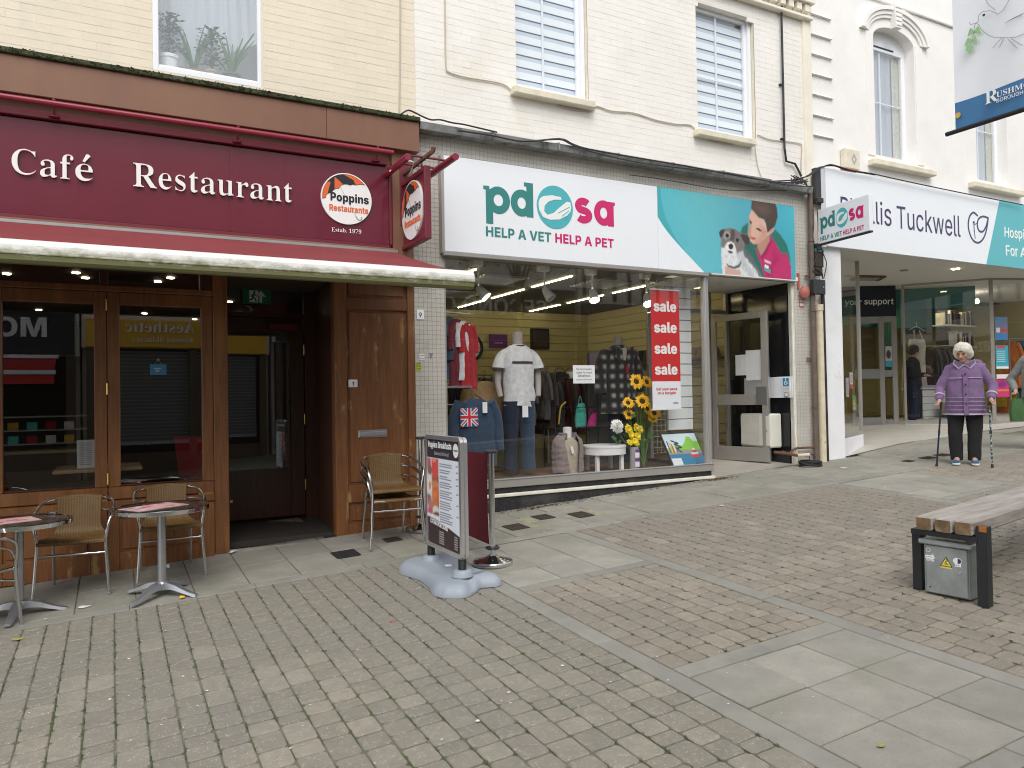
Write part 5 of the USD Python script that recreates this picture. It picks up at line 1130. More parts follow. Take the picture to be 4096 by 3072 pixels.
# quoins: shallow raised blocks
qx0, qx1 = 9.303, 9.77
qz = [7.417, 7.109, 6.807, 6.502, 6.194, 5.882, 5.577]
for z in qz: obj(hos, 'quoin_groove', MB().add([(qx0, 7.698, z - .012), (qx1, 7.698, z - .012), (qx1, 7.698, z + .03), (qx0, 7.698, z + .03), (qx0, 7.662, z - .004), (qx1, 7.662, z - .004), (qx1, 7.675, z + .012), (qx0, 7.675, z + .012)], [[4, 5, 6, 7], [0, 1, 5, 4], [7, 6, 2, 3], [0, 4, 7, 3], [5, 1, 2, 6]]), 'white_render')
def upper_window(x0, x1, z0, z1, arch_=False):
    y = 7.87
    wv = obj(hos, 'window', bx(x0, x0 + .05, y, y + .06, z0, z1, .006), 'upvc')
    for q in ((x1 - .09, x1, z0, z1), (x0 + .05, x1 - .09, z0, z0 + .055), (x0 + .05, x1 - .09, z1 - .1, z1)): obj(wv, 'frame', bx(q[0], q[1], y, y + .06, q[2], q[3], .006), 'upvc')
    if arch_: obj(wv, 'arch_board', MB().poly(ell(axc, z1, aw2, .225, 40).intersection(rect(x0, x1, z1, z1 + 1)), .05, (0, y + .055, 0)), 'upvc'); obj(wv, 'trickle_vent', bx(x0 + .2, x1 - .3, y - .012, y - .001, z1 - .05, z1 - .03), 'ink_black')
    xm_ = x0 + .05 + (x1 - x0 - .14) * .42; zm = z0 + (z1 - z0) * .50
    obj(wv, 'glazing_bar', bx(xm_ - .01, xm_ + .01, y + .03, y + .05, z0 + .055, z1 - .1), 'upvc'); obj(wv, 'glazing_bar', bx(x0 + .05, x1 - .09, y + .032, y + .048, zm, zm + .02), 'upvc')
    obj(wv, 'pane', MB().quad((x0 + .05, y + .025, z0 + .055), (x1 - .09, y + .025, z0 + .055), (x1 - .09, y + .025, z1 - .1), (x0 + .05, y + .025, z1 - .1)), 'glass_upper')
    P = np.array([[(x0 + .03 + (x1 - x0 - .1) * t, y + .09 + .012 * math.sin(t * 40), z) for t in np.linspace(.0, 1, 60)] for z in (z0, z1)]); obj(wv, 'net', MB().grid(P), 'net', smooth=True)
    P = np.array([[(x1 - .25 + .22 * t, y + .075 + .012 * math.sin(t * 22), z) for t in np.linspace(0, 1, 30)] for z in (z0, z1)]); obj(wv, 'curtain', MB().grid(P), 'cloth_ivory', smooth=True)
upper_window(axc - aw2 + .0, axc + aw2 - .0, az0 + .0, az1, True)
upper_window(*w3_)
obj(hos, 'room_back', bx(9.5, 18, 9.3, 9.35, 4.5, 8.5), 'int_brown')
for (a, b, z) in ((10.569, 12.16, 5.324), (13.237, 14.847, 5.283)):
    obj(hos, 'window_sill', bx(a, b, 7.57, 7.88, z - .05, z + .045, .012), 'putty')
# arched hood mould with keystone, flat architrave
ring_ = lambda a, b: ell(axc, az1 + .02, aw2 + a, .22 + a * .9, 60).difference(ell(axc, az1 + .02, aw2 + b, .22 + b * .9, 60)).intersection(rect(axc - 3, axc + 3, az1 + .06, az1 + 2))
for a, b, d in ((.34, .27, .075), (.27, .20, .05), (.20, .14, .03)): obj(hos, 'hood_mould', MB().poly(ring_(a, b), d, (0, HY - .0005, 0)), 'white_render')
obj(hos, 'keystone', MB().poly(sg.Polygon([(axc - .075, az1 + .20), (axc + .075, az1 + .20), (axc + .105, az1 + .60), (axc - .105, az1 + .60)]), .10, (0, HY - .0005, 0)), 'white_render')
for k in range(5): obj(hos, 'keystone_band', bx(axc - .062 - k * .006, axc + .062 + k * .006, 7.588, 7.601, az1 + .23 + k * .072, az1 + .27 + k * .072, .006), 'white_render')
for sx_ in (-1, 1): obj(hos, 'architrave', bx(axc + sx_ * (aw2 + .02), axc + sx_ * (aw2 + .20), 7.685, 7.701, az0 - .03, az1 + .06, .004), 'white_render')
obj(hos, 'string_course', bx(HX0 + .5, 24, 7.66, 7.701, 7.98, 8.03, .01), 'white_render')
al = thing('alarm_box', 'cream burglar alarm box with a dark lozenge over the right shop sign', 'alarm')
a_, b_ = (9.914, 5.134), (10.26, 5.444)
obj(al, 'housing', bx(a_[0], b_[0], 7.60, 7.695, a_[1], b_[1], .012), 'putty'); obj(al, 'base_lens', bx(a_[0] + .04, b_[0] - .04, 7.61, 7.69, a_[1] - .03, a_[1] - .001, .008), 'ink_orange')
cx, cz = (a_[0] + b_[0]) / 2 + .03, (a_[1] + b_[1]) / 2
obj(al, 'lozenge', MB().poly(sg.Polygon([(cx, cz + .09), (cx + .06, cz), (cx, cz - .09), (cx - .06, cz)]).difference(sg.Polygon([(cx, cz + .05), (cx + .034, cz), (cx, cz - .05), (cx - .034, cz)])), .002, (0, 7.5995, 0)), 'ink_grey')
# shop sign
hsn = thing('hospice_sign', 'white shop sign with violet lettering, leaf emblem and a turquoise right end', 'sign')
bx0, bz0, bz1 = 9.333, 3.865, 5.034
obj(hsn, 'panel', bx(bx0, 19, 7.50, 7.58, bz0, bz1, .004), 'sign_white'); obj(hsn, 'end_return', bx(bx0 - .10, bx0 - .003, 7.505, 7.69, bz0 - .02, bz1 + .01, .004), 'alu_bright')
obj(hsn, 'turquoise_field', MB().poly(sg.Polygon([(13.827, bz1), (13.602, (bz0 + bz1) / 2), (13.372, bz0), (18.99, bz0), (18.99, bz1)]), .003, (0, 7.4995, 0)), 'ink_teal')
HS = lambda g, m_, nm: obj(hsn, nm, MB().poly(g, .003, (0, 7.4995 if m_ != 'ink_white' else 7.4963, 0)), m_)
zB = 4.291; zT = 4.636
HS(fit(glyphs('Ph', .3, 380), 9.651, 10.037, zB, zT), 'ink_navy', 'lettering')
HS(affinity.translate(fit(glyphs('llis', .3, 380), 10.355, 10.832, zB, zT + .02)), 'ink_navy', 'lettering')
HS(fit(glyphs('Tuckwell', .3, 380), 10.968, 12.647, zB - .015, zT), 'ink_navy', 'lettering')
ec = (13.127, 4.494)
e_r = lambda P_: [(ec[0] + a, ec[1] + b) for a, b in P_]
HS(unary_union([sg.LineString(spline(e_r([(.02, .20), (-.10, .24), (-.22, .14), (-.25, -.04), (-.15, -.22), (.02, -.27), (.18, -.18), (.28, -.02), (.34, .18)]), 6)), sg.LineString(spline(e_r([(.34, .19), (.18, .20), (.05, .14), (.01, .03), (.06, -.06), (.17, -.06), (.27, .04), (.34, .19)]), 6))]).buffer(.016), 'ink_navy', 'emblem_outline')
HS(unary_union([ell(ec[0] - .09, ec[1] + .07, .025), stroke(e_r([(-.09, .04), (-.08, -.1)]), .02), stroke(e_r([(-.09, .02), (-.02, .06)]), .014), stroke(e_r([(-.09, -.06), (-.06, -.2)]), .016)]), 'ink_navy', 'emblem_figure')
HS(affinity.translate(fit(hand('Hospice', .2, 4), 13.939, 13.939 + .92), 0, 4.404), 'ink_white', 'lettering')
HS(affinity.translate(fit(hand('For All', .2, 5), 13.97, 13.97 + .80), 0, 4.064), 'ink_white', 'lettering')
# column, plinth, soffit, recess floor
cx0, cx1 = 9.245, 9.712
obj(hos, 'column', MB().add([(cx0, 7.57, .60), (cx1, 7.57, .60), (cx1, 7.57, 3.90), (cx0, 7.57, 3.90), (cx0, 7.95, .6), (cx1 + .02, 7.72, .6), (cx1 + .02, 7.72, 3.9), (cx0, 7.95, 3.9)], [[0, 1, 2, 3], [1, 5, 6, 2], [4, 0, 3, 7], [5, 4, 7, 6]]), 'white_column')
SW0, SW1 = np.array([9.735, 7.60]), np.array([10.99, 8.21])
d_ = (SW1 - SW0); L_ = np.linalg.norm(d_); d_ /= L_; D3 = np.array([d_[0], d_[1], 0]); N3 = np.array([-d_[1], d_[0], 0])
obj(hos, 'window_plinth', MB().obox(np.array([*SW0, .60]) , D3 * L_, N3 * .25, (0, 0, .395), .006), 'white_column')
def rail(par, nm, p0, p1, z0, z1, t=.06, m='alu_frame', push=0.0, a=0.0, b=0.0):
    p0, p1 = np.append(p0, 0), np.append(p1, 0); u = (p1 - p0); L = np.linalg.norm(u); u /= L; n = np.array([-u[1], u[0], 0])
    return obj(par, nm, MB().obox(p0 + u * a + n * push + np.array([0, 0, z0]), u * (L - a - b), n * t, (0, 0, z1 - z0), .004), m)
def postat(par, p, u, w_, z0, z1, m='alu_frame', t=.06, push=0.0):
    u = np.append(u, 0); n = np.array([-u[1], u[0], 0]); return obj(par, 'post', MB().obox(np.append(p, 0) + n * push + np.array([0, 0, z0]), u * w_, n * t, (0, 0, z1 - z0), .004), m)
sw = rail(hos, 'side_window', SW0, SW1, 1.0, 1.06)
postat(sw, SW0, d_, .04, 1.06, 3.87); postat(sw, SW1 - d_ * .035, d_, .035, 1.06, 3.87)
obj(sw, 'pane', MB().quad((SW0[0], SW0[1] + .03, 1.06), (SW1[0], SW1[1] + .03, 1.06), (SW1[0], SW1[1] + .03, 3.87), (SW0[0], SW0[1] + .03, 3.87)), 'glass')
obj(hos, 'soffit', MB().add([(9.2, 7.52, 3.875), (26, 7.52, 3.875), (26, 11.5, 3.875), (9.2, 11.5, 3.875)], [[3, 2, 1, 0]]), 'soffit_white')
fp = [(9.62, 7.64), (26, 7.64), (26, 10.6), (9.62, 10.6)]
obj(hos, 'entrance_floor', MB().add([(x, y, gz(x, y) + .010 - (.0) ) for x, y in [(9.72, 7.60), (11.5, 7.93), (13.1, 8.06), (15.0, 7.82), (26, 7.7), (26, 10.6), (9.7, 10.6)]], [[0, 1, 6], [1, 2, 6], [2, 5, 6], [2, 3, 5], [3, 4, 5]]), 'floor_beige')
cv = obj(hos, 'ceiling_vent', MB().poly(sg.Polygon([(0, 0), (.62, -.16), (.92, .22), (.3, .4)]), .03, (12.25, 9.2, 3.84), (1, 0, 0), (0, 1, 0)), 'wood')
obj(cv, 'vent_grille', MB().poly(sg.Polygon([(.14, .04), (.56, -.07), (.76, .2), (.34, .31)]), .012, (12.25, 9.2, 3.829), (1, 0, 0), (0, 1, 0)), 'ink_grey')
obj(hos, 'soffit_light', MB().lathe([(0, 0), (.06, 0), (.06, .015), (0, .015)], (13.35, 8.02, 3.858), 16), 'lamp_warm'); obj(hos, 'soffit_vent', MB().lathe([(0, 0), (.07, 0), (.07, .015), (0, .015)], (12.6, 8.5, 3.858), 16), 'ink_grey')
# doors and navy board
DL, DR = np.array([13.45, 10.285]), np.array([14.25, 9.81]); ud = (DR - DL) / np.linalg.norm(DR - DL); LD = float(np.linalg.norm(DR - DL))
DL0 = DL - ud * .9
nbd = thing('support_board', 'dark navy board with handwritten white words over the right shop door', 'sign')
rail(nbd, 'board', DL0, DR, 3.24, 3.87, .05, 'navy_board', 0)
uu = np.append(ud, 0); nn_ = np.cross(uu, FZ)
gl = fit(hand('ou for your support', .2, 9), 0, 1.5)
obj(nbd, 'lettering', MB().poly(gl, .002, np.append(DR - ud * 1.55, 3.49) + nn_ * .0025, uu, FZ), 'ink_white')
dr2 = thing('hospice_shop_door', 'closed grey glazed door of the right shop with posters behind its glass', 'door')
zf = 1.0
for (s0, s1, z0, z1) in ((0, .06, zf, 3.24), (LD - .36, LD - .26, zf, 3.24), (LD - .10, LD, zf, 3.24)): rail(dr2, 'stile', DL + ud * s0, DL + ud * s1, z0, z1, .06)
for (s0, s1, z0, z1, p_) in ((.06, LD - .36, zf, 1.16, 0), (.06, LD - .36, 1.96, 2.16, -.01), (.06, LD - .36, 3.10, 3.24, 0), (LD - .26, LD - .10, zf, 1.10, 0), (LD - .26, LD - .10, 1.99, 2.13, 0), (LD - .26, LD - .10, 3.12, 3.24, 0)): rail(dr2, 'rail', DL + ud * s0, DL + ud * s1, z0, z1, .06, 'steel', p_)
for s0, s1, z0, z1 in ((.06, LD - .36, 1.16, 1.96), (.06, LD - .36, 2.16, 3.10), (LD - .26, LD - .10, 1.10, 1.99), (LD - .26, LD - .10, 2.13, 3.12)):
    a_, b_ = DL + ud * s0, DL + ud * s1; obj(dr2, 'pane', MB().quad((a_[0], a_[1] + .03, z0), (b_[0], b_[1] + .03, z0), (b_[0], b_[1] + .03, z1), (a_[0], a_[1] + .03, z1)), 'glass')
rail(hos, 'left_shop_wall', DL0 - ud * .5, DL0, 1.0, 3.87, .06, 'alu_frame')
def sheet_on(name, label, p, u, w_, z0, h, base, layers, cat='poster', group=None, n=60, back='paper'):
    t = thing(name, label, cat, group=group); u = np.append(u, 0); nrm = np.cross(u, FZ)
    painted(t, 'print', np.append(p, z0) + nrm * .003, u, FZ, w_, h, base, layers, n=n)
    obj(t, 'sheet', MB().obox(np.append(p, z0) - nrm * .001, u * w_, -nrm * .0015, (0, 0, h)), back); return t
# angled shop window and its neighbour
W0, W1, W2 = np.array([14.27, 9.70]), np.array([15.16, 8.43]), np.array([17.4, 7.62])
u1 = (W1 - W0) / np.linalg.norm(W1 - W0); u2 = (W2 - W1) / np.linalg.norm(W2 - W1)
for A, B, u in ((W0, W1, u1), (W1, W2, u2)):
    L = float(np.linalg.norm(B - A)); wv = rail(hos, 'shop_window', A, B, 1.02, 1.09); rail(wv, 'head', A, B, 3.84, 3.88); postat(wv, A, u, .05, 1.09, 3.85)
    if u is u1: postat(wv, B - u * .03, u, .06, 1.09, 3.85)
    obj(wv, 'pane', MB().quad((A[0], A[1] + .03, 1.09), (B[0], B[1] + .03, 1.09), (B[0], B[1] + .03, 3.85), (A[0], A[1] + .03, 3.85)), 'glass')
    rail(hos, 'window_kerb', A, B, .90, 1.02, .1, 'white_column', -.02)
# posters on the glass of the last pane and by the door
pz = [2.945, 2.643, 2.531, 2.098, 1.986, 1.553]
q_ = lambda s: W1 + u2 * s
for k_, (z1_, z0_, base, lay_, lb) in enumerate([(3.111, 2.658, (.16, .2, .3), [(rect(0, .25, 0, .12), (.05, .22, .5), .01), (rect(.02, .1, .15, .24), (.7, .7, .7), .005), (rect(.12, .25, .15, .22), (.6, .06, .08), .01), (ell(.09, .4, .07, .06), (.1, .25, .45), .04)], 'topmost poster on the right shop window, dark with blue foot'),
        (2.551, 2.094, (.05, .36, .45), [(rect(.02, .2, .40, .45), (.5, .08, .15), .01)] + [(rect(.02, .20, z, z + .012), (.55, .75, .78), .006) for z in (.14, .18, .22, .26, .30, .34)] + [(rect(0, .3, 0, .05), (.75, .8, .8), .02)], 'turquoise poster in the middle on the right shop window'),
        (1.986, 1.54, (.55, .04, .16), [(rect(0, .3, .36, .5), (.75, .7, .72), .02), (rect(.02, .22, .33, .36), (.3, .02, .1), .01), (rect(.0, .3, .12, .15), (.7, .25, .05), .02), (ell(.12, .25, .09, .07), (.22, .03, .18), .05)], 'pink poster lowest on the right shop window')]):
    sheet_on('window_poster', lb, q_(.07), u2, .27, z0_, z1_ - z0_, base, lay_, group='posters on the right shop window')
for s_, z_, w_, h_, base_, lay_, lb_ in ((.62, 1.75, .22, .26, (.72, .72, .72), [(rect(0, .22, 0, .07), (.55, .05, .06), .005), (ell(.11, .16, .06).difference(ell(.11, .16, .045)), (.5, .05, .05), .006), (stroke([(.06, .1), (.16, .22)], .015), (.1, .1, .1), .006)], 'small white and red notice low in the side window of the right shop'), (.80, 1.40, .26, .24, (.16, .36, .12), [(ell(.1, .12, .07, .05), (.6, .55, .2), .02), (rect(.02, .2, .02, .05), (.7, .7, .6), .01)], 'green picture notice at the bottom of the side window'), (.36, 1.62, .18, .30, (.55, .62, .7), [(rect(.02, .16, z, z + .012), (.2, .3, .45), .006) for z in (.05, .09, .13, .17, .21)], 'pale blue notice at the left of the side window')):
    sheet_on('side_window_notice', lb_, SW0 + d_ * s_ + np.array([-d_[1], d_[0]]) * .034, d_, w_, z_, h_, base_, lay_, 'notice')
# ---- inside the right shop
obj(hos, 'inner_floor', MB().poly(sg.Polygon([(14.25, 9.75), (15.18, 8.47), (17.4, 7.66), (26, 7.66), (26, 14.5), (9.8, 14.5), (9.8, 11.6), (13.4, 10.32)]), .05, (0, 0, .93), (1, 0, 0), (0, 1, 0)), 'int_floor')
for nm, b, m_ in (('inner_back_wall', (9.8, 26, 14.5, 14.6, .98, 4.2), 'int_cream'), ('inner_ceiling', (9.8, 26, 10.9, 14.5, 3.86, 3.9), 'teal_wall'), ('inner_side_wall', (9.7, 9.8, 8.3, 14.5, .9, 4.2), 'int_cream'), ('inner_side_wall', (20, 20.1, 8.0, 14.5, .9, 4.2), 'int_cream')):
    obj(hos, nm, bx(*b), m_)
for k in range(13): obj(hos, 'wall_slat', bx(9.9, 20, 14.47, 14.499, 1.05 + k * .18, 1.222 + k * .18, .006), 'int_cream')
obj(hos, 'teal_band', bx(14.9, 20, 12.2, 12.25, 3.30, 3.86), 'teal_wall'); obj(hos, 'teal_band', MB().obox((14.5, 10.3, 3.42), (1.3, -1.2, 0), (.05, .05, 0), (0, 0, .43)), 'teal_wall')
for x, y in ((12.5, 12.5), (15.5, 12.8), (17.5, 11), (14.9, 11.2)):
    obj(hos, 'ceiling_lamp', bx(x - .5, x + .5, y - .06, y + .06, 3.83, 3.855), 'lamp_tube')

# ================================================================ garments, racks and shop displays
def garment(parent, name, x, y, z, w, h, m_, sleeves=0.5, rz=0.0, flare=1.0, thick=.07, seed=0, neck=.30):
    """a garment hanging from its shoulders at height z: rumpled body and sleeves"""
    r = random.Random(seed); n = 12; mb = MB(); hw = w / 2
    secs = []
    for i in range(n):
        t = i / (n - 1); zz = z - h * t
        k = neck + (1 - neck) * min(1, t / .10) ** .6; wd = hw * k * (1 + (flare - 1) * t); secs.append((r.uniform(-.006, .006), r.uniform(-.008, .008), zz, wd, thick * (.5 + .5 * min(1, t * 4)) * r.uniform(.85, 1.15)))
    v, f = MB().loft(secs, 26, p=2.6).arr()
    fold = np.sin(v[:, 0] * 70 + v[:, 2] * 5 + seed) * .010 + np.sin(v[:, 0] * 31 - v[:, 2] * 9) * .008
    v[:, 1] += fold * np.clip((z - v[:, 2]) / (h * .3), 0, 1)
    mb.add(v, f)
    if sleeves:
        for s in (-1, 1):
            L = h * sleeves; pts = spline([(s * hw * .75, 0, z - h * .05), (s * hw * 1.12, 0, z - h * .05 - L * .35), (s * hw * 1.22, -.02, z - h * .05 - L)], 5)
            mb.tube(pts, np.linspace(thick * 1.0, thick * .75, len(pts)), 10)
    mb.xform(rotz(rz), (x, y, 0))
    return obj(parent, name, mb, m_, smooth=40)

def hanger(parent, x, y, z, w, rz=0.0, m_='black_plastic'):
    mb = MB().tube([(-w / 2, 0, -.10), (0, 0, -.01), (w / 2, 0, -.10)], .007, 6).tube(spline([(0, 0, -.01), (0, 0, .03), (.02, 0, .055), (.0, 0, .075), (-.018, 0, .06)]), .003, 5)
    obj(parent, 'hanger', mb.xform(rotz(rz), (x, y, z)), m_)

def rack(name, label, x0, x1, y, zf, zr, cols, seed, m_='steel', h=.85, group=None, step=.075):
    t = thing(name, label, 'clothes rail', group=group); r = random.Random(seed)
    obj(t, 'rail', MB().tube([(x0, y, zr), (x1, y, zr)], .014, 8), m_)
    for x in (x0 + .03, x1 - .03):
        obj(t, 'post', MB().tube([(x, y, zf), (x, y, zr)], .014, 8), m_); obj(t, 'foot', MB().tube([(x, y - .25, zf + .02), (x, y + .25, zf + .02)], .014, 8), m_)
    x = x0 + .08; k = 0
    while x < x1 - .06:
        garment(t, 'garment', x, y, zr - .05, .42, h * r.uniform(.75, 1.05), r.choice(cols), .55, math.pi / 2 + r.uniform(-.25, .25), 1.05, .035, seed * 50 + k); x += step * r.uniform(.8, 1.3); k += 1
    return t

# ---- charity shop room
FZ0 = .66
for nm, b, m_ in (('inner_floor', (2.95, 7.02, 7.67, 8.93, .50, FZ0), 'int_floor'), ('inner_floor', (2.95, 8.9, 8.931, 13.2, .50, FZ0), 'int_floor'), ('inner_ceiling', (2.95, 7.10, 7.62, 13.2, 3.42, 3.5), 'int_ceiling'), ('inner_ceiling', (7.10, 8.9, 8.93, 13.2, 3.42, 3.5), 'int_ceiling'), ('inner_back_wall', (2.95, 8.9, 13.2, 13.3, .6, 3.5), 'int_cream'), ('inner_side_wall', (2.93, 2.99, 7.68, 13.2, .6, 3.5), 'int_cream'), ('inner_side_wall', (8.9, 9.0, 8.93, 13.2, .6, 3.5), 'int_cream'), ('front_lintel', (2.95, 7.06, 7.63, 7.69, 3.30, 3.6), 'int_ceiling')):
    obj(shop, nm, bx(*b), m_)
for k in range(16):
    z = .9 + k * .158
    obj(shop, 'wall_slat', bx(3.0, 8.9, 13.17, 13.199, z, z + .148, .006), 'int_cream'); obj(shop, 'wall_slat', bx(8.87, 8.899, 8.95, 13.16, z, z + .148, .006), 'int_cream')
    obj(shop, 'wall_slat', bx(2.991, 3.02, 7.7, 13.16, z, z + .148, .006), 'int_cream')
tubes = [(4.25, 8.9, 12.9), (5.75, 8.9, 12.9), (7.35, 9.0, 12.9)]
for x, y0, y1 in tubes:
    for a in np.arange(y0, y1 - .5, 1.4): obj(shop, 'strip_lamp', bx(x - .009, x + .009, a, a + 1.15, 3.40, 3.419, .004), 'lamp_tube')
for x, y in ((4.9, 9.6), (5.0, 11.2), (6.6, 9.4)):
    gp = obj(shop, 'ceiling_grille', bx(x - .35, x + .35, y - .35, y - .33, 3.395, 3.419), 'ink_grey')
    for k in range(8): obj(gp, 'grille_bar', bx(x - .35, x + .35, y - .31 + k * .09, y - .29 + k * .09, 3.40, 3.419), 'slat_white')
def spot(x, y, z, dx, label, on=True):
    t = thing('spotlight', label, 'spotlight', group='spotlights in the charity shop window')
    obj(t, 'ceiling_box', bx(x - .09, x + .05, y - .05, y + .05, 3.31, 3.419, .006), 'slat_white'); obj(t, 'stem', MB().tube([(x, y, 3.31), (x, y, z + .12)], .012, 8), 'slat_white')
    a = np.array([dx, -.45, -.75]); a /= np.linalg.norm(a); c = np.array([x, y, z + .10])
    obj(t, 'lamp_head', MB().tube([c - a * .02, c + a * .02, c + a * .13, c + a * .15], [.035, .05, .068, .07], 16, caps=False), 'slat_white', smooth=40)
    obj(t, 'lamp_face', MB().tube([c + a * .128, c + a * .134], [.062, .062], 16), 'lamp_spot' if on else 'ink_grey')
s1, s2, s3, s4 = (3.943, 3.025), (4.885, 3.058), (5.616, 3.052), (6.518, 3.038)
spot(s1[0], 8.2, s1[1] - .08, .5, 'leftmost shop window spotlight, tilted to the right'); spot(s2[0], 8.2, s2[1] - .08, .3, 'unlit second spotlight from the left in the shop window', False); spot(s3[0], 8.2, s3[1] - .06, -.1, 'bright spotlight in the middle of the shop window'); spot(s4[0], 8.2, s4[1] - .06, -.2, 'spotlight partly behind the red sale banner')
obj(shop, 'display_platform', bx(3.05, 6.98, 7.68, 9.0, FZ0, .725, .004), 'int_floor')
DZ = .728
def mannequin_top(x, y, z0, z1, label, kind):
    pass
# white T-shirt dummy with jeans
t = thing('shirt_dummy', 'headless dummy in white T-shirt with dark chest stripe and blue jeans in the shop window', 'mannequin', (4.50, 8.25, 0))
obj(t, 'neck', MB().loft([(0, 0, 2.30, .075, .07), (0, 0, 2.38, .062, .06), (.0, 0, 2.50, .066, .064), (.0, 0, 2.53, .06, .06)], 20), 'dummy_grey', smooth=40)
tor = [(0, 0, 1.60, .215, .13), (.02, 0, 1.72, .212, .14), (0, 0, 1.86, .205, .14), (0, 0, 2.02, .215, .145), (0, -.01, 2.16, .225, .145), (0, 0, 2.27, .215, .12), (0, 0, 2.335, .15, .095), (0, 0, 2.37, .085, .08)]
v, f = MB().loft(tor, 40).arr(); v[:, 2] += np.where(v[:, 2] < 1.65, -.02 * np.clip(v[:, 0] / .2, -.5, 1), 0); v[:, 1] += .012 * np.sin(v[:, 0] * 40 + v[:, 2] * 12) * np.clip((2.0 - v[:, 2]) * 2, 0, 1)
sh = MB().add(v, f)
for s in (-1, 1): sh.tube(spline([(s * .13, 0, 2.275), (s * .215, 0, 2.225), (s * .265, -.005, 2.14), (s * .285, -.01, 2.06)], 5), np.linspace(.062, .082, 16), 14)
obj(t, 'shirt', sh, 'cloth_white', smooth=50)
obj(t, 'chest_stripe', MB().grid(np.array([[(.222 * math.sin(a), -.153 * math.cos(a) - .006, z) for a in np.linspace(-.72, .72, 16)] for z in (2.125, 2.155)])), 'cloth_brown')
for s in (-1, 1): obj(t, 'arm', MB().tube(spline([(s * .275, 0, 2.10), (s * .29, .0, 1.9), (s * .27, -.03, 1.72)], 5), np.linspace(.045, .035, 11), 10), 'dummy_grey', smooth=40); obj(t, 'cuff', MB().tube([(s * .284, -.01, 2.075), (s * .287, -.01, 2.05)], .083, 14), 'cloth_brown')
obj(t, 'collar', MB().tube([(.085 * math.cos(a), .08 * math.sin(a) - .005, 2.372 - .02 * (math.sin(a) < 0)) for a in np.linspace(0, 2 * math.pi, 20)], .012, 6), 'cloth_brown')
for s in (-1, 1):
    v, f = MB().loft([(s * .10, 0, 1.66, .115, .12), (s * .105, 0, 1.45, .105, .11), (s * .12, 0, 1.2, .088, .095), (s * .125, 0, 1.0, .085, .09), (s * .13, 0, .85, .09, .09), (s * .13, 0, .80, .092, .09)], 20).arr(); v[:, 1] += .008 * np.sin(v[:, 2] * 45); obj(t, 'trouser_leg', MB().add(v, f), 'cloth_denim_dark' if s < 0 else 'cloth_denim', smooth=40)
obj(t, 'price_tag', bx(-.04, .04, -.17, -.165, 1.46, 1.60), 'paper'); obj(t, 'stand', MB().tube([(0, .05, .74), (0, .05, 1.5)], .015, 8), 'black_paint')
# grey checked coat on a dummy
mat('check_coat', (0.10, 0.10, 0.10), 0.9, sheen=.2, extra=lambda N, L, cur: (N.update({'tc': ('texture_coordinate', {}), 'w1': ('wave_texture', {'bands_direction': 'x', 'scale': 2.6, 'distortion': .6}), 'w2': ('wave_texture', {'bands_direction': 'z', 'scale': 2.3, 'distortion': .6}), 'ml': ('mix_color', {'blend_type': 'multiply', 'fac': 1.0}), 'rr': ('rgb_ramp', {'ramp': [(0, (.02, .02, .02)), (.35, (.06, .06, .058)), (1, (.42, .42, .40))]})}),
    L.extend([('tc.object', 'w1.vector'), ('tc.object', 'w2.vector'), ('w1.color', 'ml.a'), ('w2.color', 'ml.b'), ('ml.result', 'rr.fac')]), 'rr.color')[2])
t = thing('coat_dummy', 'grey checked coat on a headless dummy right of centre in the shop window', 'mannequin', (6.42, 8.75, 0))
obj(t, 'neck', MB().loft([(0, 0, 2.34, .07, .065), (0, 0, 2.44, .058, .055), (0, 0, 2.55, .06, .058)], 18), 'dummy_grey', smooth=40)
v, f = MB().loft([(0, 0, 1.45, .30, .17), (0, 0, 1.7, .275, .16), (0, 0, 1.95, .25, .15), (0, 0, 2.15, .265, .155), (0, 0, 2.27, .25, .13), (0, 0, 2.38, .16, .10), (0, 0, 2.43, .10, .085)], 36).arr(); v[:, 1] += .014 * np.sin(v[:, 0] * 26 + v[:, 2] * 6) * np.clip((2.1 - v[:, 2]) * 2, 0, 1)
c_ = MB().add(v, f)
for s in (-1, 1): c_.tube(spline([(s * .20, 0, 2.33), (s * .31, 0, 2.1), (s * .34, -.03, 1.75)], 6), np.linspace(.10, .085, 13), 14)
obj(t, 'coat', c_, 'check_coat', smooth=50)
for s in (-1, 1): obj(t, 'lapel', MB().poly(sg.Polygon([(0.01 * s, 2.05), (s * .05, 2.36), (s * .14, 2.40), (s * .17, 2.26)]), .012, (0, -.155, 0)), 'check_coat')
obj(t, 'blouse', MB().poly(sg.Polygon([(-.055, 2.38), (0, 2.06), (.055, 2.38)]), .008, (0, -.135, 0)), 'cloth_ivory'); obj(t, 'price_tag', bx(.0, .045, -.175, -.17, 2.02, 2.13), 'cloth_red')
for s in (-1, 1): obj(t, 'leg', MB().loft([(s * .1, 0, .75, .06, .06), (s * .1, 0, 1.5, .09, .09)], 14), 'cloth_denim_dark', smooth=40)
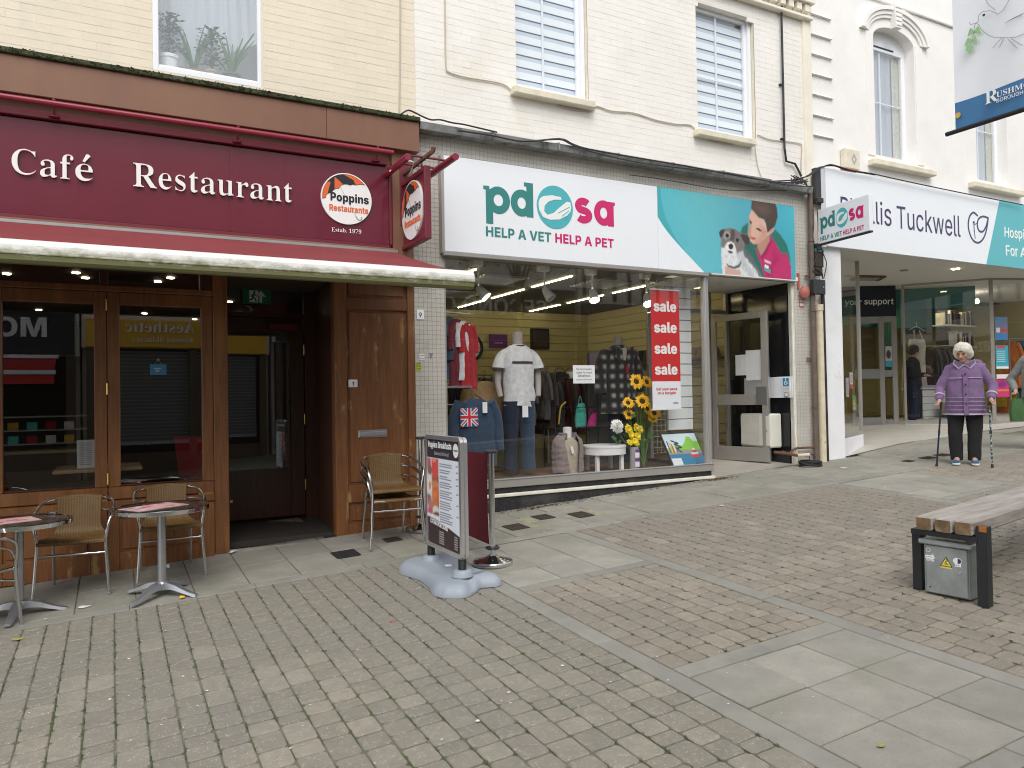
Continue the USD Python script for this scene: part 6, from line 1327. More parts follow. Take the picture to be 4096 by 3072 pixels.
# bust in a taupe gilet
t = thing('gilet_bust', 'low white bust wearing a taupe padded gilet over beige in the shop window', 'mannequin', (5.15, 8.15, 0))
obj(t, 'neck', MB().loft([(0, 0, 1.12, .07, .065), (0, 0, 1.2, .055, .052), (0, 0, 1.30, .058, .055), (0, 0, 1.315, .05, .05)], 18), 'dummy_white', smooth=40)
obj(t, 'jumper', MB().loft([(0, 0, .73, .15, .11), (0, 0, .95, .15, .12), (0, 0, 1.1, .16, .11), (0, 0, 1.18, .09, .08)], 24), 'cloth_beige', smooth=40)
v, f = [], []
gl_ = MB()
for s in (-1, 1):
    zs_g = np.linspace(.74, 1.21, 34); P = np.zeros((34, 16, 3))
    for i, z in enumerate(zs_g):
        q = 1 + .035 * abs(math.sin((z - .74) / .078 * math.pi)); wd = np.interp(z, [.74, .9, 1.05, 1.14, 1.21], [.215, .205, .21, .20, .12]); dp_ = np.interp(z, [.74, 1.05, 1.21], [.16, .15, .10]); g_o = np.interp(z, [.74, 1.21], [.30, .62])
        for j, a in enumerate(np.linspace(g_o, 3.0, 16)): P[i, j] = (s * wd * q * math.sin(a), -dp_ * q * math.cos(a), z + .01 * math.sin(a * 5 + z * 30))
    gl_.grid(P if s > 0 else P[:, ::-1], .012)
obj(t, 'gilet', gl_, 'cloth_taupe', smooth=40); obj(t, 'collar', MB().grid(np.array([[((.10 + .02 * q) * math.sin(a), -(.085 + .02 * q) * math.cos(a), 1.15 + q * .09) for a in np.linspace(.5, 2 * math.pi - .5, 20)] for q in (0, .5, 1)]), .015), 'cloth_taupe', smooth=40)
obj(t, 'price_tag', MB().obox((-.03, -.15, .98), (.035, 0, .01), (0, .004, 0), (-.02, 0, .09)), 'paper')
# denim jacket with the flag, garments hanging to the left
t = thing('denim_jacket', 'blue denim jacket with a British flag on its back hanging in the shop window', 'jacket')
garment(t, 'jacket_body', 3.79, 8.02, 1.70, .50, .80, 'cloth_denim', .72, 0.0, 1.05, .075, 5); hanger(t, 3.79, 8.02, 1.76, .3)
fa = [(3.536, 1.595), (3.806, 1.583), (3.778, 1.354), (3.554, 1.379)]
t2 = thing('flag_patch', 'British flag printed on the back of the denim jacket', 'flag') if False else t
u0 = np.array(fa[3]); fw, fh = fa[2][0] - fa[3][0], fa[0][1] - fa[3][1]
fl = [(rect(0, fw, 0, fh), (.03, .10, .28), .001)]
for p, q in (((0, 0), (fw, fh)), ((0, fh), (fw, 0))): fl += [(sg.LineString([p, q]).buffer(.020), (.72, .72, .72), .002), (sg.LineString([p, q]).buffer(.008), (.55, .03, .04), .002)]
fl += [(unary_union([rect(fw / 2 - .028, fw / 2 + .028, 0, fh), rect(0, fw, fh / 2 - .028, fh / 2 + .028)]), (.75, .75, .75), .002), (unary_union([rect(fw / 2 - .017, fw / 2 + .017, 0, fh), rect(0, fw, fh / 2 - .017, fh / 2 + .017)]), (.58, .02, .04), .002)]
painted(t, 'flag_print', (u0[0], 7.925, u0[1]), FX, FZ, fw, fh, (.7, .7, .7), fl, n=70)
obj(t, 'price_tag', bx(3.84, 3.90, 7.925, 7.93, 1.53, 1.66), 'paper')
rl = thing('hanging_garments', 'row of red, wine and blue garments hanging at the left end of the shop window', 'clothes')
obj(rl, 'rail', MB().tube([(3.12, 8.1, 2.74), (3.75, 8.02, 2.70)], .012, 8), 'steel')
for k, (x, m_, w, h, zt_2) in enumerate([(3.40, 'cloth_blue', .16, .72, 2.66), (3.5, 'cloth_denim', .16, .5, 2.66), (3.58, 'cloth_wine', .2, .80, 2.64), (3.66, 'cloth_white', .16, .7, 2.62), (3.72, 'cloth_red', .2, .78, 2.6)]): garment(rl, 'garment', x, 8.06, zt_2, w, h, m_, 0.4, .35, 1.25, .05, 20 + k, .5)
obj(rl, 'shelf', bx(3.2, 3.72, 7.95, 8.3, 1.83, 1.855), 'steel')
t = thing('tan_jumper', 'tan jumper on a hanger behind the denim jacket in the shop window', 'jumper'); garment(t, 'jumper_body', 4.17, 8.55, 1.92, .46, .72, 'cloth_tan', .8, -.1, 1.02, .08, 33); hanger(t, 4.17, 8.55, 1.98, .3)
# black wire shelf with bags
t = thing('wire_shelf', 'black wire shelf unit with bags and shoes behind the shop window', 'shelf unit', (5.82, 9.1, 0))
for x in (-.36, .36):
    for y in (-.15, .15): obj(t, 'post', MB().tube([(x, y, .70), (x, y, 2.02)], .010, 6), 'black_paint')
for z in (.82, 1.26, 1.55, 1.95):
    s_ = obj(t, 'shelf', MB().tube([(-.36, -.15, z), (.36, -.15, z)], .007, 6), 'black_paint')
    for k in range(6): obj(s_, 'wire', MB().tube([(-.36 + k * .144, -.15, z), (-.36 + k * .144, .15, z)], .005, 5), 'black_paint')
for k in range(4): obj(t, 'scroll', MB().tube([(-.36 + .18 * k + .09 * (1 - math.cos(a)), -.15, 2.02 + .09 * math.sin(a)) for a in np.linspace(0, math.pi, 12)], .006, 5), 'black_paint')
for nm, lb, ct, b, m_ in (('teal_bag', 'turquoise cloth bag on the black wire shelf', 'bag', (5.86, 6.05, 9.0, 9.12, 1.27, 1.62), 'cloth_teal'), ('pink_bag', 'bright pink bag lying at the right of the black wire shelf', 'bag', (6.06, 6.20, 8.98, 9.1, 1.27, 1.47), 'cloth_pink')):
    x0, x1, y0_, y1_, z0, z1 = b; tt = thing(nm, lb, ct, ((x0 + x1) / 2, (y0_ + y1_) / 2, z0)); w_, h_ = (x1 - x0) / 2, z1 - z0
    v, f = MB().loft([(0, 0, 0, w_ * .9, .05), (0, 0, h_ * .3, w_, .06), (.01, 0, h_ * .7, w_ * .85, .05), (.02, 0, h_ * .95, w_ * .55, .02)], 18).arr(); v[:, 0] += (.25 * v[:, 2] if nm == 'pink_bag' else 0); obj(tt, 'body', MB().add(v, f), m_, smooth=40)
    obj(tt, 'handle', MB().tube(spline([(-w_ * .4, 0, h_ * .9), (0, 0, h_ * 1.25), (w_ * .4, 0, h_ * .9)]), .006, 6), m_)
tt = thing('striped_bag', 'black bag with a yellow edged flap on the wire shelf', 'bag', (5.58, 9.0, 1.27)); obj(tt, 'body', MB().loft([(0, 0, 0, .07, .05), (0, 0, .3, .06, .04)], 16), 'cloth_black', smooth=40); obj(tt, 'edging', MB().tube(spline([(.06, -.05, .36), (-.03, -.06, .28), (-.07, -.06, .05)]), .012, 6), 'cloth_yellow')
tt = thing('green_cushion', 'olive green cushion and bag on the lowest wire shelf', 'cushion', (5.55, 8.98, .83)); obj(tt, 'cover', MB().loft([(0, 0, 0, .12, .08), (0, 0, .12, .16, .09), (0, 0, .28, .10, .05)], 18), 'cloth_green', smooth=50); obj(tt, 'strap', MB().tube(spline([(-.1, -.08, .1), (.02, -.1, .25), (.12, -.06, .36)]), .012, 6), 'cloth_ivory')
for k, (x, z, m_) in enumerate([(5.62, 1.97, 'cloth_black'), (5.78, 1.97, 'cloth_white'), (5.95, 1.97, 'cloth_brown'), (6.1, 1.97, 'cloth_wine'), (5.98, .84, 'cloth_wine'), (6.1, .84, 'cloth_red')]):
    tt = thing('shoe', ['black shoe at the left of the top wire shelf', 'white sandal on the top wire shelf', 'brown shoe on the top wire shelf', 'wine red shoe at the right of the top wire shelf', 'wine red shoe on the lowest wire shelf', 'red shoe at the right end of the lowest wire shelf'][k], 'shoe', (x, 8.98, z), .4); obj(tt, 'upper', MB().loft([(0, 0, 0, .045, .12), (0, .01, .05, .04, .11), (0, .06, .09, .03, .05)], 16), m_, smooth=40); obj(tt, 'heel', bx(-.02, .02, .08, .11, -.01, .03), 'cloth_black')
# notice, stool, flowers, painting, banner, slat panel
nt = thing('donations_notice', 'white paper notice stuck inside the shop window about donations', 'notice'); a_, b_ = (4.91, 1.864), (5.229, 2.086)
obj(nt, 'paper', bx(a_[0], b_[0], 7.616, 7.618, a_[1], b_[1]), 'paper')
hh = b_[1] - a_[1]
for tx, f_h in (('We Are Currently', .74), ('Unable To Accept', .55), ('Donations', .36), ('Sorry for any inconvenience', .18)):
    w_ = (b_[0] - a_[0]) * (.55 if tx == 'Donations' else .72); cx = (a_[0] + b_[0]) / 2; place_text(nt, 'lettering', fit(glyphs(tx, .03, 500), cx - w_ / 2, cx + w_ / 2), (0, 7.6158, a_[1] + hh * f_h), 'ink_black', .0006)
stl = thing('white_stool', 'round white stool with an apron in the shop window', 'stool', (5.70, 8.12, 0))
obj(stl, 'seat', MB().lathe([(0, 1.03), (.285, 1.03), (.288, 1.035), (.288, 1.057), (.28, 1.062), (0, 1.062)], sides=32), 'white_paint', smooth=35); obj(stl, 'apron', MB().lathe([(.27, .945), (.281, .945), (.281, 1.03), (.27, 1.03)], sides=32), 'white_paint', smooth=35)
for a in (.6, 2.2, 3.7, 5.3): obj(stl, 'leg', MB().obox((.235 * math.cos(a) - .022, .235 * math.sin(a) - .022, .73), (.045, 0, 0), (0, .045, 0), (0, 0, .25)), 'white_paint')
def flower(parent, c, R, kind, seed, tilt):
    r = random.Random(seed); c = np.asarray(c, float); nrm = np.array([tilt[0], -1, tilt[1]]); nrm /= np.linalg.norm(nrm); u = np.cross(nrm, [0, 0, 1.0]); u /= np.linalg.norm(u); v = np.cross(u, nrm)
    pe = MB(); rings = {'sun': ((20, 1.0, .10), (16, .82, .16)), 'mum': ((22, 1.0, 0), (20, .9, .3), (16, .72, .55), (10, .5, .75)), 'bloom': ((9, 1.0, .15), (7, .7, .4))}[kind]
    for n, k, lift in rings:
        for i in range(n):
            a = i * 6.2832 / n + r.uniform(-.1, .1); L = R * k * r.uniform(.85, 1.1); wv = L * (.16 if kind != 'bloom' else .36); d = u * math.cos(a) + v * math.sin(a); s = -u * math.sin(a) + v * math.cos(a)
            b0 = c + d * R * (.30 if kind == 'sun' else .08); m0 = c + d * L * .62 + nrm * R * (lift + .06); tip = c + d * L + nrm * R * lift
            pe.add([b0 - s * wv * .4, b0 + s * wv * .4, m0 + s * wv, tip, m0 - s * wv], [[0, 1, 2], [0, 2, 4], [4, 2, 3]])
    obj(parent, 'petals', pe, {'sun': 'petal_yellow', 'mum': 'petal_white', 'bloom': 'petal_bright'}[kind])
    if kind == 'sun': obj(parent, 'flower_centre', MB().tube([c, c + nrm * R * .06, c + nrm * R * .12], [R * .36, R * .34, R * .18], 16), 'flower_eye')
def bouquet(name, label, base, heads, vase, seed):
    r = random.Random(seed); t = thing(name, label, 'flowers', group=None); base = np.asarray(base, float)
    for (p, R, kind) in heads:
        p = np.asarray(p, float); flower(t, p, R, kind, seed + int(p[0] * 1000) % 97, (r.uniform(-.3, .3), r.uniform(.1, .5)))
        obj(t, 'stem', MB().tube(spline([base, base * .4 + p * .6 + [r.uniform(-.02, .02), .04, 0], p + [0, .02, -.01]], 6), .009, 6), 'stem_green')
    for k in range(10):
        p, R, _ = heads[k % len(heads)]; q = base * .45 + np.asarray(p) * .55 + [r.uniform(-.12, .12), r.uniform(0, .06), r.uniform(-.1, .1)]; a = r.uniform(-1, 1); L = r.uniform(.07, .13); d = np.array([math.cos(a), .1, math.sin(a) * .6]) * (1 if r.random() < .5 else -1); s = np.array([0, .2, 1.0]) * L * .28
        obj(t, 'leaf', MB().add([q, q + d * L * .5 + s, q + d * L, q + d * L * .5 - s], [[0, 1, 2], [0, 2, 3]]), 'stem_green')
    return t
fy = 7.98
fp = lambda x, y, dy=0.0: None
heads = [((q[0], fy + dy, q[1]), R, 'sun') for q, R, dy in zip([(6.139, 1.888), (6.359, 1.883), (6.232, 1.625), (6.019, 1.608), (6.35, 1.525), (6.445, 1.461), (6.456, 1.399), (6.046, 1.453)], (.115, .10, .115, .09, .10, .10, .09, .085), (0, .06, 0, .03, .05, .02, .08, .05))]
bouquet('sunflowers', 'tall bunch of large artificial sunflowers before the sale banner in the window', (*(6.258,), fy + .03, DZ), heads, None, 3)
heads = [((q[0], 7.93, q[1]), R, 'bloom') for q, R in zip([(5.95, 1.269), (6.078, 1.283), (6.148, 1.252), (5.994, 1.192), (6.099, 1.169), (6.05, 1.105), (5.968, 1.09), (6.085, 1.075)], (.07, .065, .06, .06, .065, .06, .05, .05))]
bq = bouquet('yellow_bouquet', 'bright yellow artificial flowers in a purple labelled vase in the window', (*(6.059,), 7.95, 1.0), heads, None, 9)
vx = 6.057
vs = thing('vase', 'slim grey vase with purple and white price labels in the shop window', 'vase', (vx, 7.95, DZ)); obj(vs, 'body', MB().lathe([(0, 0), (.055, 0), (.06, .02), (.055, .28), (.06, .30), (.05, .30), (.048, .05), (0, .04)], sides=24), 'ink_grey', smooth=40)
for z in (.04, .16): obj(vs, 'price_label', bx(-.035, .035, -.068, -.063, z, z + .11), 'paper'); obj(vs, 'label_band', bx(-.035, .035, -.0695, -.0685, z + .07, z + .11), 'plastic_purple')
q = (5.781, 1.307)
bouquet('white_flower', 'single large white artificial chrysanthemum left of the yellow flowers', (q[0] + .22, 7.97, 1.0), [((q[0], 7.95, q[1]), .105, 'mum')], None, 12)
pa = [(6.52, 1.212), (7.116, 1.206), (7.213, 0.772), (6.589, 0.769)]
pt = thing('painting_board', 'framed bright seaside picture with blue water leaning at the right end of the shop window', 'picture')
b0 = np.array([pa[3][0] + .02, 7.80, DZ]); uw = np.array([pa[2][0] - pa[3][0] - .05, 0, 0]); up = np.array([pa[0][0] - pa[3][0] + .02, .16, pa[0][1] - pa[3][1]]) ; up = np.array([-.09, .16, .44])
Lw, Lh = np.linalg.norm(uw), np.linalg.norm(up); un, vn = uw / Lw, up / Lh; nn2 = np.cross(un, vn)
obj(pt, 'frame', MB().obox(b0 - un * .02 - vn * .02 - nn2 * .012, un * (Lw + .04), vn * (Lh + .04), nn2 * .02, .004), 'black_paint')
hills = sg.Polygon([(0, .27), (.1, .30), (.2, .33), (.27, .30), (.33, .34), (.40, .43), (.45, .43), (.5, .36), (.56, .36), (.7, .34), (.7, .22), (0, .22)])
painted(pt, 'picture', b0 + nn2 * .0095, un, vn, Lw, Lh, (.62, .76, .80), [(hills, (.24, .56, .06), .006), (rect(0, .7, .17, .24), (.33, .29, .24), .01), (rect(0, .7, 0, .185), (.02, .20, .36), .006), (sg.Polygon([(.34, .13), (.54, .13), (.52, .17), (.36, .17)]), (.6, .05, .05), .004), (rect(.38, .50, .17, .20), (.7, .7, .75), .004), (rect(.41, .48, .20, .23), (.6, .05, .05), .004), (rect(.425, .47, .23, .26), (.7, .7, .75), .004)] + [(rect(.03 + k * .03, .05 + k * .03, .21, .38 - k * .02), ((.1, .1, .3), (.6, .5, .05), (.55, .05, .05), (.7, .7, .7))[k % 4], .003) for k in range(5)] + [(stroke([(.12, .38), (.22, .34), (.15, .33), (.25, .28), (.17, .27), (.22, .21)], .022), (.02, .03, .06), .004), (rect(.0, .17, .01, .13), (.72, .75, .78), .003)], n=110)
# sale banner hanging inside
ba = [(6.178, 3.079), (6.676, 3.086), (6.675, 1.519), (6.201, 1.527), (6.187, 1.885)]
sx_0, sx_1, szb, szt = ba[3][0], ba[2][0], ba[3][1], (ba[0][1] + ba[1][1]) / 2; szm = ba[4][1]
sb_ = thing('sale_banner', 'red hanging banner reading sale four times above a white foot', 'banner')
obj(sb_, 'red_field', bx(sx_0, sx_1, 7.72, 7.726, szm, szt), 'ink_red'); obj(sb_, 'white_field', bx(sx_0, sx_1, 7.72, 7.726, szb, szm - .001), 'sign_white'); obj(sb_, 'top_rod', bx(sx_0 - .01, sx_1 + .01, 7.714, 7.735, szt + .001, szt + .02), 'slat_white'); obj(sb_, 'bottom_rod', bx(sx_0 - .01, sx_1 + .01, 7.714, 7.735, szb - .02, szb - .001), 'slat_white')
obj(sb_, 'cord', MB().tube([(sx_0 + .05, 7.73, szt + .02), ((sx_0 + sx_1) / 2, 7.73, 3.41), (sx_1 - .05, 7.73, szt + .02)], .003, 5), 'slat_white')
rows_ = [2.805, 2.527, 2.249, 1.974]
for z in rows_: place_text(sb_, 'lettering', fit(glyphs('sale', .2, 800).buffer(.004), sx_0 + .045, sx_1 - .05), (0, 7.7195, z), 'ink_white', .002)
for tx, yy in (('Get your paws', 1.766), ('on a bargain', 1.714)):
    w_ = (sx_1 - sx_0) * (.74 if 'paws' in tx else .64); cx = (sx_0 + sx_1) / 2; place_text(sb_, 'lettering', fit(glyphs(tx, .05, 650), cx - w_ / 2, cx + w_ / 2), (0, 7.7195, yy), 'ink_red', .002)
place_text(sb_, 'small_print', fit(glyphs('pdsa', .03, 700), sx_1 - .13, sx_1 - .05), (0, 7.7195, szb + .06), 'ink_teal_dark', .002)
sp = thing('slat_panel', 'white slatted display panel standing behind the sale banner', 'display panel')
sl_a = [(6.793, 3.224), (7.127, 3.243), (7.122, 1.214)]
for k in range(13): z = 1.22 + k * .152; obj(sp, 'slat', bx(sl_a[0][0] - .1, sl_a[1][0], 8.0, 8.03, z, z + .142, .005), 'slat_white'); obj(sp, 'backing', bx(sl_a[0][0] - .1, sl_a[1][0], 8.031, 8.05, z - .01, z + .152), 'ink_grey')
obj(sp, 'foot', bx(sl_a[0][0] - .08, sl_a[1][0] - .03, 8.0, 8.04, .73, 1.21), 'int_brown')
# back of the room
rack('clothes_rail', 'rail of dark jackets directly behind the white T-shirt dummy', 4.75, 5.55, 9.25, FZ0, 2.12, ['cloth_black', 'cloth_grey', 'cloth_denim_dark', 'cloth_brown'], 11)
rack('clothes_rail', 'rail of dark skirts and trousers behind the tan jumper', 3.35, 4.6, 9.35, FZ0, 1.62, ['cloth_black', 'cloth_denim_dark', 'cloth_wine', 'cloth_black', 'cloth_orange'], 12)
rack('clothes_rail', 'rail of coats between the wire shelf and the back wall', 5.5, 7.3, 11.6, FZ0, 2.1, ['cloth_black', 'cloth_brown', 'cloth_grey', 'cloth_wine', 'cloth_green'], 13)
gp_ = thing('grey_partition', 'grey display partition between the wire shelf and the checked coat', 'partition'); obj(gp_, 'panel', bx(6.22, 6.62, 9.22, 9.26, FZ0, 2.35), 'cloth_grey'); obj(gp_, 'top_cloth', bx(6.24, 6.60, 9.2, 9.219, 2.1, 2.34), 'cloth_lilac')
hs_ = thing('high_shelf', 'dark shelf of hats and bags along the right wall of the charity shop', 'shelf'); obj(hs_, 'board', bx(8.55, 8.865, 9.1, 12.8, 2.28, 2.31), 'int_brown'); r = random.Random(77)
for k in range(22): y_ = 9.2 + k * .16; obj(hs_, 'hat', MB().loft([(8.7, y_, 2.31, .10, .075), (8.7, y_, 2.31 + r.uniform(.05, .1), .09, .07), (8.7, y_ + .01, 2.31 + r.uniform(.12, .24), .05, .045)], 12), r.choice(['cloth_black', 'cloth_brown', 'cloth_black', 'cloth_wine', 'cloth_tan']), smooth=40)
rack('clothes_rail', 'crowded clothes rail of dark garments left in the charity shop', 3.4, 5.1, 10.3, FZ0, 1.95, ['cloth_black', 'cloth_grey', 'cloth_brown', 'cloth_wine', 'cloth_green', 'cloth_denim_dark', 'cloth_black'], 1, group=None)
rack('clothes_rail', 'crowded clothes rail of dark garments behind the wire shelf', 5.0, 6.9, 10.0, FZ0, 2.02, ['cloth_black', 'cloth_grey', 'cloth_black', 'cloth_brown', 'cloth_wine', 'cloth_denim_dark'], 2)
rack('clothes_rail', 'clothes rail of mixed garments at the back of the charity shop', 3.6, 5.2, 12.3, FZ0, 1.9, ['cloth_wine', 'cloth_red', 'cloth_black', 'cloth_tan', 'cloth_grey'], 3)
rack('clothes_rail', 'clothes rail of dark garments behind the checked coat', 6.9, 8.5, 11.2, FZ0, 2.0, ['cloth_black', 'cloth_brown', 'cloth_grey', 'cloth_blue'], 4)
ck = thing('wall_clock', 'round black rimmed clock on the cream back wall of the shop', 'clock'); q = (6.114, 2.683)
obj(ck, 'face', MB().tube([(q[0], 13.16, q[1]), (q[0], 13.13, q[1])], .24, 32), 'sign_white'); obj(ck, 'rim', MB().tube([(q[0] + .25 * math.cos(a), 13.14, q[1] + .25 * math.sin(a)) for a in np.linspace(0, 2 * math.pi, 33)], .035, 8), 'ink_black', smooth=40); obj(ck, 'hand', MB().poly(unary_union([stroke([(q[0], q[1]), (q[0] + .1, q[1] + .08)], .018), stroke([(q[0], q[1]), (q[0] - .02, q[1] - .17)], .014)]), .004, (0, 13.129, 0)), 'ink_black')
a_, b_ = (7.467, 2.675), (7.904, 3.093)
fr_ = thing('framed_picture', 'dark framed picture on the back wall above the clothes rail', 'picture'); obj(fr_, 'frame', bx(a_[0], b_[0], 13.12, 13.165, a_[1], b_[1], .01), 'black_paint'); obj(fr_, 'picture', bx(a_[0] + .05, b_[0] - .05, 13.115, 13.1195, a_[1] + .05, b_[1] - .05), 'cloth_brown')
a_, b_ = (9.88, 3.007), (10.259, 3.483)
fr_ = thing('framed_picture', 'gilt framed picture with green centre on the cream wall left of the sale banner', 'picture'); obj(fr_, 'frame', bx(8.83, 8.868, 10.2, 10.75, a_[1] - .2, b_[1] - .05, .01), 'gilt'); a_x = (11.489, 2.866); 
obj(fr_, 'picture', bx(8.822, 8.8295, 10.25, 10.70, a_[1] - .14, b_[1] - .11), 'cloth_green')
bn = thing('brand_new_sign', 'purple sign on the back wall of the charity shop', 'sign'); a_, b_ = (6.541, 2.69), (6.933, 2.952)
obj(bn, 'board', bx(a_[0], b_[0], 13.13, 13.165, a_[1], b_[1]), 'plastic_purple'); place_text(bn, 'lettering', fit(glyphs('Brand New', .1, 700), a_[0] + .1, b_[0] - .1), (0, 13.1295, (a_[1] + b_[1]) / 2 - .05), 'paper', .003)
wm = thing('wire_basket', 'white wire mesh display stand behind the shop door', 'display stand', (8.0, 9.6, FZ0))
for k in range(8): obj(wm, 'wire', MB().tube([(-.3 + k * .085, 0, .1), (-.3 + k * .085, 0, 1.0)], .005, 5), 'slat_white')
for k in range(11): obj(wm, 'wire', MB().tube([(-.3, 0, .1 + k * .09), (.3, 0, .1 + k * .09)], .005, 5), 'slat_white')
yb_ = thing('yellow_toy', 'yellow soft bundle hanging in the wire stand behind the shop door', 'toy', (8.05, 9.5, FZ0 + .75)); obj(yb_, 'body', MB().loft([(0, 0, -.08, .06, .05), (0, 0, 0, .12, .07), (.02, 0, .08, .08, .05)], 14), 'petal_bright', smooth=50); obj(yb_, 'lump', MB().loft([(.1, 0, -.1, .05, .05), (.1, 0, -.03, .08, .05)], 12), 'petal_bright', smooth=50)
# ---- in the right shop
wd = thing('wedding_dress', 'long ivory wedding dress on a white hanger in the right shop window', 'dress', (15.95, 10.5, 0))
v, f = MB().loft([(0, 0, 1.0, .36, .2), (0, 0, 1.5, .30, .16), (0, 0, 2.1, .23, .12), (0, 0, 2.45, .21, .12), (0, 0, 2.70, .26, .13), (0, 0, 2.84, .22, .11)], 36).arr(); v[:, 1] += .02 * np.sin(v[:, 0] * 30) * np.clip(2.3 - v[:, 2], 0, 1); obj(wd, 'gown', MB().add(v, f), 'cloth_ivory', smooth=50)
obj(wd, 'strap', MB().tube([(-.15, -.05, 2.82), (-.1, 0, 3.05)], .012, 5), 'cloth_ivory'); obj(wd, 'strap', MB().tube([(.15, -.05, 2.82), (.1, 0, 3.05)], .012, 5), 'cloth_ivory'); hanger(wd, 0, 0, 3.15, .55, m_='white_paint')
rack('clothes_rail', 'rail of long brown and black coats right of the wedding dress', 16.35, 17.6, 10.6, .98, 2.72, ['cloth_brown', 'cloth_black', 'cloth_brown', 'cloth_grey'], 6, h=1.3, step=.11)
rack('clothes_rail', 'rail of orange and yellow clothes near the right window post', 17.3, 18.9, 9.6, .98, 2.2, ['cloth_orange', 'cloth_yellow', 'cloth_blue', 'cloth_wine', 'cloth_yellow'], 7, h=1.0)
rack('clothes_rail', 'rail of dark blue coats behind the posters', 16.6, 17.9, 8.9, .98, 2.75, ['cloth_denim_dark', 'cloth_blue', 'cloth_black', 'cloth_orange'], 8, h=1.2)
bk = thing('book_shelf', 'white shelves of books and ornaments high in the right shop', 'bookcase', (17.95, 10.9, 0)); r = random.Random(4)
for z in (2.25, 2.72, 3.22): obj(bk, 'shelf', bx(-.55, .75, -.15, .15, z, z + .04), 'white_paint')
for zi in (2.29, 2.76, 3.26):
    x = -.5
    while x < .65:
        w_ = r.uniform(.025, .07); obj(bk, 'book', bx(x, x + w_ * .92, -.12, .1, zi, zi + r.uniform(.22, .36)), r.choice(['cloth_ivory', 'cloth_grey', 'cloth_white', 'cloth_brown', 'cloth_white', 'cloth_black', 'cloth_wine'])); x += w_
cn = thing('shop_counter', 'cream slatted counter with goods on top in the right shop', 'counter', (15.85, 10.3, .98)); obj(cn, 'top', bx(-.42, .42, -.25, .25, .74, .77), 'white_paint')
for k in range(5): obj(cn, 'slat', bx(-.40, .40, -.24, -.21, .0 + k * .145, .137 + k * .145, .005), 'slat_white')
obj(cn, 'backing', bx(-.40, .40, -.209, .2, 0, .74), 'int_brown'); obj(cn, 'goods', bx(-.3, .3, -.15, .1, .77, .83), 'cloth_lilac')
cb_ = thing('cardboard_box', 'open brown cardboard box stacked on a blue crate by the right shop window', 'box', (16.15, 9.75, 1.17)); obj(cb_, 'carton', bx(-.38, .38, -.15, .15, 0, .24), 'cardboard'); obj(cb_, 'flap', bx(-.38, .38, -.165, -.152, .18, .25), 'cardboard')
bc_ = thing('blue_crate', 'blue plastic crate below the cardboard box in the right shop', 'crate', (16.2, 9.75, .98)); obj(bc_, 'body', bx(-.3, .3, -.14, .14, 0, .185), 'box_blue'); obj(bc_, 'window', bx(-.22, .22, -.146, -.141, .03, .15), 'cloth_blue')
ch = thing('chandelier', 'small brass chandelier with four glowing shades in the right shop', 'chandelier'); q = (16.994, 3.649)
obj(ch, 'rod', MB().tube([(q[0], 10.0, 3.84), (q[0], 10.0, q[1] - .05)], .008, 6), 'brass'); obj(ch, 'hub', MB().lathe([(0, -.08), (.05, -.05), (.03, 0), (.012, .06)], (q[0], 10, q[1]), 12), 'brass', smooth=40)
for a in (.35, 1.9, 3.5, 5.05):
    ex_, ey_ = .22 * math.cos(a), .22 * math.sin(a); ar_ = obj(ch, 'arm', MB().tube(spline([(q[0], 10, q[1] - .04), (q[0] + ex_ * .6, 10 + ey_ * .6, q[1] - .09), (q[0] + ex_, 10 + ey_, q[1] - .02)]), .007, 6), 'brass'); obj(ch, 'shade', MB().lathe([(0, -.01), (.035, 0), (.045, .05), (.02, .09), (0, .095)], (q[0] + ex_, 10 + ey_, q[1] - .02), 12), 'lamp_spot', smooth=50)
gc = thing('teal_curtain', 'dark green curtain hanging at the back of the right shop', 'curtain'); P = np.array([[(16.9 + .5 * t, 12.0 + .03 * math.sin(t * 30), z) for t in np.linspace(0, 1, 30)] for z in (2.0, 3.6)]); obj(gc, 'cloth', MB().grid(P), 'teal_wall', smooth=True); obj(gc, 'wood_jamb', bx(16.78, 16.89, 11.95, 12.05, 1.0, 3.7), 'wood')
for i_, (p_, lb_, base_, lay_) in enumerate([((LD - .24, 2.2), 'small poster with a blue foot behind the narrow door pane', (.5, .5, .5), [(rect(0, .2, 0, .12), (.03, .35, .5), .01), (ell(.06, .25, .05, .09), (.05, .05, .06), .03)])]):
    sheet_on('door_poster', lb_, DL + ud * p_[0] + np.array([-ud[1], ud[0]]) * -.003, ud, .13, p_[1], .42, base_, lay_)

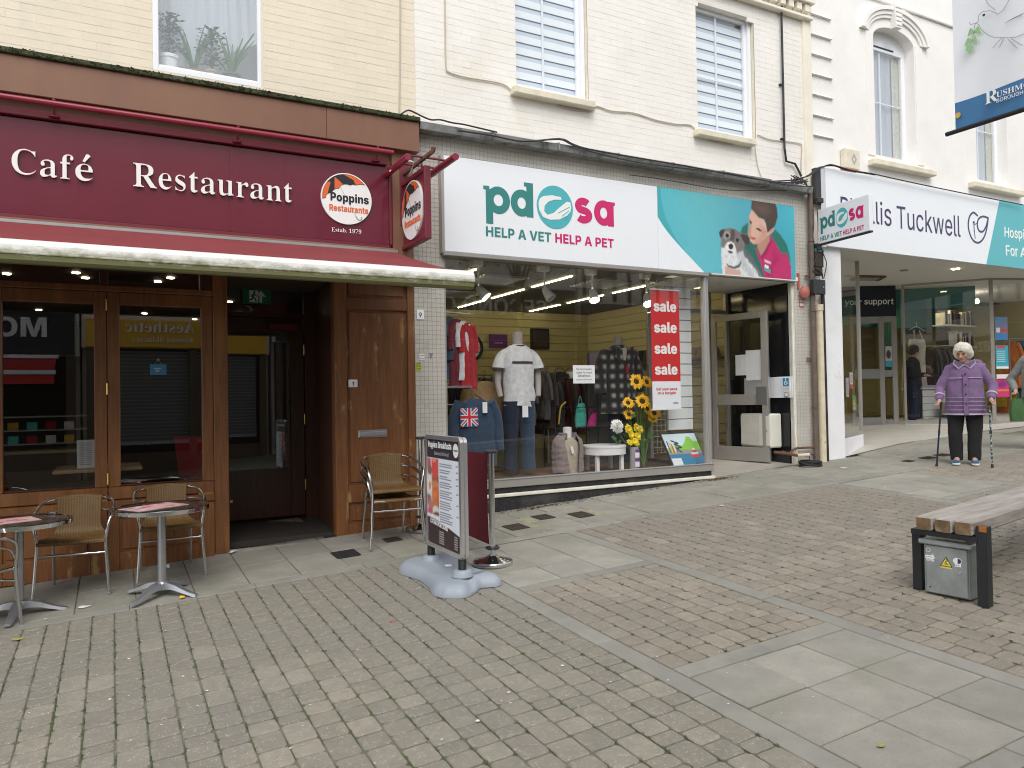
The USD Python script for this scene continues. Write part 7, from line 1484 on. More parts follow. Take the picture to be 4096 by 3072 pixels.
# ================================================================ cafe furniture
def make_chair(label, loc, rz):
    t = thing('wicker_chair', label, 'chair', loc, rz, group='wicker and aluminium cafe chairs')
    R = .0125
    for s in (-1, 1):
        leg = spline([(s * .262, -.272, 0), (s * .245, -.255, .25), (s * .237, -.245, .43), (s * .252, -.243, .53), (s * .268, -.215, .605), (s * .272, -.15, .645), (s * .272, -.02, .675), (s * .255, .10, .705), (s * .205, .175, .722), (s * .150, .205, .730)], 6)
        obj(t, 'front_leg', MB().tube(leg, R, 10), 'alu_tube', smooth=60)
        obj(t, 'rear_leg', MB().tube(spline([(s * .205, .275, 0), (s * .200, .225, .22), (s * .195, .15, .40), (s * .195, .05, .418), (s * .21, -.2, .422), (s * .232, -.238, .425)], 5), R * .95, 10), 'alu_tube', smooth=60)
        obj(t, 'foot_cap', MB().lathe([(0, 0), (.015, 0), (.015, .018), (0, .018)], (s * .262, -.272, .001), 10), 'cast_alu')
        obj(t, 'arm_brace', MB().tube(spline([(s * .24, -.235, .50), (s * .262, -.16, .575), (s * .262, .0, .61), (s * .235, .11, .62), (s * .16, .185, .625)], 5), .009, 8), 'alu_tube', smooth=60)
    obj(t, 'cross_bar', MB().tube([(-.24, -.248, .335), (.24, -.248, .335)], .0095, 8), 'alu_tube', smooth=60)
    prof = spline([(-.262, .418), (-.25, .438), (-.2, .447), (-.08, .438), (.04, .428), (.11, .440), (.150, .480), (.170, .55), (.188, .64), (.205, .718), (.212, .742), (.224, .738)], 4)
    n = len(prof); hwid = np.interp(np.linspace(0, 1, n), [0, .12, .3, .45, .53, .6, .75, 1.0], [.238, .243, .232, .205, .172, .158, .160, .178])
    P = np.zeros((n, 17, 3))
    for i, (y, z) in enumerate(prof):
        b = np.clip((i / n - .5) * 3, 0, 1)
        for j in range(17):
            q = (j - 8) / 8; P[i, j] = (q * hwid[i], y - b * .035 * (q * q), z - (1 - b) * .012 * (1 - q * q) * (1 if i > 6 else .3))
    obj(t, 'wicker_seat', MB().grid(P[:int(n * .53)], .014), 'rattan', smooth=50); obj(t, 'wicker_back', MB().grid(P[int(n * .53) - 1:], .014), 'rattan', smooth=50)
    obj(t, 'back_hoop', MB().tube(spline([(-.18, .195, .726), (-.09, .215, .738), (0, .22, .741), (.09, .215, .738), (.18, .195, .726)], 5), .019, 10), 'rattan', smooth=60)
    obj(t, 'seat_edge', MB().tube(spline([(-.24, -.25, .432), (0, -.262, .428), (.24, -.25, .432)], 5), .015, 8), 'rattan', smooth=60)
    return t
def on(x, y, dz=0.0): return (x, y, gz(x, y) + .002 + dz)
ch0 = make_chair('wicker chair behind the nearer round table, left of the doorway', on(.42, 7.155), .03)
dup(ch0, on(-.27, 7.095), -.10, 'wicker chair between the two round tables')
dup(ch0, on(-.955, 6.30), math.radians(142), 'wicker chair cut off by the left edge of the picture')
dup(ch0, on(2.37, 7.0), -.06, 'lower of the two stacked wicker chairs by the wooden pillar')
dup(ch0, on(2.372, 6.985, .092), -.05, 'upper of the two stacked wicker chairs by the wooden pillar')
def make_table(label, loc, rz):
    t = thing('round_table', label, 'table', loc, rz, group='round cafe tables')
    obj(t, 'table_top', MB().lathe([(0, .662), (.32, .662), (.322, .668), (.322, .686), (.318, .690), (0, .690)], sides=64), 'table_top', smooth=35)
    obj(t, 'rim', MB().lathe([(.322, .660), (.345, .660), (.349, .664), (.349, .692), (.345, .696), (.327, .696), (.322, .690)], sides=64), 'chrome', smooth=35)
    obj(t, 'column', MB().tube([(0, 0, .085), (0, 0, .655)], .031, 24), 'cast_alu', smooth=40); obj(t, 'collar', MB().lathe([(.0, .62), (.05, .64), (.12, .652), (.12, .66), (0, .66)], sides=24), 'black_plastic')
    obj(t, 'hub', MB().lathe([(0, .06), (.05, .065), (.055, .085), (.048, .105), (.034, .115), (0, .115)], sides=24), 'cast_alu', smooth=40)
    for k in range(4):
        a = math.pi / 4 + k * math.pi / 2; d = np.array([math.cos(a), math.sin(a), 0]); s = np.array([-d[1], d[0], 0]); secs = []
        for q, (rr, zt, zb_, w) in enumerate([(.03, .105, .05, .034), (.08, .10, .055, .036), (.14, .085, .05, .034), (.20, .058, .032, .030), (.26, .036, .016, .026), (.30, .028, .004, .024), (.315, .022, .003, .02)]):
            secs.append([d * rr + s * w + [0, 0, zb_], d * rr + s * w * .75 + [0, 0, zt], d * rr - s * w * .75 + [0, 0, zt], d * rr - s * w + [0, 0, zb_]])
        v = np.array(secs).reshape(-1, 3); n = len(secs); F = [(i * 4 + j, i * 4 + (j + 1) % 4, (i + 1) * 4 + (j + 1) % 4, (i + 1) * 4 + j) for i in range(n - 1) for j in range(4)]
        F.append(((n - 1) * 4, (n - 1) * 4 + 1, (n - 1) * 4 + 2, (n - 1) * 4 + 3)); obj(t, 'foot', MB().add(v, np.array(F)[:, ::-1]), 'cast_alu', smooth=30)
    return t
tb0 = make_table('nearer round table with a pink menu, standing left of the cafe doorway', on(.33, 6.49), .03)
dup(tb0, on(-.62, 6.62), math.radians(37), 'round table cut by the left edge of the picture')
def placemat(c, rz, label, seed):
    r = random.Random(seed); t = thing('paper_menu', label, 'menu', c, rz, group='pink paper menus on the round tables'); L = []
    for k in range(26): x, y = r.uniform(0, .40), r.uniform(0, .26); L.append((rect(x, x + r.uniform(.03, .1), y, y + r.uniform(.015, .05)), r.choice([(.55, .12, .12), (.7, .35, .36), (.62, .42, .2), (.7, .6, .6), (.35, .05, .08)]), .006))
    painted(t, 'print', (-.21, -.135, .0022), (1, 0, 0), (0, 1, 0), .42, .27, (.66, .38, .40), L, n=60); obj(t, 'sheet', bx(-.21, .21, -.135, .135, .0, .0015), 'paper')
placemat((.28, 6.50, on(.33, 6.49)[2] + .691), .55, 'pink paper menu lying on the nearer round table', 3); placemat((-.72, 6.66, on(-.62, 6.62)[2] + .691), .35, 'pink paper menu lying on the left round table', 4)
# ================================================================ swinging pavement sign
AB = np.array([2.335, 5.55]); zA = gz(*AB) + .004
ab = thing('pavement_sign', 'tall breakfast menu board on springs with a pale grey moulded base', 'sign')
pl = np.array([(-.22, -.50), (-.10, -.58), (.02, -.52), (.10, -.44), (.16, -.46), (.24, -.48), (.29, -.40), (.25, -.22), (.20, 0), (.25, .24), (.29, .44), (.22, .53), (.12, .50), (.04, .44), (-.06, .50), (-.2, .46), (-.27, .34), (-.23, .14), (-.205, 0), (-.22, -.2), (-.26, -.38)])
outl = sg.Polygon(spline(np.vstack([pl, pl[:1]]), 5))
def dome_mesh(pg, H, n=9, base=0.0):
    """a rounded slab: shrinking outlines stacked up"""
    mb = MB(); rings = []; N = 96
    for k in range(n):
        t = k / (n - 1); ins = .085 * (1 - math.cos(t * math.pi / 2)) if k else -.0; z = base + H * math.sin(t * math.pi / 2); q = pg.buffer(-ins)
        q = max(q.geoms, key=lambda a: a.area) if hasattr(q, 'geoms') else q
        ln = q.exterior; c = q.centroid; pts = [ln.interpolate(s, normalized=True) for s in np.linspace(0, 1, N, endpoint=False)]; P = np.array([(p.x, p.y) for p in pts]); a0 = np.argmin(np.abs(np.arctan2(P[:, 1] - 0, P[:, 0] - 0) - 0) + (P[:, 0] < 0) * 9); P = np.roll(P, -a0, axis=0)
        if not ln.is_ccw: P = np.vstack([P[:1], P[:0:-1]])
        rings.append(np.c_[P, np.full(N, z)])
    return rings, N
rings, N = dome_mesh(outl, .085)
v = np.vstack(rings); F = [(k * N + j, k * N + (j + 1) % N, (k + 1) * N + (j + 1) % N, (k + 1) * N + j) for k in range(len(rings) - 1) for j in range(N)]
top = sg.Polygon(rings[-1][:, :2])
import manifold3d as m3
def closed(v, f):
    m = m3.Mesh(np.asarray(v, np.float32), np.asarray(f, np.uint32)); m.merge(); q = m3.Manifold(m)
    return q if q.volume() > 0 else m3.Manifold(m3.Mesh(np.asarray(v, np.float32), np.asarray(f, np.uint32)[:, ::-1].copy()))
nv = len(v); v = np.vstack([v, [[0, 0, .085]], [[0, 0, 0]]]); F = [t for q in F for t in ((q[0], q[1], q[2]), (q[0], q[2], q[3]))]; kk = (len(rings) - 1) * N
F += [(kk + j, kk + (j + 1) % N, nv) for j in range(N)] + [((j + 1) % N, j, nv + 1) for j in range(N)]
mm = closed(v, F).refine_to_length(.03)
# hand hole dip and the two saddle-shaped hollows
tm_ = mm.to_mesh(); hv = np.array(tm_.vert_properties[:, :3], float); f_ = np.array(tm_.tri_verts); d1 = np.exp(-(((hv[:, 0] + .02) / .13) ** 2 + ((hv[:, 1]) / .16) ** 2)); hv[:, 2] -= .03 * d1 * (hv[:, 2] > .03)
d2 = np.exp(-(((hv[:, 0] - .02 + .25 * (np.abs(hv[:, 1]) - .4)) / .045) ** 2)) * np.clip((np.abs(hv[:, 1]) - .36) / .1, 0, 1); hv[:, 2] -= .028 * d2 * (hv[:, 2] > .02)
sl_ = m3.Manifold.hull_points(np.array([(p[0], p[1], z) for p in sg.LineString([(.10, -.335), (.205, -.30)]).buffer(.021, 6).exterior.coords[:-1] for z in (-.05, .3)]))
cut_ = (closed(hv, f_) - sl_).to_mesh(); hv = np.array(cut_.vert_properties[:, :3], float); f_ = np.array(cut_.tri_verts)
hv[:, 0] += AB[0]; hv[:, 1] += AB[1]; hv[:, 2] += np.array([gz(x, y) for x, y in hv[:, :2]]) + .004
obj(ab, 'base', (hv, f_), 'grey_plastic', smooth=50)
for dy, nm in ((-.33, 'front'), (.30, 'rear')):
    obj(ab, 'socket', MB().lathe([(.085, 0), (.075, .03), (.068, .045), (.055, .05), (0, .05)], (AB[0] - .0, AB[1] + dy, zA + .075), 28), 'grey_plastic', smooth=45)
    sx_ = MB(); z0 = zA + .12
    sx_.tube([(AB[0] + .026 * math.cos(a), AB[1] + dy + .026 * math.sin(a), z0 + a / 60 * .085) for a in np.linspace(0, 60, 240)], .0065, 6); obj(ab, 'spring', sx_, 'black_paint', smooth=60)
    obj(ab, 'spring_core', MB().tube([(AB[0], AB[1] + dy, z0 - .01), (AB[0], AB[1] + dy, z0 + .10)], .021, 12), 'black_paint'); obj(ab, 'spring_cap', MB().tube([(AB[0], AB[1] + dy, z0 + .085), (AB[0], AB[1] + dy, z0 + .125)], .028, 16), 'alu_bright', smooth=40)
obj(ab, 'filler_cap', MB().lathe([(0, 0), (.03, 0), (.028, .008), (0, .01)], (AB[0] + .05, AB[1] + .06, zA + .072), 20), 'ink_white')
bx0_, by0, by1, bz0_, bz1_ = AB[0] - .028, 5.16, 5.885, .495, 1.415
fr = sg.box(0, 0, by1 - by0, bz1_ - bz0_).buffer(-.05).buffer(.05, 12); fi = sg.box(.034, .034, by1 - by0 - .034, bz1_ - bz0_ - .034)
for x_ in (AB[0] - .030, AB[0] + .004): obj(ab, 'frame', MB().poly(fr.difference(fi), .026, (x_ + .026, by1, bz0_), (0, -1, 0), FZ), 'alu_bright', smooth=30)
obj(ab, 'core', MB().poly(fr.buffer(-.012), .008, (AB[0] + .006, by1, bz0_), (0, -1, 0), FZ), 'ink_grey')
w_, h_ = by1 - by0 - .06, bz1_ - bz0_ - .06
Lm = [(rect(0, 1, h_ - .155, h_), (.030, .022, .030), .004), (sg.Polygon([(0, 0), (w_, 0), (w_, .13)] + [(w_ - q * w_, .13 + .085 * math.sin(q * 1.45)) for q in np.linspace(0, 1, 12)]), (.035, .020, .020), .004),
      (rect(.0, .105, .24, h_ - .16), (.55, .52, .52), .004), (rect(.105, .245, .24, h_ - .16), (.60, .12, .09), .004)]
for x, z, rx, rz, c in ((.03, .66, .05, .05, (.5, .1, .12)), (.06, .60, .05, .04, (.25, .12, .10)), (.05, .47, .055, .09, (.72, .70, .66)), (.055, .47, .025, .035, (.70, .25, .10)), (.03, .35, .05, .05, (.35, .12, .12)), (.07, .30, .05, .05, (.45, .20, .15)), (.05, .26, .05, .03, (.55, .10, .18)), (.17, .62, .06, .07, (.66, .08, .08)), (.15, .70, .05, .03, (.7, .3, .25)), (.19, .53, .08, .03, (.40, .10, .05)), (.17, .49, .08, .03, (.55, .25, .12)), (.2, .42, .05, .05, (.62, .16, .04)), (.16, .40, .04, .04, (.7, .22, .05)), (.21, .36, .04, .03, (.6, .14, .04)), (.15, .33, .05, .04, (.5, .2, .08)), (.18, .28, .07, .035, (.72, .68, .6)), (.2, .25, .06, .02, (.12, .1, .05))):
    Lm.append((ell(x, z, rx, rz).intersection(rect(0, .245, .24, h_ - .16)), c, .02))
rr = random.Random(6); z = h_ - .20
for grp in (2, 2, 2, 3, 4, 4, 5):
    for k in range(grp):
        Lm.append((rect(.265, .265 + rr.uniform(.16, .27), z, z + .0085), (.16, .16, .2), .006))
        if k == 0: Lm.append((rect(w_ - .075, w_ - .03, z, z + .0085), (.16, .16, .2), .006))
        z -= .0185
    z -= .012
for k in range(6): Lm.append((rect(.24, .34, .115 - k * .018, .122 - k * .018), (.45, .43, .43), .006)); Lm.append((rect(w_ - .12, w_ - .06, .115 - k * .018, .122 - k * .018), (.45, .43, .43), .006))
for sgn, xo in ((1, AB[0] - .0225),):
    painted(ab, 'menu_print', (xo, by1 - .03, bz0_ + .03), (0, -1, 0), FZ, w_, h_, (.70, .74, .80), Lm, n=230)
    at_ = lambda g, m_, nm: obj(ab, nm, MB().poly(g, .001, (xo - .0003, by1 - .03, bz0_ + .03), (0, -1, 0), FZ), m_)
    at_(fit(glyphs('Poppins Breakfasts', .07, 780), .03, w_ - .15, h_ - .085, h_ - .018), 'ink_white', 'lettering'); at_(fit(glyphs('(Served All Day)', .04, 500), .16, w_ - .21, h_ - .135, h_ - .10), 'ink_grey', 'lettering')
    at_(affinity.rotate(fit(glyphs('EXTRA PORTIONS', .05, 700), .06, .42, .155, .195), -4), 'ink_white', 'lettering'); at_(ell(w_ - .07, h_ - .075, .05, .055), 'ink_white', 'round_badge'); at_(fit(glyphs('Poppins', .05, 800), w_ - .112, w_ - .028, h_ - .085, h_ - .065).buffer(.0005), 'ink_black', 'lettering')
    at_(sg.Point(w_ - .07, h_ - .075).buffer(.05).intersection(rect(w_ - .2, w_, h_ - .05, h_)), 'ink_orange', 'round_badge') if False else None
# ================================================================ barrier of two posts and a cloth
def stanchion(x, y, label):
    z = gz(x, y) + .003; t = thing('barrier_post', label, 'barrier post', (x, y, z), group='chrome barrier posts')
    obj(t, 'foot', MB().lathe([(0, 0), (.168, 0), (.172, .006), (.172, .026), (.165, .034), (.09, .05), (.05, .068), (.04, .075), (0, .075)], sides=48), 'chrome', smooth=30)
    obj(t, 'tube', MB().tube([(0, 0, .07), (0, 0, .93)], .0255, 24), 'chrome', smooth=40)
    for zc in (.135, .945): obj(t, 'collar', MB().lathe([(.026, -.014), (.05, -.010), (.062, 0), (.060, .008), (.04, .014), (0, .014)], (0, 0, zc), 28), 'black_plastic', smooth=30); obj(t, 'hook', MB().tube(spline([(.05, 0, zc), (.062, .03, zc + .005), (.045, .058, zc + .01)]), .008, 6), 'black_plastic')
    return t
stanchion(2.81, 5.655, 'front barrier post of chrome with a round foot beside the menu board'); stanchion(2.80, 7.26, 'rear barrier post of chrome behind the menu board, close to the tiled pier')
ny, nz = 40, 16; P = np.zeros((nz, ny, 3))
for i in range(nz):
    for j in range(ny):
        t, s = j / (ny - 1), i / (nz - 1); y = 5.72 + 1.47 * t; zt_, zb_ = gz(2.81, y) + .93, gz(2.81, y) + .155
        P[i, j] = (2.81 + .012 * math.sin(t * 9) * math.sin(s * 3) , y + .02 * math.sin(s * math.pi) * (1 if t < .5 else -1), zb_ + (zt_ - zb_) * s - .025 * math.sin(t * math.pi) * s)
obj(None, 'barrier_banner', MB().grid(P, .003), 'banner_cloth', label='plain wine red cloth banner stretched between the two barrier posts', cat='banner', smooth=60)
# ================================================================ bench with a steel cabinet under it
bn_ = thing('bench', 'weathered timber bench of three thick beams on black steel posts', 'bench')
u = np.array([1.0, .105, .045]); u /= np.linalg.norm(u); s = np.array([-.105, 1.0, .0]); s /= np.linalg.norm(s); wv = np.cross(u, s)
o = np.array([4.835, 2.845, .862]); Lb = 2.6
for k in range(3):
    a = o + s * (.004 + k * .1245) + s * 0; q = obj(bn_, 'beam', MB().obox(a - wv * .09 + u * rng.uniform(0, .006), u * Lb, s * .1085, wv * .09, .010), 'bench_wood')
    obj(q, 'end_grain', MB().obox(a - wv * .083 + u * -.002 + s * .007, u * .0045, s * .094, wv * .076, .001), 'bench_end')
bn_w = .3655
for (px_, py_, nm) in ((4.905, 2.842, 'post'), (4.918, 3.222, 'post'), (7.2, 3.06, 'post'), (7.16, 3.48, 'post')):
    zt_ = .85 + .045 * (px_ - 4.9)
    pst = obj(bn_, 'post', MB().obox((px_ - .035, py_ - .065 * (py_ < 3.1) , gz(px_, py_) - .01), (.07, .007, 0), (-.005, .065, 0), (0, 0, zt_ - gz(px_, py_) - (0.095 if py_ > 3.1 and px_ < 5 else .0)), .003), 'black_paint')
    if px_ < 5 and py_ < 3: obj(pst, 'rust_chip', MB().obox((px_ - .038, py_ - .066, zt_ - .045), (.004, 0, 0), (-.002, .045, 0), (0, 0, .04)), 'rust_chip')
obj(bn_, 'cross_plate', MB().obox((4.86, 2.83, .735), (.07, .007, 0), (-.045, .42, 0), (0, 0, .035)), 'black_paint')
obj(bn_, 'cross_plate', MB().obox((7.15, 3.06, .82), (.07, .007, 0), (-.045, .42, 0), (0, 0, .035)), 'black_paint')
cb = thing('steel_cabinet', 'galvanised steel cabinet with stickers under the end of the bench', 'cabinet')
c0, c1 = np.array([4.88, 2.895, 0]), np.array([4.842, 3.185, 0]); v_ = c1 - c0; Lc = np.linalg.norm(v_); v_ /= Lc; n_c = np.array([v_[1], -v_[0], 0])   # n_c points into the cabinet (+x)
zc0 = gz(4.86, 3.04) + .012
obj(cb, 'body', MB().obox(c0 + n_c * .014 + [0, 0, zc0], v_ * Lc, n_c * .19, (0, 0, .675 - zc0), .006), 'galv'); obj(cb, 'door', MB().obox(c0 + v_ * .012 + [0, 0, zc0 + .008], v_ * (Lc - .03), n_c * .0135, (0, 0, .663 - zc0), .004), 'galv')
obj(cb, 'hood', MB().obox(c0 - v_ * .022 - n_c * .02 + [0, 0, .676], v_ * (Lc + .044), n_c * .24, (0, 0, .034), .008), 'galv'); obj(cb, 'top_plate', MB().obox(c0 + n_c * .06 + v_ * .05 + [0, 0, .7105], v_ * (Lc - .12), n_c * .1, (0, 0, .012)), 'putty')
dq = lambda a, z: c0 + v_ * (Lc - a) - n_c * .0006 + [0, 0, z]
on_door = lambda g, m_, nm, a, z, h=.0006, k=0: obj(cb, nm, MB().poly(g, .0006, dq(a, z) - n_c * .0007 * k, -v_, FZ), m_)
zd = zc0
on_door(sg.Polygon([(0, 0), (.07, 0), (.035, .06)]).buffer(.003), 'ink_black', 'warning_sign', .115, .545); on_door(sg.Polygon([(.003, .002), (.067, .002), (.035, .056)]), 'ink_yellow', 'warning_sign', .115, .545, k=1); on_door(rect(0, .072, -.014, -.004), 'ink_yellow', 'warning_strip', .114, .545)
on_door(unary_union([stroke([(.03, .012), (.038, .022), (.03, .028), (.044, .042)], .004), stroke([(.02, .014), (.034, .016), (.05, .012)], .003), ell(.038, .045, .003)]), 'ink_black', 'warning_figure', .115, .545, k=2)
on_door(unary_union([ell(.02, .03, .018, .013), ell(.045, .03, .02, .014), rect(.01, .06, .004, .014), sg.Polygon([(.045, .04), (.052, .055), (.06, .04)])]), 'ink_white', 'sticker', .012, .56); on_door(unary_union([stroke([(.01, .03), (.03, .034), (.05, .03)], .004), stroke([(.014, .01), (.05, .008)], .003)]), 'ink_grey', 'sticker_mark', .012, .56, k=1)
on_door(unary_union([ell(.028, .03, .027, .022), rect(.014, .05, -.006, .02)]), 'ink_white', 'sticker', .192, .56); on_door(ell(.030, .031, .022, .017).intersection(rect(.03, .06, .0, .06)), 'ink_navy', 'sticker_mark', .192, .56, k=1); on_door(unary_union([ell(.024, .004, .003), ell(.036, .004, .003)]), 'ink_black', 'sticker_mark', .192, .56, k=1)
on_door(sg.Point(.015, .015).buffer(.015).difference(sg.Point(.015, .015).buffer(.0115)), 'ink_white', 'sticker', .022, .622)
lk = dq(.232, .515); obj(cb, 'lock', MB().tube([lk + n_c * .005, lk - n_c * .008], [.012, .011], 16), 'chrome', smooth=40); obj(cb, 'rivet', MB().tube([dq(.045, .39) + n_c * .003, dq(.045, .39) - n_c * .003], .005, 10), 'iron_dark')
# ================================================================ pipes, cables and boxes on the fronts
def cable(par, nm, pts, r=.006, m_='cable', n=6): return obj(par, nm, MB().tube(spline(pts, n), r, 6), m_)
dp = thing('downpipe', 'brown rainwater pipe between the tiled pier and the white column', 'pipe')
xd, yd = 8.991, 7.50
obj(dp, 'pipe', MB().tube([(xd, yd, gz(xd, yd) + .05), (xd, yd, 4.62)], .036, 14), 'pipe_brown', smooth=50)
for z in (1.5, 2.9, 3.92): obj(dp, 'bracket', MB().tube([(xd, yd, z - .02), (xd, yd, z + .02)], .045, 14), 'pipe_brown'); 
for z in (2.2, 3.4): obj(dp, 'clamp', bx(xd - .09, xd + .06, 7.515, 7.55, z - .012, z + .012), 'pipe_brown')
p2 = thing('cream_pipe', 'peeling cream painted pipe low between the two shops', 'pipe'); xc_ = 9.164; obj(p2, 'pipe', MB().tube([(xc_, 7.52, gz(xc_, 7.52)), (xc_ - .01, 7.52, 2.93)], .05, 16), 'pipe_cream', smooth=50); obj(p2, 'socket', MB().tube([(xc_ - .01, 7.52, 2.9), (xc_ - .01, 7.52, 2.99)], .058, 16), 'pipe_cream')
p3 = thing('dark_pipe', 'dark slim pipe beside the white column', 'pipe'); xk = 9.251; obj(p3, 'pipe', MB().tube([(xk + .005, 7.53, gz(xk, 7.53)), (xk - .005, 7.53, 3.14)], .03, 12), 'pipe_black', smooth=50)
obj(p3, 'clip', bx(xk - .04, xk + .035, 7.545, 7.6, 1.55, 1.575), 'pipe_black')
obj(hos, 'gap_wall', bx(9.10, 9.25, 7.585, 7.69, .6, 4.9), 'ivory_render')
p4 = thing('black_pipe', 'thin black waste pipe running down the ivory upper wall and bending right', 'pipe'); w4 = [(8.813, 7.711), (8.677, 7.345), (8.673, 7.233), (8.671, 5.282), (8.7, 5.085), (8.882, 5.072), (8.972, 4.954), (9.007, 4.903)]
obj(p4, 'pipe', MB().tube([(x, 7.66, z) for x, z in w4], .016, 10), 'pipe_black', smooth=50)
for zf_ in (5.4, 6.2): obj(p4, 'bracket', bx(w4[3][0] - .05, w4[3][0] + .02, 7.665, 7.70, zf_, zf_ + .02), 'pipe_black')
bxs = thing('junction_box', 'black cable box between the tiled pier and the white column', 'box'); a_, b_ = (8.932, 3.127), (9.183, 3.34); obj(bxs, 'housing', bx(a_[0], b_[0], 7.42, 7.50, a_[1], b_[1], .008), 'black_plastic'); obj(bxs, 'lid_screw', MB().tube([(b_[0] - .05, 7.425, (a_[1] + b_[1]) / 2), (b_[0] - .05, 7.415, (a_[1] + b_[1]) / 2)], .012, 10), 'steel')
bxs = thing('cable_bracket', 'dark steel plate with clamp beside the left end of the white shop sign', 'bracket'); a_, b_ = (9.106, 4.478), (9.225, 4.998); obj(bxs, 'plate', bx(a_[0], b_[0], 7.49, 7.56, a_[1], b_[1], .004), 'pipe_black'); obj(bxs, 'clamp', bx(a_[0] - .02, b_[0] - .01, 7.44, 7.489, a_[1], a_[1] + .07, .008), 'pipe_black')
ow = thing('meter_socket', 'old grey green electrical fitting with wires above the black cable box', 'fitting'); a_, b_ = (9.051, 3.533), (9.219, 3.751); obj(ow, 'body', bx(a_[0], b_[0], 7.47, 7.55, a_[1], b_[1], .01), 'iron'); obj(ow, 'cap', bx(a_[0] - .005, b_[0] + .005, 7.46, 7.55, b_[1] + .002, b_[1] + .05, .006), 'ink_teal_dark'); obj(ow, 'lower_block', bx(a_[0] - .01, b_[0] - .02, 7.475, 7.55, a_[1] - .12, a_[1] - .002, .01), 'iron')
ab_ = thing('alarm_bell', 'faded red alarm bell box high on the right tiled pier', 'alarm'); a_, b_ = (8.754, 3.073), (8.925, 3.234)
obj(ab_, 'shell', MB().loft([(0, 0, 0, .05, .04), (0, 0, .05, .085, .055), (.01, 0, .10, .09, .055), (.005, 0, .15, .06, .045), (0, 0, .17, .03, .03)], 14).xform(None, ((a_[0] + b_[0]) / 2, 7.51, a_[1])), 'alarm_red', smooth=40); obj(ab_, 'bracket', bx(a_[0] + .0, a_[0] + .03, 7.54, 7.572, b_[1] - .02, b_[1] + .20), 'alarm_red')
sx1_ = thing('sticker', 'small red and white sticker below the alarm bell on the right pier', 'sticker'); a_, b_ = (8.789, 2.941), (8.886, 3.051); painted(sx1_, 'print', (a_[0], 7.5655, a_[1]), FX, FZ, b_[0] - a_[0], b_[1] - a_[1], (.5, .08, .08), [(rect(.015, .095, .02, .06), (.75, .75, .75), .004), (rect(.015, .095, .075, .11), (.7, .6, .6), .004)], n=24)
ss = thing('pipe_stub', 'rusty pipework with a cut yellow end low on the right pier', 'pipe'); q1 = [(8.304, 0.878), (8.438, 0.847), (8.554, 0.905), (8.692, 0.912), (8.95, 0.906)]
obj(ss, 'upper_pipe', MB().tube(spline([(x, 7.5, z) for x, z in q1], 4), .016, 8), 'rust', smooth=50); q2 = [(8.095, 0.883), (8.449, 0.833), (8.539, 0.813), (8.781, 0.813)]; obj(ss, 'lower_pipe', MB().tube([(x, 7.45, z) for x, z in q2[:3]], .02, 8), 'rust'); obj(ss, 'cut_end', MB().tube([(q2[2][0], 7.45, q2[2][1]), (q2[3][0], 7.45, q2[3][1])], .024, 10), 'pipe_cream')
q3 = (8.602, 0.951); obj(ss, 'riser', MB().tube([(q3[0], 7.52, q3[1] - .1), (q3[0], 7.52, q3[1] + .12)], .014, 8), 'putty')
ccx, ccy = 8.71, 7.37
cl_ = thing('hose_coil', 'coil of black hose lying on the slabs at the foot of the right pier', 'hose'); mb = MB(); r = random.Random(3)
for k in range(6): mb.tube([(ccx + (.155 + r.uniform(-.012, .02)) * math.cos(a), ccy + (.125 + r.uniform(-.01, .015)) * math.sin(a), gz(ccx, ccy) + .016 + k * .011 + .006 * math.sin(a * 2 + k)) for a in np.linspace(0, 2 * math.pi, 33)], .0105, 7)
obj(cl_, 'coil', mb, 'black_rubber', smooth=60); obj(cl_, 'loose_end', MB().tube(spline([(ccx + .1, ccy + .1, gz(ccx, ccy) + .07), (ccx + .16, ccy + .12, gz(ccx, ccy) + .16), (ccx + .3, ccy + .12, gz(ccx, ccy) + .06), (ccx + .36, ccy + .1, gz(ccx, ccy) + .03)]), .006, 6), 'black_rubber')
cbs = thing('wall_cables', 'loose black and pale cables strung along the ivory wall and ledge', 'cables')
cable(cbs, 'cable', [(x, 7.685, z) for x, z in [(3.333, 6.247), (3.334, 5.924), (3.332, 5.623), (3.338, 5.428), (3.375, 5.389), (3.563, 5.371), (3.874, 5.382), (4.007, 5.383), (4.114, 5.362), (4.194, 5.304), (4.358, 5.296), (4.697, 5.306), (4.899, 5.241), (5.289, 5.268), (5.382, 5.343), (5.6, 5.32), (5.953, 5.352), (6.317, 5.318), (6.661, 5.318), (6.908, 5.343), (7.05, 5.254), (7.231, 5.197), (7.681, 5.198), (8.075, 5.307)]], .008, 'cable_pale', 4)
cable(cbs, 'cable', [(x, 7.685, z) for x, z in [(8.158, 5.401), (8.399, 5.37), (8.732, 5.389), (9.009, 5.399), (9.063, 5.346), (9.042, 5.115), (9.034, 4.871)]], .007, 'cable_pale', 4)
cable(cbs, 'cable', [(x, 7.685, z) for x, z in [(8.105, 5.253), (8.117, 5.109), (8.162, 4.911), (8.219, 4.801)]], .006, 'cable_pale', 4)
cable(cbs, 'cable', [(x, 7.69, z) for x, z in [(2.808, 6.135), (2.796, 5.525), (2.777, 4.862), (2.784, 4.809)]], .009, 'cable_pale', 4)
cable(cbs, 'cable', [(x, 7.385, z) for x, z in [(2.684, 4.697), (2.759, 4.749), (2.822, 4.744), (2.924, 4.712), (3.026, 4.692), (3.131, 4.709), (3.263, 4.699), (3.397, 4.702), (3.547, 4.694), (3.812, 4.678)]], .009, 'cable', 4)
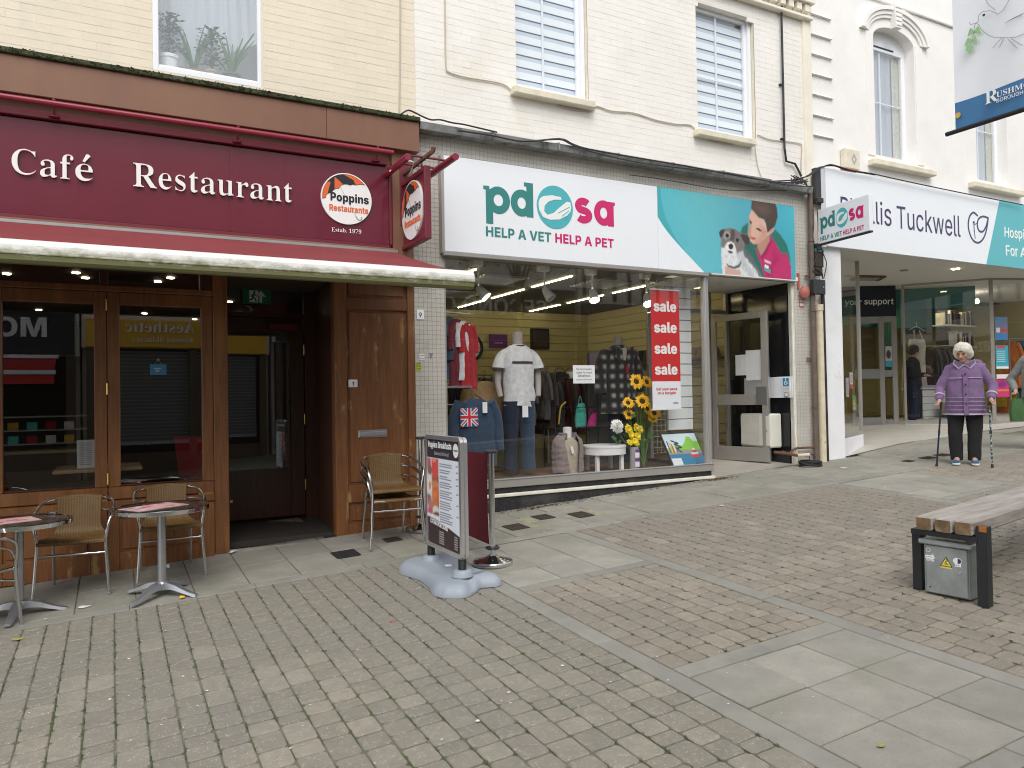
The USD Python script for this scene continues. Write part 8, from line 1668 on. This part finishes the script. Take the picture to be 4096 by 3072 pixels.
cable(cbs, 'cable', [(x, 7.38, z) for x, z in [(3.329, 4.623), (3.75, 4.63), (4.141, 4.622), (4.631, 4.724), (4.817, 4.687), (5.034, 4.661), (5.66, 4.654), (6.583, 4.655), (7.598, 4.638), (8.332, 4.653), (8.801, 4.751)]], .010, 'cable', 4)
cable(cbs, 'cable', [(x, 7.375, z) for x, z in [(4.29, 4.643), (4.628, 4.715), (4.814, 4.674), (5.141, 4.628), (5.953, 4.596), (7.244, 4.65), (8.326, 4.624), (8.911, 4.666)]], .008, 'cable', 4)
cable(cbs, 'cable', [(x, 7.45, z) for x, z in [(7.947, 4.639), (8.36, 4.701), (8.681, 4.758), (8.924, 4.857), (9.06, 4.951), (9.242, 5.021), (9.472, 5.059), (9.704, 5.034), (9.942, 5.033), (10.394, 5.041)]], .010, 'cable', 4)
cable(cbs, 'cable', [(x, 7.44, z) for x, z in [(8.735, 4.785), (8.911, 4.837), (9.092, 4.945), (9.322, 5.052), (9.506, 5.061), (9.809, 5.037), (10.171, 5.043), (10.381, 5.045), (11.19, 5.028), (12.591, 5.011), (14.46, 5.004)]], .009, 'cable', 4)
cable(cbs, 'cable', [(x, 7.46, z) for x, z in [(8.78, 4.788), (8.865, 4.707), (8.995, 4.66), (9.067, 4.499), (9.094, 4.316), (9.106, 4.008), (9.113, 3.9), (9.208, 3.707), (9.26, 3.586), (9.195, 3.365)]], .007, 'cable', 4)
cable(cbs, 'cable', [(x, 7.46, z) for x, z in [(9.007, 4.369), (9.011, 4.154), (8.992, 3.921), (9.075, 3.774), (9.001, 3.568), (8.975, 3.459), (9.13, 3.423), (9.173, 3.356)]], .006, 'cable', 4)
cable(cbs, 'cable', [(x, 7.46, z) for x, z in [(9.021, 3.508), (9.087, 3.482), (9.164, 3.44), (9.173, 3.363)]], .008, 'cable', 4)
cable(cbs, 'cable', [(x, 7.49, z) for x, z in [(5.723, 4.465), (6.079, 4.474), (6.524, 4.47), (6.989, 4.46), (7.476, 4.473), (8.164, 4.553), (8.709, 4.615), (8.897, 4.663)]], .005, 'cable', 4)
for (x0, y0_, x1, y1_) in ((330, 250, 480, 330), (350, 275, 540, 260), (300, 300, 560, 300)): 
    pass
for k in range(4):
    r = random.Random(40 + k); base = (8.796, 4.691); cable(cbs, 'tangled_cable', [(base[0] + r.uniform(-.28, .1), 7.43, base[1] + r.uniform(-.06, .12)) for _ in range(6)], .007, 'cable', 5)
# ================================================================ projecting charity sign
pj = thing('projecting_sign', 'small white projecting sign with the hands emblem beside the right shop', 'sign')
pA, pB = np.array([9.10, 7.47]), np.array([8.98, 6.535]); up_ = np.append((pB - pA), 0); Lp = np.linalg.norm(up_); up_ /= Lp; npj = np.cross(up_, FZ); zq0, zq1 = 3.865, 4.36
obj(pj, 'panel', MB().obox(np.append(pA, zq0) - npj * .07, up_ * Lp, npj * .07, (0, 0, zq1 - zq0), .006), 'sign_white')
obj(pj, 'bracket', bx(9.05, 9.13, 7.44, 7.57, 3.78, 3.87), 'pipe_black'); obj(pj, 'under_frame', MB().obox(np.append(pA, zq0 - .022) - npj * .06, up_ * Lp, npj * .05, (0, 0, .02)), 'pipe_black')
mt = np.array([(0, 0)])
bnd = unary_union([g_p, g_d, g_a, g_s]).bounds; kx = .80 / (bnd[2] - bnd[0]); kz = kx * 1.25
M4 = lambda g: affinity.affine_transform(g, [kx, 0, 0, kz, .05 - bnd[0] * kx, .20 - zbase * kz])
pp = lambda g, m_, nm, k=0: obj(pj, nm, MB().poly(g, .0015, np.append(pA, zq0) + npj * (.0004 + k * .0012), up_, FZ), m_)
pp(M4(g_p), 'ink_teal_dark', 'letter'); pp(M4(g_d), 'ink_teal_dark', 'letter'); pp(M4(g_s), 'ink_pink', 'letter'); pp(M4(g_a), 'ink_pink', 'letter'); pp(M4(ell(oc[0], oc[1], orr, orr * 1.0, 50)), 'ink_teal', 'emblem_disc'); pp(M4(sg.Polygon(mats_h).buffer(.01)), 'ink_white', 'emblem_hand', 1)
pp(fit(glyphs('HELP A VET', .06, 760), .05, .46, .035, .10), 'ink_teal_dark', 'lettering'); pp(fit(glyphs('HELP A PET', .06, 760), .48, .85, .035, .10), 'ink_pink', 'lettering')
# ================================================================ street banner on its lamp post
sbn = thing('street_banner', 'white council street banner with a drawn dove and a blue foot at the top right', 'banner')
Xb, yL, yR, zbt = 5.40, 3.30, 2.42, 3.585
q = [(3.216, 3.778), (2.751, 3.798), (3.227, 3.59), (2.756, 3.6)]
zs_ = (q[0][1] + q[1][1]) / 2; zbm = (q[2][1] + q[3][1]) / 2; yL = q[0][0]
ny = 24
def cloth(z0, z1, nm, m_):
    P = np.array([[(Xb + .012 * math.sin(t * 8), yL + (yR - yL) * t, z) for t in np.linspace(0, 1, ny)] for z in np.linspace(z0, z1, 10)]); return obj(sbn, nm, MB().grid(P, .004), m_, smooth=60)
cloth(zbm, zs_ - .001, 'blue_foot', 'banner_blue'); cloth(zs_, 5.3, 'white_cloth', 'banner_white')
obj(sbn, 'lower_arm', MB().tube([(Xb, yL + .07, zbm - .012), (Xb, 2.2, zbm - .012)], .016, 10), 'black_paint'); obj(sbn, 'upper_arm', MB().tube([(Xb, yL + .07, 5.31), (Xb, 2.2, 5.31)], .016, 10), 'black_paint'); obj(sbn, 'eyelet', MB().tube([(Xb - .02, yL - .035, zbm + .09), (Xb - .028, yL - .035, zbm + .09)], .02, 12), 'brass')
for k in range(7): obj(sbn, 'hem_stitch', bx(Xb - .026, Xb - .022, yL - .1 - k * .11 - .035, yL - .1 - k * .11, zbm + .055, zbm + .125), 'ink_blue') if False else None
bl = lambda g, m_, nm, z, h=.024: obj(sbn, nm, MB().poly(g, .0015, (Xb - h, yL, z), (0, -1, 0), FZ), m_)
tl = [(2.991, 3.695), (2.989, 3.755)]; a0 = yL - tl[0][0]
R_g = glyphs('R', .088, serif=True, thin=.5); bl(affinity.translate(R_g, a0 - .005, 0), 'ink_white', 'lettering', tl[0][1]); g_ = glyphs('USHMOOR', .085, serif=True, thin=.5); bl(affinity.translate(fit(g_, .075, .375), a0, 0), 'ink_white', 'lettering', tl[0][1] + .02); bl(affinity.translate(fit(glyphs('BOROUGH COUNCIL', .04, 400), .075, .42), a0, 0), 'ink_white', 'lettering', tl[0][1] - .014)
dv = lambda *P: [(yL - a, b) for a, b in P]
D = [[(2.897, 4.292), (2.94, 4.332), (2.99, 4.349), (3.019, 4.333), (3.022, 4.294), (3.041, 4.29), (3.021, 4.272), (3.005, 4.227), (2.956, 4.165), (2.913, 4.131), (2.848, 4.103), (2.786, 4.079), (2.733, 4.078)], [(2.898, 4.283), (2.854, 4.297), (2.818, 4.348)], [(2.908, 4.322), (2.95, 4.377), (2.977, 4.436)], [(2.846, 4.202), (2.792, 4.212), (2.74, 4.21)], [(2.822, 4.208), (2.761, 4.214), (2.729, 4.216)], [(2.87, 4.112), (2.903, 4.09), (2.931, 4.068)], [(2.859, 4.106), (2.876, 4.073), (2.888, 4.055)], [(2.833, 4.088), (2.797, 4.034), (2.777, 4.002)], [(2.812, 4.083), (2.766, 4.029), (2.741, 4.004)], [(3.041, 4.29), (3.049, 4.271), (3.056, 4.227), (3.069, 4.185), (3.092, 4.112)], [(3.041, 4.29), (3.077, 4.295), (3.083, 4.315)]]
for L in D: bl(sg.LineString(dv(*L)).buffer(.0022), 'ink_grey', 'drawn_line', 0)
bl(ell(*dv((2.984, 4.321))[0], .009), 'ink_black', 'drawn_eye', 0)
for L in [[(3.054, 4.231), (3.078, 4.266), (3.093, 4.225)], [(3.05, 4.23), (3.027, 4.255), (3.013, 4.208)], [(3.067, 4.178), (3.097, 4.203), (3.116, 4.167)], [(3.063, 4.171), (3.046, 4.192), (3.039, 4.151)], [(3.089, 4.099), (3.108, 4.13), (3.099, 4.156), (3.07, 4.132)]]:
    bl(sg.Polygon(dv(*L)).buffer(.006), 'leaf_print', 'drawn_leaf', 0, .0245)
lp = thing('lamp_post', 'dark lamp post that carries the council street banner', 'lamp post', (Xb, 2.13, gz(Xb, 2.13))); obj(lp, 'post', MB().tube([(0, 0, 0), (0, 0, 1.2), (0, 0, 1.22), (0, 0, 6.0)], [.09, .085, .055, .045], 16), 'black_paint', smooth=40)

# ================================================================ people
import manifold3d as m3
_ico = trimesh.creation.icosphere(2).vertices
def bone(a, ra, b, rb, sa=(1, 1, 1), sb=(1, 1, 1)):
    return m3.Manifold.hull_points(np.vstack([np.asarray(a) + _ico * ra * np.asarray(sa), np.asarray(b) + _ico * rb * np.asarray(sb)]))
def blend(parts, L=.02, it=8):
    m = m3.Manifold.batch_boolean(parts, m3.OpType.Add).refine_to_length(L).to_mesh()
    t = trimesh.Trimesh(np.array(m.vert_properties[:, :3]), np.array(m.tri_verts)); t.merge_vertices()
    trimesh.smoothing.filter_taubin(t, iterations=it); return t
def ruffle(t, amp, f, seed, axis=None):
    v = np.array(t.vertices); n = np.array(t.vertex_normals); v += n * ((meshkit.fbm(v * f, 3, seed) - .5) * 2 * amp)[:, None]; return trimesh.Trimesh(v, t.faces, process=False)
def hand_bones(w, d, s, grip):
    """palm and five fingers closing round a handle at grip; w wrist, d direction of the palm, s +1/-1 side"""
    w, d, g = (np.asarray(q, float) for q in (w, d, grip)); d = d / np.linalg.norm(d); out = [bone(w, .024, w + d * .04, .027, sb=(.8, 1.2, 1)), bone(w + d * .035, .026, w + d * .075, .022)]
    side = np.array([0, 1.0, 0.15]); ax = np.array([s * -1.0, 0, 0])
    for k, L in enumerate((.9, 1.0, .95, .78)):
        b = w + d * (.075 + .002 * k) + side * (-.030 + .019 * k); p = [b, b + d * .028 * L + ax * .012, b + d * .034 * L + ax * .036, b + d * .014 * L + ax * .046]
        for q0, q1, r0, r1 in zip(p, p[1:], (.0098, .009, .0085), (.009, .0085, .0075)): out.append(bone(q0, r0, q1, r1))
    tb = w + d * .03 - side * .028; p = [tb, tb + d * .026 - side * .012 + ax * .012, tb + d * .045 - side * .004 + ax * .030]
    for q0, q1 in zip(p, p[1:]): out.append(bone(q0, .0115, q1, .0095))
    return out
def figure(t, h, head, neck, sh, el, wr, hip, kn, an, build=1.0, jacket=None, trousers=None, shoe='cloth_blue', hem=.667, hair='hair_white', grips=(None, None), hands=True, belly=.0, sleeves=1.0, hair_cut='bob', jw=(.215, .225, .25), look=(-.25, -.35)):
    """joints: (left image side, right image side); the figure faces -y"""
    H = np.asarray(head, float); B = []; r = build
    yaw, pit = look
    Rh = trimesh.transformations.euler_matrix(pit, 0, yaw, 'sxyz')[:3, :3]
    hp = lambda *p: H + Rh @ np.array(p)
    HB = [bone(hp(0, .012, .03), .082, hp(0, -.012, -.045), .062), bone(hp(0, -.03, -.06), .05, hp(0, -.055, -.10), .028), bone(hp(0, -.045, .0), .045, hp(0, -.05, -.05), .045)]
    HB += [bone(hp(0, -.085, .0), .010, hp(0, -.108, -.035), .013), bone(hp(-.012, -.092, -.037), .009, hp(.012, -.092, -.037), .009), bone(hp(-.02, -.080, -.068), .010, hp(.02, -.080, -.068), .010), bone(hp(-.045, -.072, .02), .014, hp(.045, -.072, .02), .014)]
    for s in (-1, 1): HB += [bone(hp(s * .08, .01, .0), .016, hp(s * .082, .012, -.035), .011), bone(hp(s * .042, -.06, -.03), .022, hp(s * .045, -.05, -.045), .02)]
    N_ = np.asarray(neck, float)
    B += HB + [bone(hp(0, .02, -.06), .052, N_, .056)]
    c_sh = (np.asarray(sh[0]) + np.asarray(sh[1])) / 2; c_h = (np.asarray(hip[0]) + np.asarray(hip[1])) / 2
    B += [bone(N_, .06, c_sh, .10, sb=(1.3, .9, .6)), bone(c_sh - [0, 0, .05], .12, c_h + [0, 0, .05], .13, (1.15, .85, 1), (1.1, .9, .8))]
    for i in (0, 1):
        B += [bone(c_sh, .08, sh[i], .05), bone(sh[i], .052, el[i], .040), bone(el[i], .038, wr[i], .025), bone(hip[i], .085, kn[i], .055), bone(kn[i], .054, an[i], .036), bone(an[i], .038, np.asarray(an[i]) + [0, -.10, -.03], .03)]
        if hands:
            d = np.asarray(wr[i]) - np.asarray(el[i]); d = d / np.linalg.norm(d) + np.array([0, -.25, -.25]); B += hand_bones(wr[i], d, (-1, 1)[i] * -1.0, wr[i])
    obj(t, 'body', blend(B, .014, 6), 'skin', smooth=True)
    # clothes
    if jacket:
        J = [bone(N_ + [0, .01, -.02], .075, c_sh - [0, 0, .03], .15, sb=(1.35, .85, .7)), bone(c_sh - [0, 0, .06], .155, (0 + c_h[0], c_h[1] - belly, c_h[2] + .12), .165, (jw[0] / .155, .9, 1), (jw[1] / .165, 1.0, 1)),
             bone((c_h[0], c_h[1] - belly, c_h[2] + .12), .165, (c_h[0], c_h[1] - belly * .6, hem - .03), .16, (jw[1] / .165, 1.0, 1), (jw[2] / .16, 1.05, .45))]
        for i in (0, 1):
            w2 = np.asarray(el[i]) + (np.asarray(wr[i]) - np.asarray(el[i])) * (.92 * sleeves); J += [bone(c_sh - [0, 0, .02], .10, sh[i], .070), bone(sh[i], .070, el[i], .058), bone(el[i], .057, w2, .047)]
        jm = blend(J, .02, 10); v = np.array(jm.vertices); v[:, 2] = np.maximum(v[:, 2], hem); jm = trimesh.Trimesh(v, jm.faces)
        obj(t, 'jacket', ruffle(jm, .010, 9, 3), jacket, smooth=True)
    if trousers:
        T = []
        for i in (0, 1): T += [bone(hip[i], .115, kn[i], .088, (1, 1.05, 1)), bone(kn[i], .088, np.asarray(an[i]) + [0, .0, .0], .078)]
        T.append(bone(np.asarray(hip[0]) + [.02, 0, .08], .13, np.asarray(hip[1]) + [-.02, 0, .08], .13)); tm = blend(T, .02, 8); v = np.array(tm.vertices); zt = min(an[0][2], an[1][2]) - .035; v[:, 2] = np.maximum(v[:, 2], zt); obj(t, 'trousers', ruffle(trimesh.Trimesh(v, tm.faces), .007, 8, 5), trousers, smooth=True)
    for i in (0, 1):
        a = np.asarray(an[i], float); a = np.array([a[0], a[1], 0.0]); q = np.array([(-.35, .2)[i] * .25, -1, 0]); q /= np.linalg.norm(q)
        s_ = blend([bone(a + [0, .045, .045], .042, a + q * .06 + [0, 0, .045], .045, (1, 1, .9), (1, 1, .8)), bone(a + q * .06 + [0, 0, .04], .045, a + q * .15 + [0, 0, .028], .034, (1, 1, .8), (1.1, 1, .7))], .012, 5); v = np.array(s_.vertices); v[:, 2] = np.maximum(v[:, 2], .012); sp_ = obj(t, 'shoe', trimesh.Trimesh(v, s_.faces), shoe, smooth=True)
        obj(sp_, 'sole', MB().poly(unary_union([sg.Point(a[0], a[1] + .045).buffer(.045), sg.Point(*(a + q * .15)[:2]).buffer(.042), sg.LineString([(a[0], a[1] + .045), tuple((a + q * .15)[:2])]).buffer(.045)]), .02, (0, 0, 0), (1, 0, 0), (0, 1, 0)), 'ink_white')
    # hair
    hb = m3.Manifold.hull_points(np.vstack([hp(0, .012, .035) + _ico * [.112, .114, .104], hp(0, .03, -.02) + _ico * [.122, .095, .08]] + ([hp(0, .035, -.065) + _ico * [.112, .075, .055]] if hair_cut == 'bob' else [])))
    hm = (hb - m3.Manifold.hull_points(np.vstack([hp(0, -.12, -.03) + _ico * [.066, .085, .085], hp(0, -.13, -.16) + _ico * [.07, .1, .07]]))).refine_to_length(.012).to_mesh(); hm = trimesh.Trimesh(np.array(hm.vert_properties[:, :3]), np.array(hm.tri_verts)); hm.merge_vertices(); trimesh.smoothing.filter_taubin(hm, iterations=4)
    obj(t, 'hair', ruffle(hm, .012, 26, 8), hair, smooth=True)
    e_ = MB(); 
    for s in (-1, 1): e_.tm(trimesh.creation.icosphere(1, .009).apply_translation(hp(s * .031, -.088, .002)))
    obj(t, 'eyes', e_, 'ink_black'); obj(t, 'lips', MB().tube([hp(-.02, -.0905, -.067), hp(0, -.0955, -.066), hp(.02, -.0905, -.067)], [.003, .005, .003], 6), 'alarm_red')
    return hp
wx, wy = 10.25, 6.08; wrz = math.radians(-57)
wm_ = thing('person', 'person with white hair in a purple striped jacket and black trousers, walking with two sticks', 'person', on(wx, wy), wrz)
J = dict(head=(-.015, -.10, 1.515), neck=(.005, -.02, 1.36), sh=[(-.165, 0, 1.285), (.185, 0, 1.295)], el=[(-.295, -.02, 1.035), (.325, .0, 1.055)], wr=[(-.305, -.16, .885), (.295, -.16, .895)], hip=[(-.105, 0, .80), (.105, 0, .80)], kn=[(-.125, -.03, .42), (.105, -.01, .43)], an=[(-.115, -.01, .085), (.09, -.03, .085)])
hp = figure(wm_, 1.64, **J, jacket='cloth_purple', trousers='cloth_black', shoe='cloth_blue', belly=.02, look=(-.30, .32), jw=(.215, .225, .25))
for s in (-1, 1): obj(wm_, 'glasses', MB().tube([hp(s * .032 + .024 * math.cos(a), -.098, .0 + .018 * math.sin(a)) for a in np.linspace(0, 2 * math.pi, 17)], .0022, 5), 'brass')
def band(z, rx, ry, cy, a0, a1, w, m_='cloth_lilac', nm='white_piping'):
    P = np.array([[(.005 + rx * math.sin(a), cy - ry * math.cos(a), z + zz) for a in np.linspace(a0, a1, 24)] for zz in (0, w)]); obj(wm_, nm, MB().grid(P, .006), m_)
band(.668, .262, .188, -.015, -math.pi, math.pi * .999, .022)
for z, rx, ry in ((.735, .257, .186), (.79, .252, .184), (.845, .247, .182), (.90, .243, .180)):
    band(z, rx, ry, -.018, .12, 1.30, .0045); band(z, rx, ry, -.018, -1.30, -.12, .0045)
band(1.165, .232, .158, -.006, .15, 1.0, .008); band(1.165, .232, .158, -.006, -1.0, -.15, .008)
obj(wm_, 'front_placket', MB().grid(np.array([[(.005 + x, -.012 - ry_ - .004, z) for x in (-.028, .028)] for z, ry_ in ((.67, .192), (.9, .186), (1.1, .17), (1.25, .145))]), .008), 'cloth_purple')
for s in (-1, 1):
    obj(wm_, 'collar', MB().poly(sg.Polygon([(0.0, 1.345), (s * .12, 1.42), (s * .135, 1.36), (s * .07, 1.285)]), .014, (0, -.118, 0)), 'cloth_lilac'); obj(wm_, 'collar_field', MB().poly(sg.Polygon([(s * .012, 1.352), (s * .115, 1.412), (s * .12, 1.372), (s * .065, 1.312)]), .006, (0, -.1325, 0)), 'cloth_purple')
    i = 0 if s < 0 else 1; e0, w0 = np.array(J['el'][i]), np.array(J['wr'][i]); c_ = e0 + (w0 - e0) * .66; obj(wm_, 'cuff_band', MB().tube([c_, c_ + (w0 - e0) * .10], .064, 18), 'cloth_lilac')
obj(wm_, 'hood', blend([bone((-.12, .07, 1.34), .05, (.16, .07, 1.36), .06), bone((.1, .08, 1.33), .05, (.22, .03, 1.33), .04)], .02, 6), 'cloth_purple', smooth=True)
for z in (1.22, 1.08, .95, .82): obj(wm_, 'button', MB().tube([(.005, -.17 - .03 * (z < 1.1), z), (.005, -.195 - .02 * (z < 1.1), z)], .010, 10), 'ink_black')
Rw = rotz(wrz)
def stick(label, top, tip, m_, seed):
    b = np.array([wx, wy, gz(wx, wy) + .002]); T = b + Rw @ np.array(top); p = b + Rw @ np.array(tip); p[2] = gz(p[0], p[1]) + .004; t = thing('walking_stick', label, 'walking stick', tuple(p), group='walking sticks of the person in purple'); d = T - p
    obj(t, 'shaft', MB().tube([d * .03, d * .55, d * .97], [.0105, .0115, .0115], 10), m_, smooth=60); obj(t, 'tip', MB().tube([d * 0, d * .05], [.019, .014], 12), 'black_rubber'); f = Rw @ np.array([0, -1.0, 0]); obj(t, 'handle', MB().tube(spline([d * .95, d * 1.0, d + f * .03 + [0, 0, .012], d + f * .09 + [0, 0, .008]], 4), .013, 10), 'black_plastic', smooth=60)
    obj(t, 'adjuster', MB().tube([d * .52, d * .56], .015, 10), 'black_plastic')
mat('stick_pattern', (0.03, 0.035, 0.06), 0.4, col2=(0.35, 0.5, 0.45), c2=(0.5, 0.56), c2scale=40.0)
stick('dark blue walking stick at the left hand side of the person in purple', (-.285, -.225, .83), (-.36, -.30, 0), 'cloth_denim_dark', 1); stick('patterned walking stick at the right hand side of the person in purple', (.265, -.225, .83), (.275, -.30, 0), 'stick_pattern', 2)
# a passer-by mostly outside the right edge
bx_, by_ = 12.19, 6.10; brz = math.radians(-75)
bp = thing('person', 'person in a grey padded jacket, only one elbow showing at the right edge', 'person', on(bx_, by_), brz)
figure(bp, 1.7, head=(0, -.03, 1.57), neck=(0, 0, 1.42), sh=[(-.19, 0, 1.34), (.19, 0, 1.34)], el=[(-.40, .06, 1.05), (.27, .06, 1.03)], wr=[(-.30, -.12, .90), (.24, -.12, .86)], hip=[(-.10, 0, .86), (.10, 0, .86)], kn=[(-.11, -.02, .46), (.11, -.02, .46)], an=[(-.11, 0, .085), (.11, 0, .085)], jacket='puffer', trousers='cloth_grey', shoe='cloth_black', hair='cloth_grey', look=(0, 0), hair_cut='short', jw=(.235, .245, .25), hem=.78)
tb_ = thing('shopping_bag', 'dark green bag carried by the person at the right edge', 'bag', on(bx_, by_)); bq_ = rotz(brz) @ np.array([-.27, -.14, 0]); obj(tb_, 'body', MB().loft([(bq_[0], bq_[1], .42, .16, .08), (bq_[0], bq_[1], .6, .17, .09), (bq_[0], bq_[1], .76, .13, .05)], 16), 'cloth_green', smooth=40); obj(tb_, 'handles', MB().tube(spline([(bq_[0] - .06, bq_[1], .75), (bq_[0], bq_[1], .83), (bq_[0] + .06, bq_[1], .75)]), .008, 6), 'cloth_green')
# someone in dark clothes inside the right shop
ip = thing('person', 'person in dark clothes standing inside the right shop left of the wedding dress', 'person', (15.25, 10.15, .98), math.radians(20))
figure(ip, 1.7, head=(0, -.03, 1.57), neck=(0, 0, 1.42), sh=[(-.19, 0, 1.34), (.19, 0, 1.34)], el=[(-.25, .02, 1.07), (.25, .02, 1.07)], wr=[(-.12, -.22, 1.05), (.12, -.22, 1.05)], hip=[(-.10, 0, .86), (.10, 0, .86)], kn=[(-.11, -.02, .46), (.11, -.02, .46)], an=[(-.11, 0, .085), (.11, 0, .085)], jacket='cloth_black', trousers='cloth_denim_dark', shoe='cloth_black', hair='cloth_brown', look=(.3, .2), hair_cut='short', jw=(.22, .21, .2), hem=.80)

# ================================================================ the other side of the street (seen as reflections in the glass)
OY = -7.0
def front(name, label, x0, x1, zf0, zf1, zt, wall, fascia, seed):
    r = random.Random(seed); t = thing(name, label, 'building'); g0 = gz((x0 + x1) / 2, OY)
    wins = []
    n = max(1, int((x1 - x0) / 2.2))
    for k in range(n):
        cx = x0 + (k + .5) * (x1 - x0) / n; wins.append((cx - .5, cx + .5, zf1 + .9, zf1 + 2.5))
    obj(t, 'upper_wall', MB().poly(wall_poly(x0, x1, zf0, zt, wins), .3, (0, OY, 0)), wall)
    for (a, b, c, d) in wins:
        w_ = obj(t, 'window', bx(a, b, OY - .17, OY - .12, c, d), 'black_gloss')
        for q in ((a, a + .06, c, d), (b - .06, b, c, d), (a, b, (c + d) / 2 - .03, (c + d) / 2 + .03), (a, b, c, c + .07), (a, b, d - .06, d)): obj(w_, 'frame', bx(q[0], q[1], OY - .119, OY - .08, q[2], q[3]), 'upvc')
        obj(t, 'sill', bx(a - .1, b + .1, OY - .1, OY + .09, c - .09, c - .001), 'putty')
    obj(t, 'fascia', bx(x0 + .1, x1 - .1, OY + .001, OY + .12, zf0 + .02, zf1), fascia)
    obj(t, 'shop_glass', bx(x0 + .3, x1 - .3, OY - .25, OY - .2, g0 + .5, zf0), 'black_gloss'); obj(t, 'stall_riser', bx(x0 + .2, x1 - .2, OY - .28, OY - .08, g0 - .1, g0 + .5), 'int_brown')
    for q in (x0 + .1, (x0 + x1) / 2, x1 - .3): obj(t, 'pillar', bx(q, q + .2, OY - .3, OY + .02, g0 - .1, zf0), 'int_brown')
    obj(t, 'side_wall', bx(x0, x1, OY - 6, OY - .3, g0 - .3, zt - .05), wall)
    return t
opp = front('opposite_shop', 'dark fronted shop across the street with large white letters', -9.0, -.75, 2.95, 4.15, 9.5, 'ivory_brick', 'ink_black', 1)
obj(opp, 'lettering', MB().poly(affinity.translate(fit(glyphs('MOBILES', .48, 800), 0, 3.1), 0, 0), .02, (-1.45, OY + .121, 3.42), (-1, 0, 0), FZ), 'ink_white')
ra = thing('red_awning', 'small red awning on the shop across the street', 'awning')
obj(ra, 'cloth', MB().obox((-3.2, OY + .13, 2.85), (1.95, 0, 0), (0, .9, -.35), (0, 0, .03)), 'ink_red'); obj(ra, 'bar', bx(-3.25, -1.22, OY + .98, OY + 1.06, 2.45, 2.55), 'sign_white'); obj(ra, 'valance', bx(-3.2, -1.25, OY + .99, OY + 1.0, 2.22, 2.448), 'ink_red'); obj(ra, 'top_bar', bx(-3.25, -1.2, OY + .121, OY + .2, 2.88, 2.97), 'sign_white')
o2 = front('opposite_shop', 'skincare shop across the street with a bright yellow fascia', -.7, 4.4, 3.18, 3.92, 9.2, 'cream_brick', 'fascia_yellow', 2)
for tx, xa_, w_, z in (('Aesthetic', 2.0, 1.7, 3.6), ('Korean Skincare', 1.95, 1.5, 3.34)): obj(o2, 'lettering', MB().poly(fit(glyphs(tx, .2, serif=True, thin=.6), 0, w_), .02, (xa_, OY + .121, z), (-1, 0, 0), FZ), 'ink_white')
obj(o2, 'shutter', bx(-.2, 4.0, OY - .19, OY - .14, .6, 3.1), 'ink_grey')
for k in range(24): obj(o2, 'shutter_slat', bx(-.2, 4.0, OY - .139, OY - .125, .7 + k * .1, .78 + k * .1), 'cloth_grey')
o3 = front('opposite_shop', 'second hand shop across the street with white and orange lettering', 4.5, 14.5, 3.6, 5.4, 10, 'white_render', 'navy_board', 3)
obj(o3, 'lettering', MB().poly(fit(glyphs('SECOND CHANCE', .45, 600), 0, 6.6), .03, (13.2, OY + .121, 4.45), (-1, 0, 0), FZ), 'ink_white'); obj(o3, 'lettering', MB().poly(fit(glyphs('Added Value To You', .25, 500), 0, 3.6), .03, (11.6, OY + .121, 3.85), (-1, 0, 0), FZ), 'ink_orange')
o4 = front('opposite_shop', 'black and white timbered building across the street', 14.6, 27, 4.2, 5.0, 11, 'white_render', 'ink_navy', 4)
for k in range(18): obj(o4, 'timber', bx(14.8 + k * .66, 14.93 + k * .66, OY + .001, OY + .05, 5.1, 10.8), 'black_paint')
tr = thing('street_tree', 'leafy street tree on the far side of the street', 'tree', (10.6, -4.2, gz(10.6, -4.2)))
obj(tr, 'trunk', MB().tube(spline([(0, 0, 0), (.05, 0, 1.6), (0, .05, 3.2), (.1, 0, 6.2)], 4), np.linspace(.13, .06, 13), 10), 'bench_end'); r = random.Random(12); lf = MB()
for k in range(7):
    a = k * .9; e = np.array([math.cos(a) * 1.2, math.sin(a) * 1.0, 5.9 + .4 * (k % 3)]); obj(tr, 'limb', MB().tube([(0, 0, 4.2 + .12 * k), tuple(e * [.5, .5, .93]), tuple(e)], [.045, .03, .012], 6), 'bench_end')
    for q in range(420):
        p = e + np.array([r.gauss(0, .5), r.gauss(0, .5), r.gauss(0, .4)]); s = r.uniform(.05, .10); b = r.uniform(0, 6.28); c_, s_ = math.cos(b) * s, math.sin(b) * s
        lf.add([p - [c_, s_, 0], p + [s_ * .4, -c_ * .4, s * .3], p + [c_, s_, -.3 * s], p - [s_ * .4, -c_ * .4, s * .2]], [[0, 1, 2], [0, 2, 3]])
obj(tr, 'crown', lf, 'leaf')
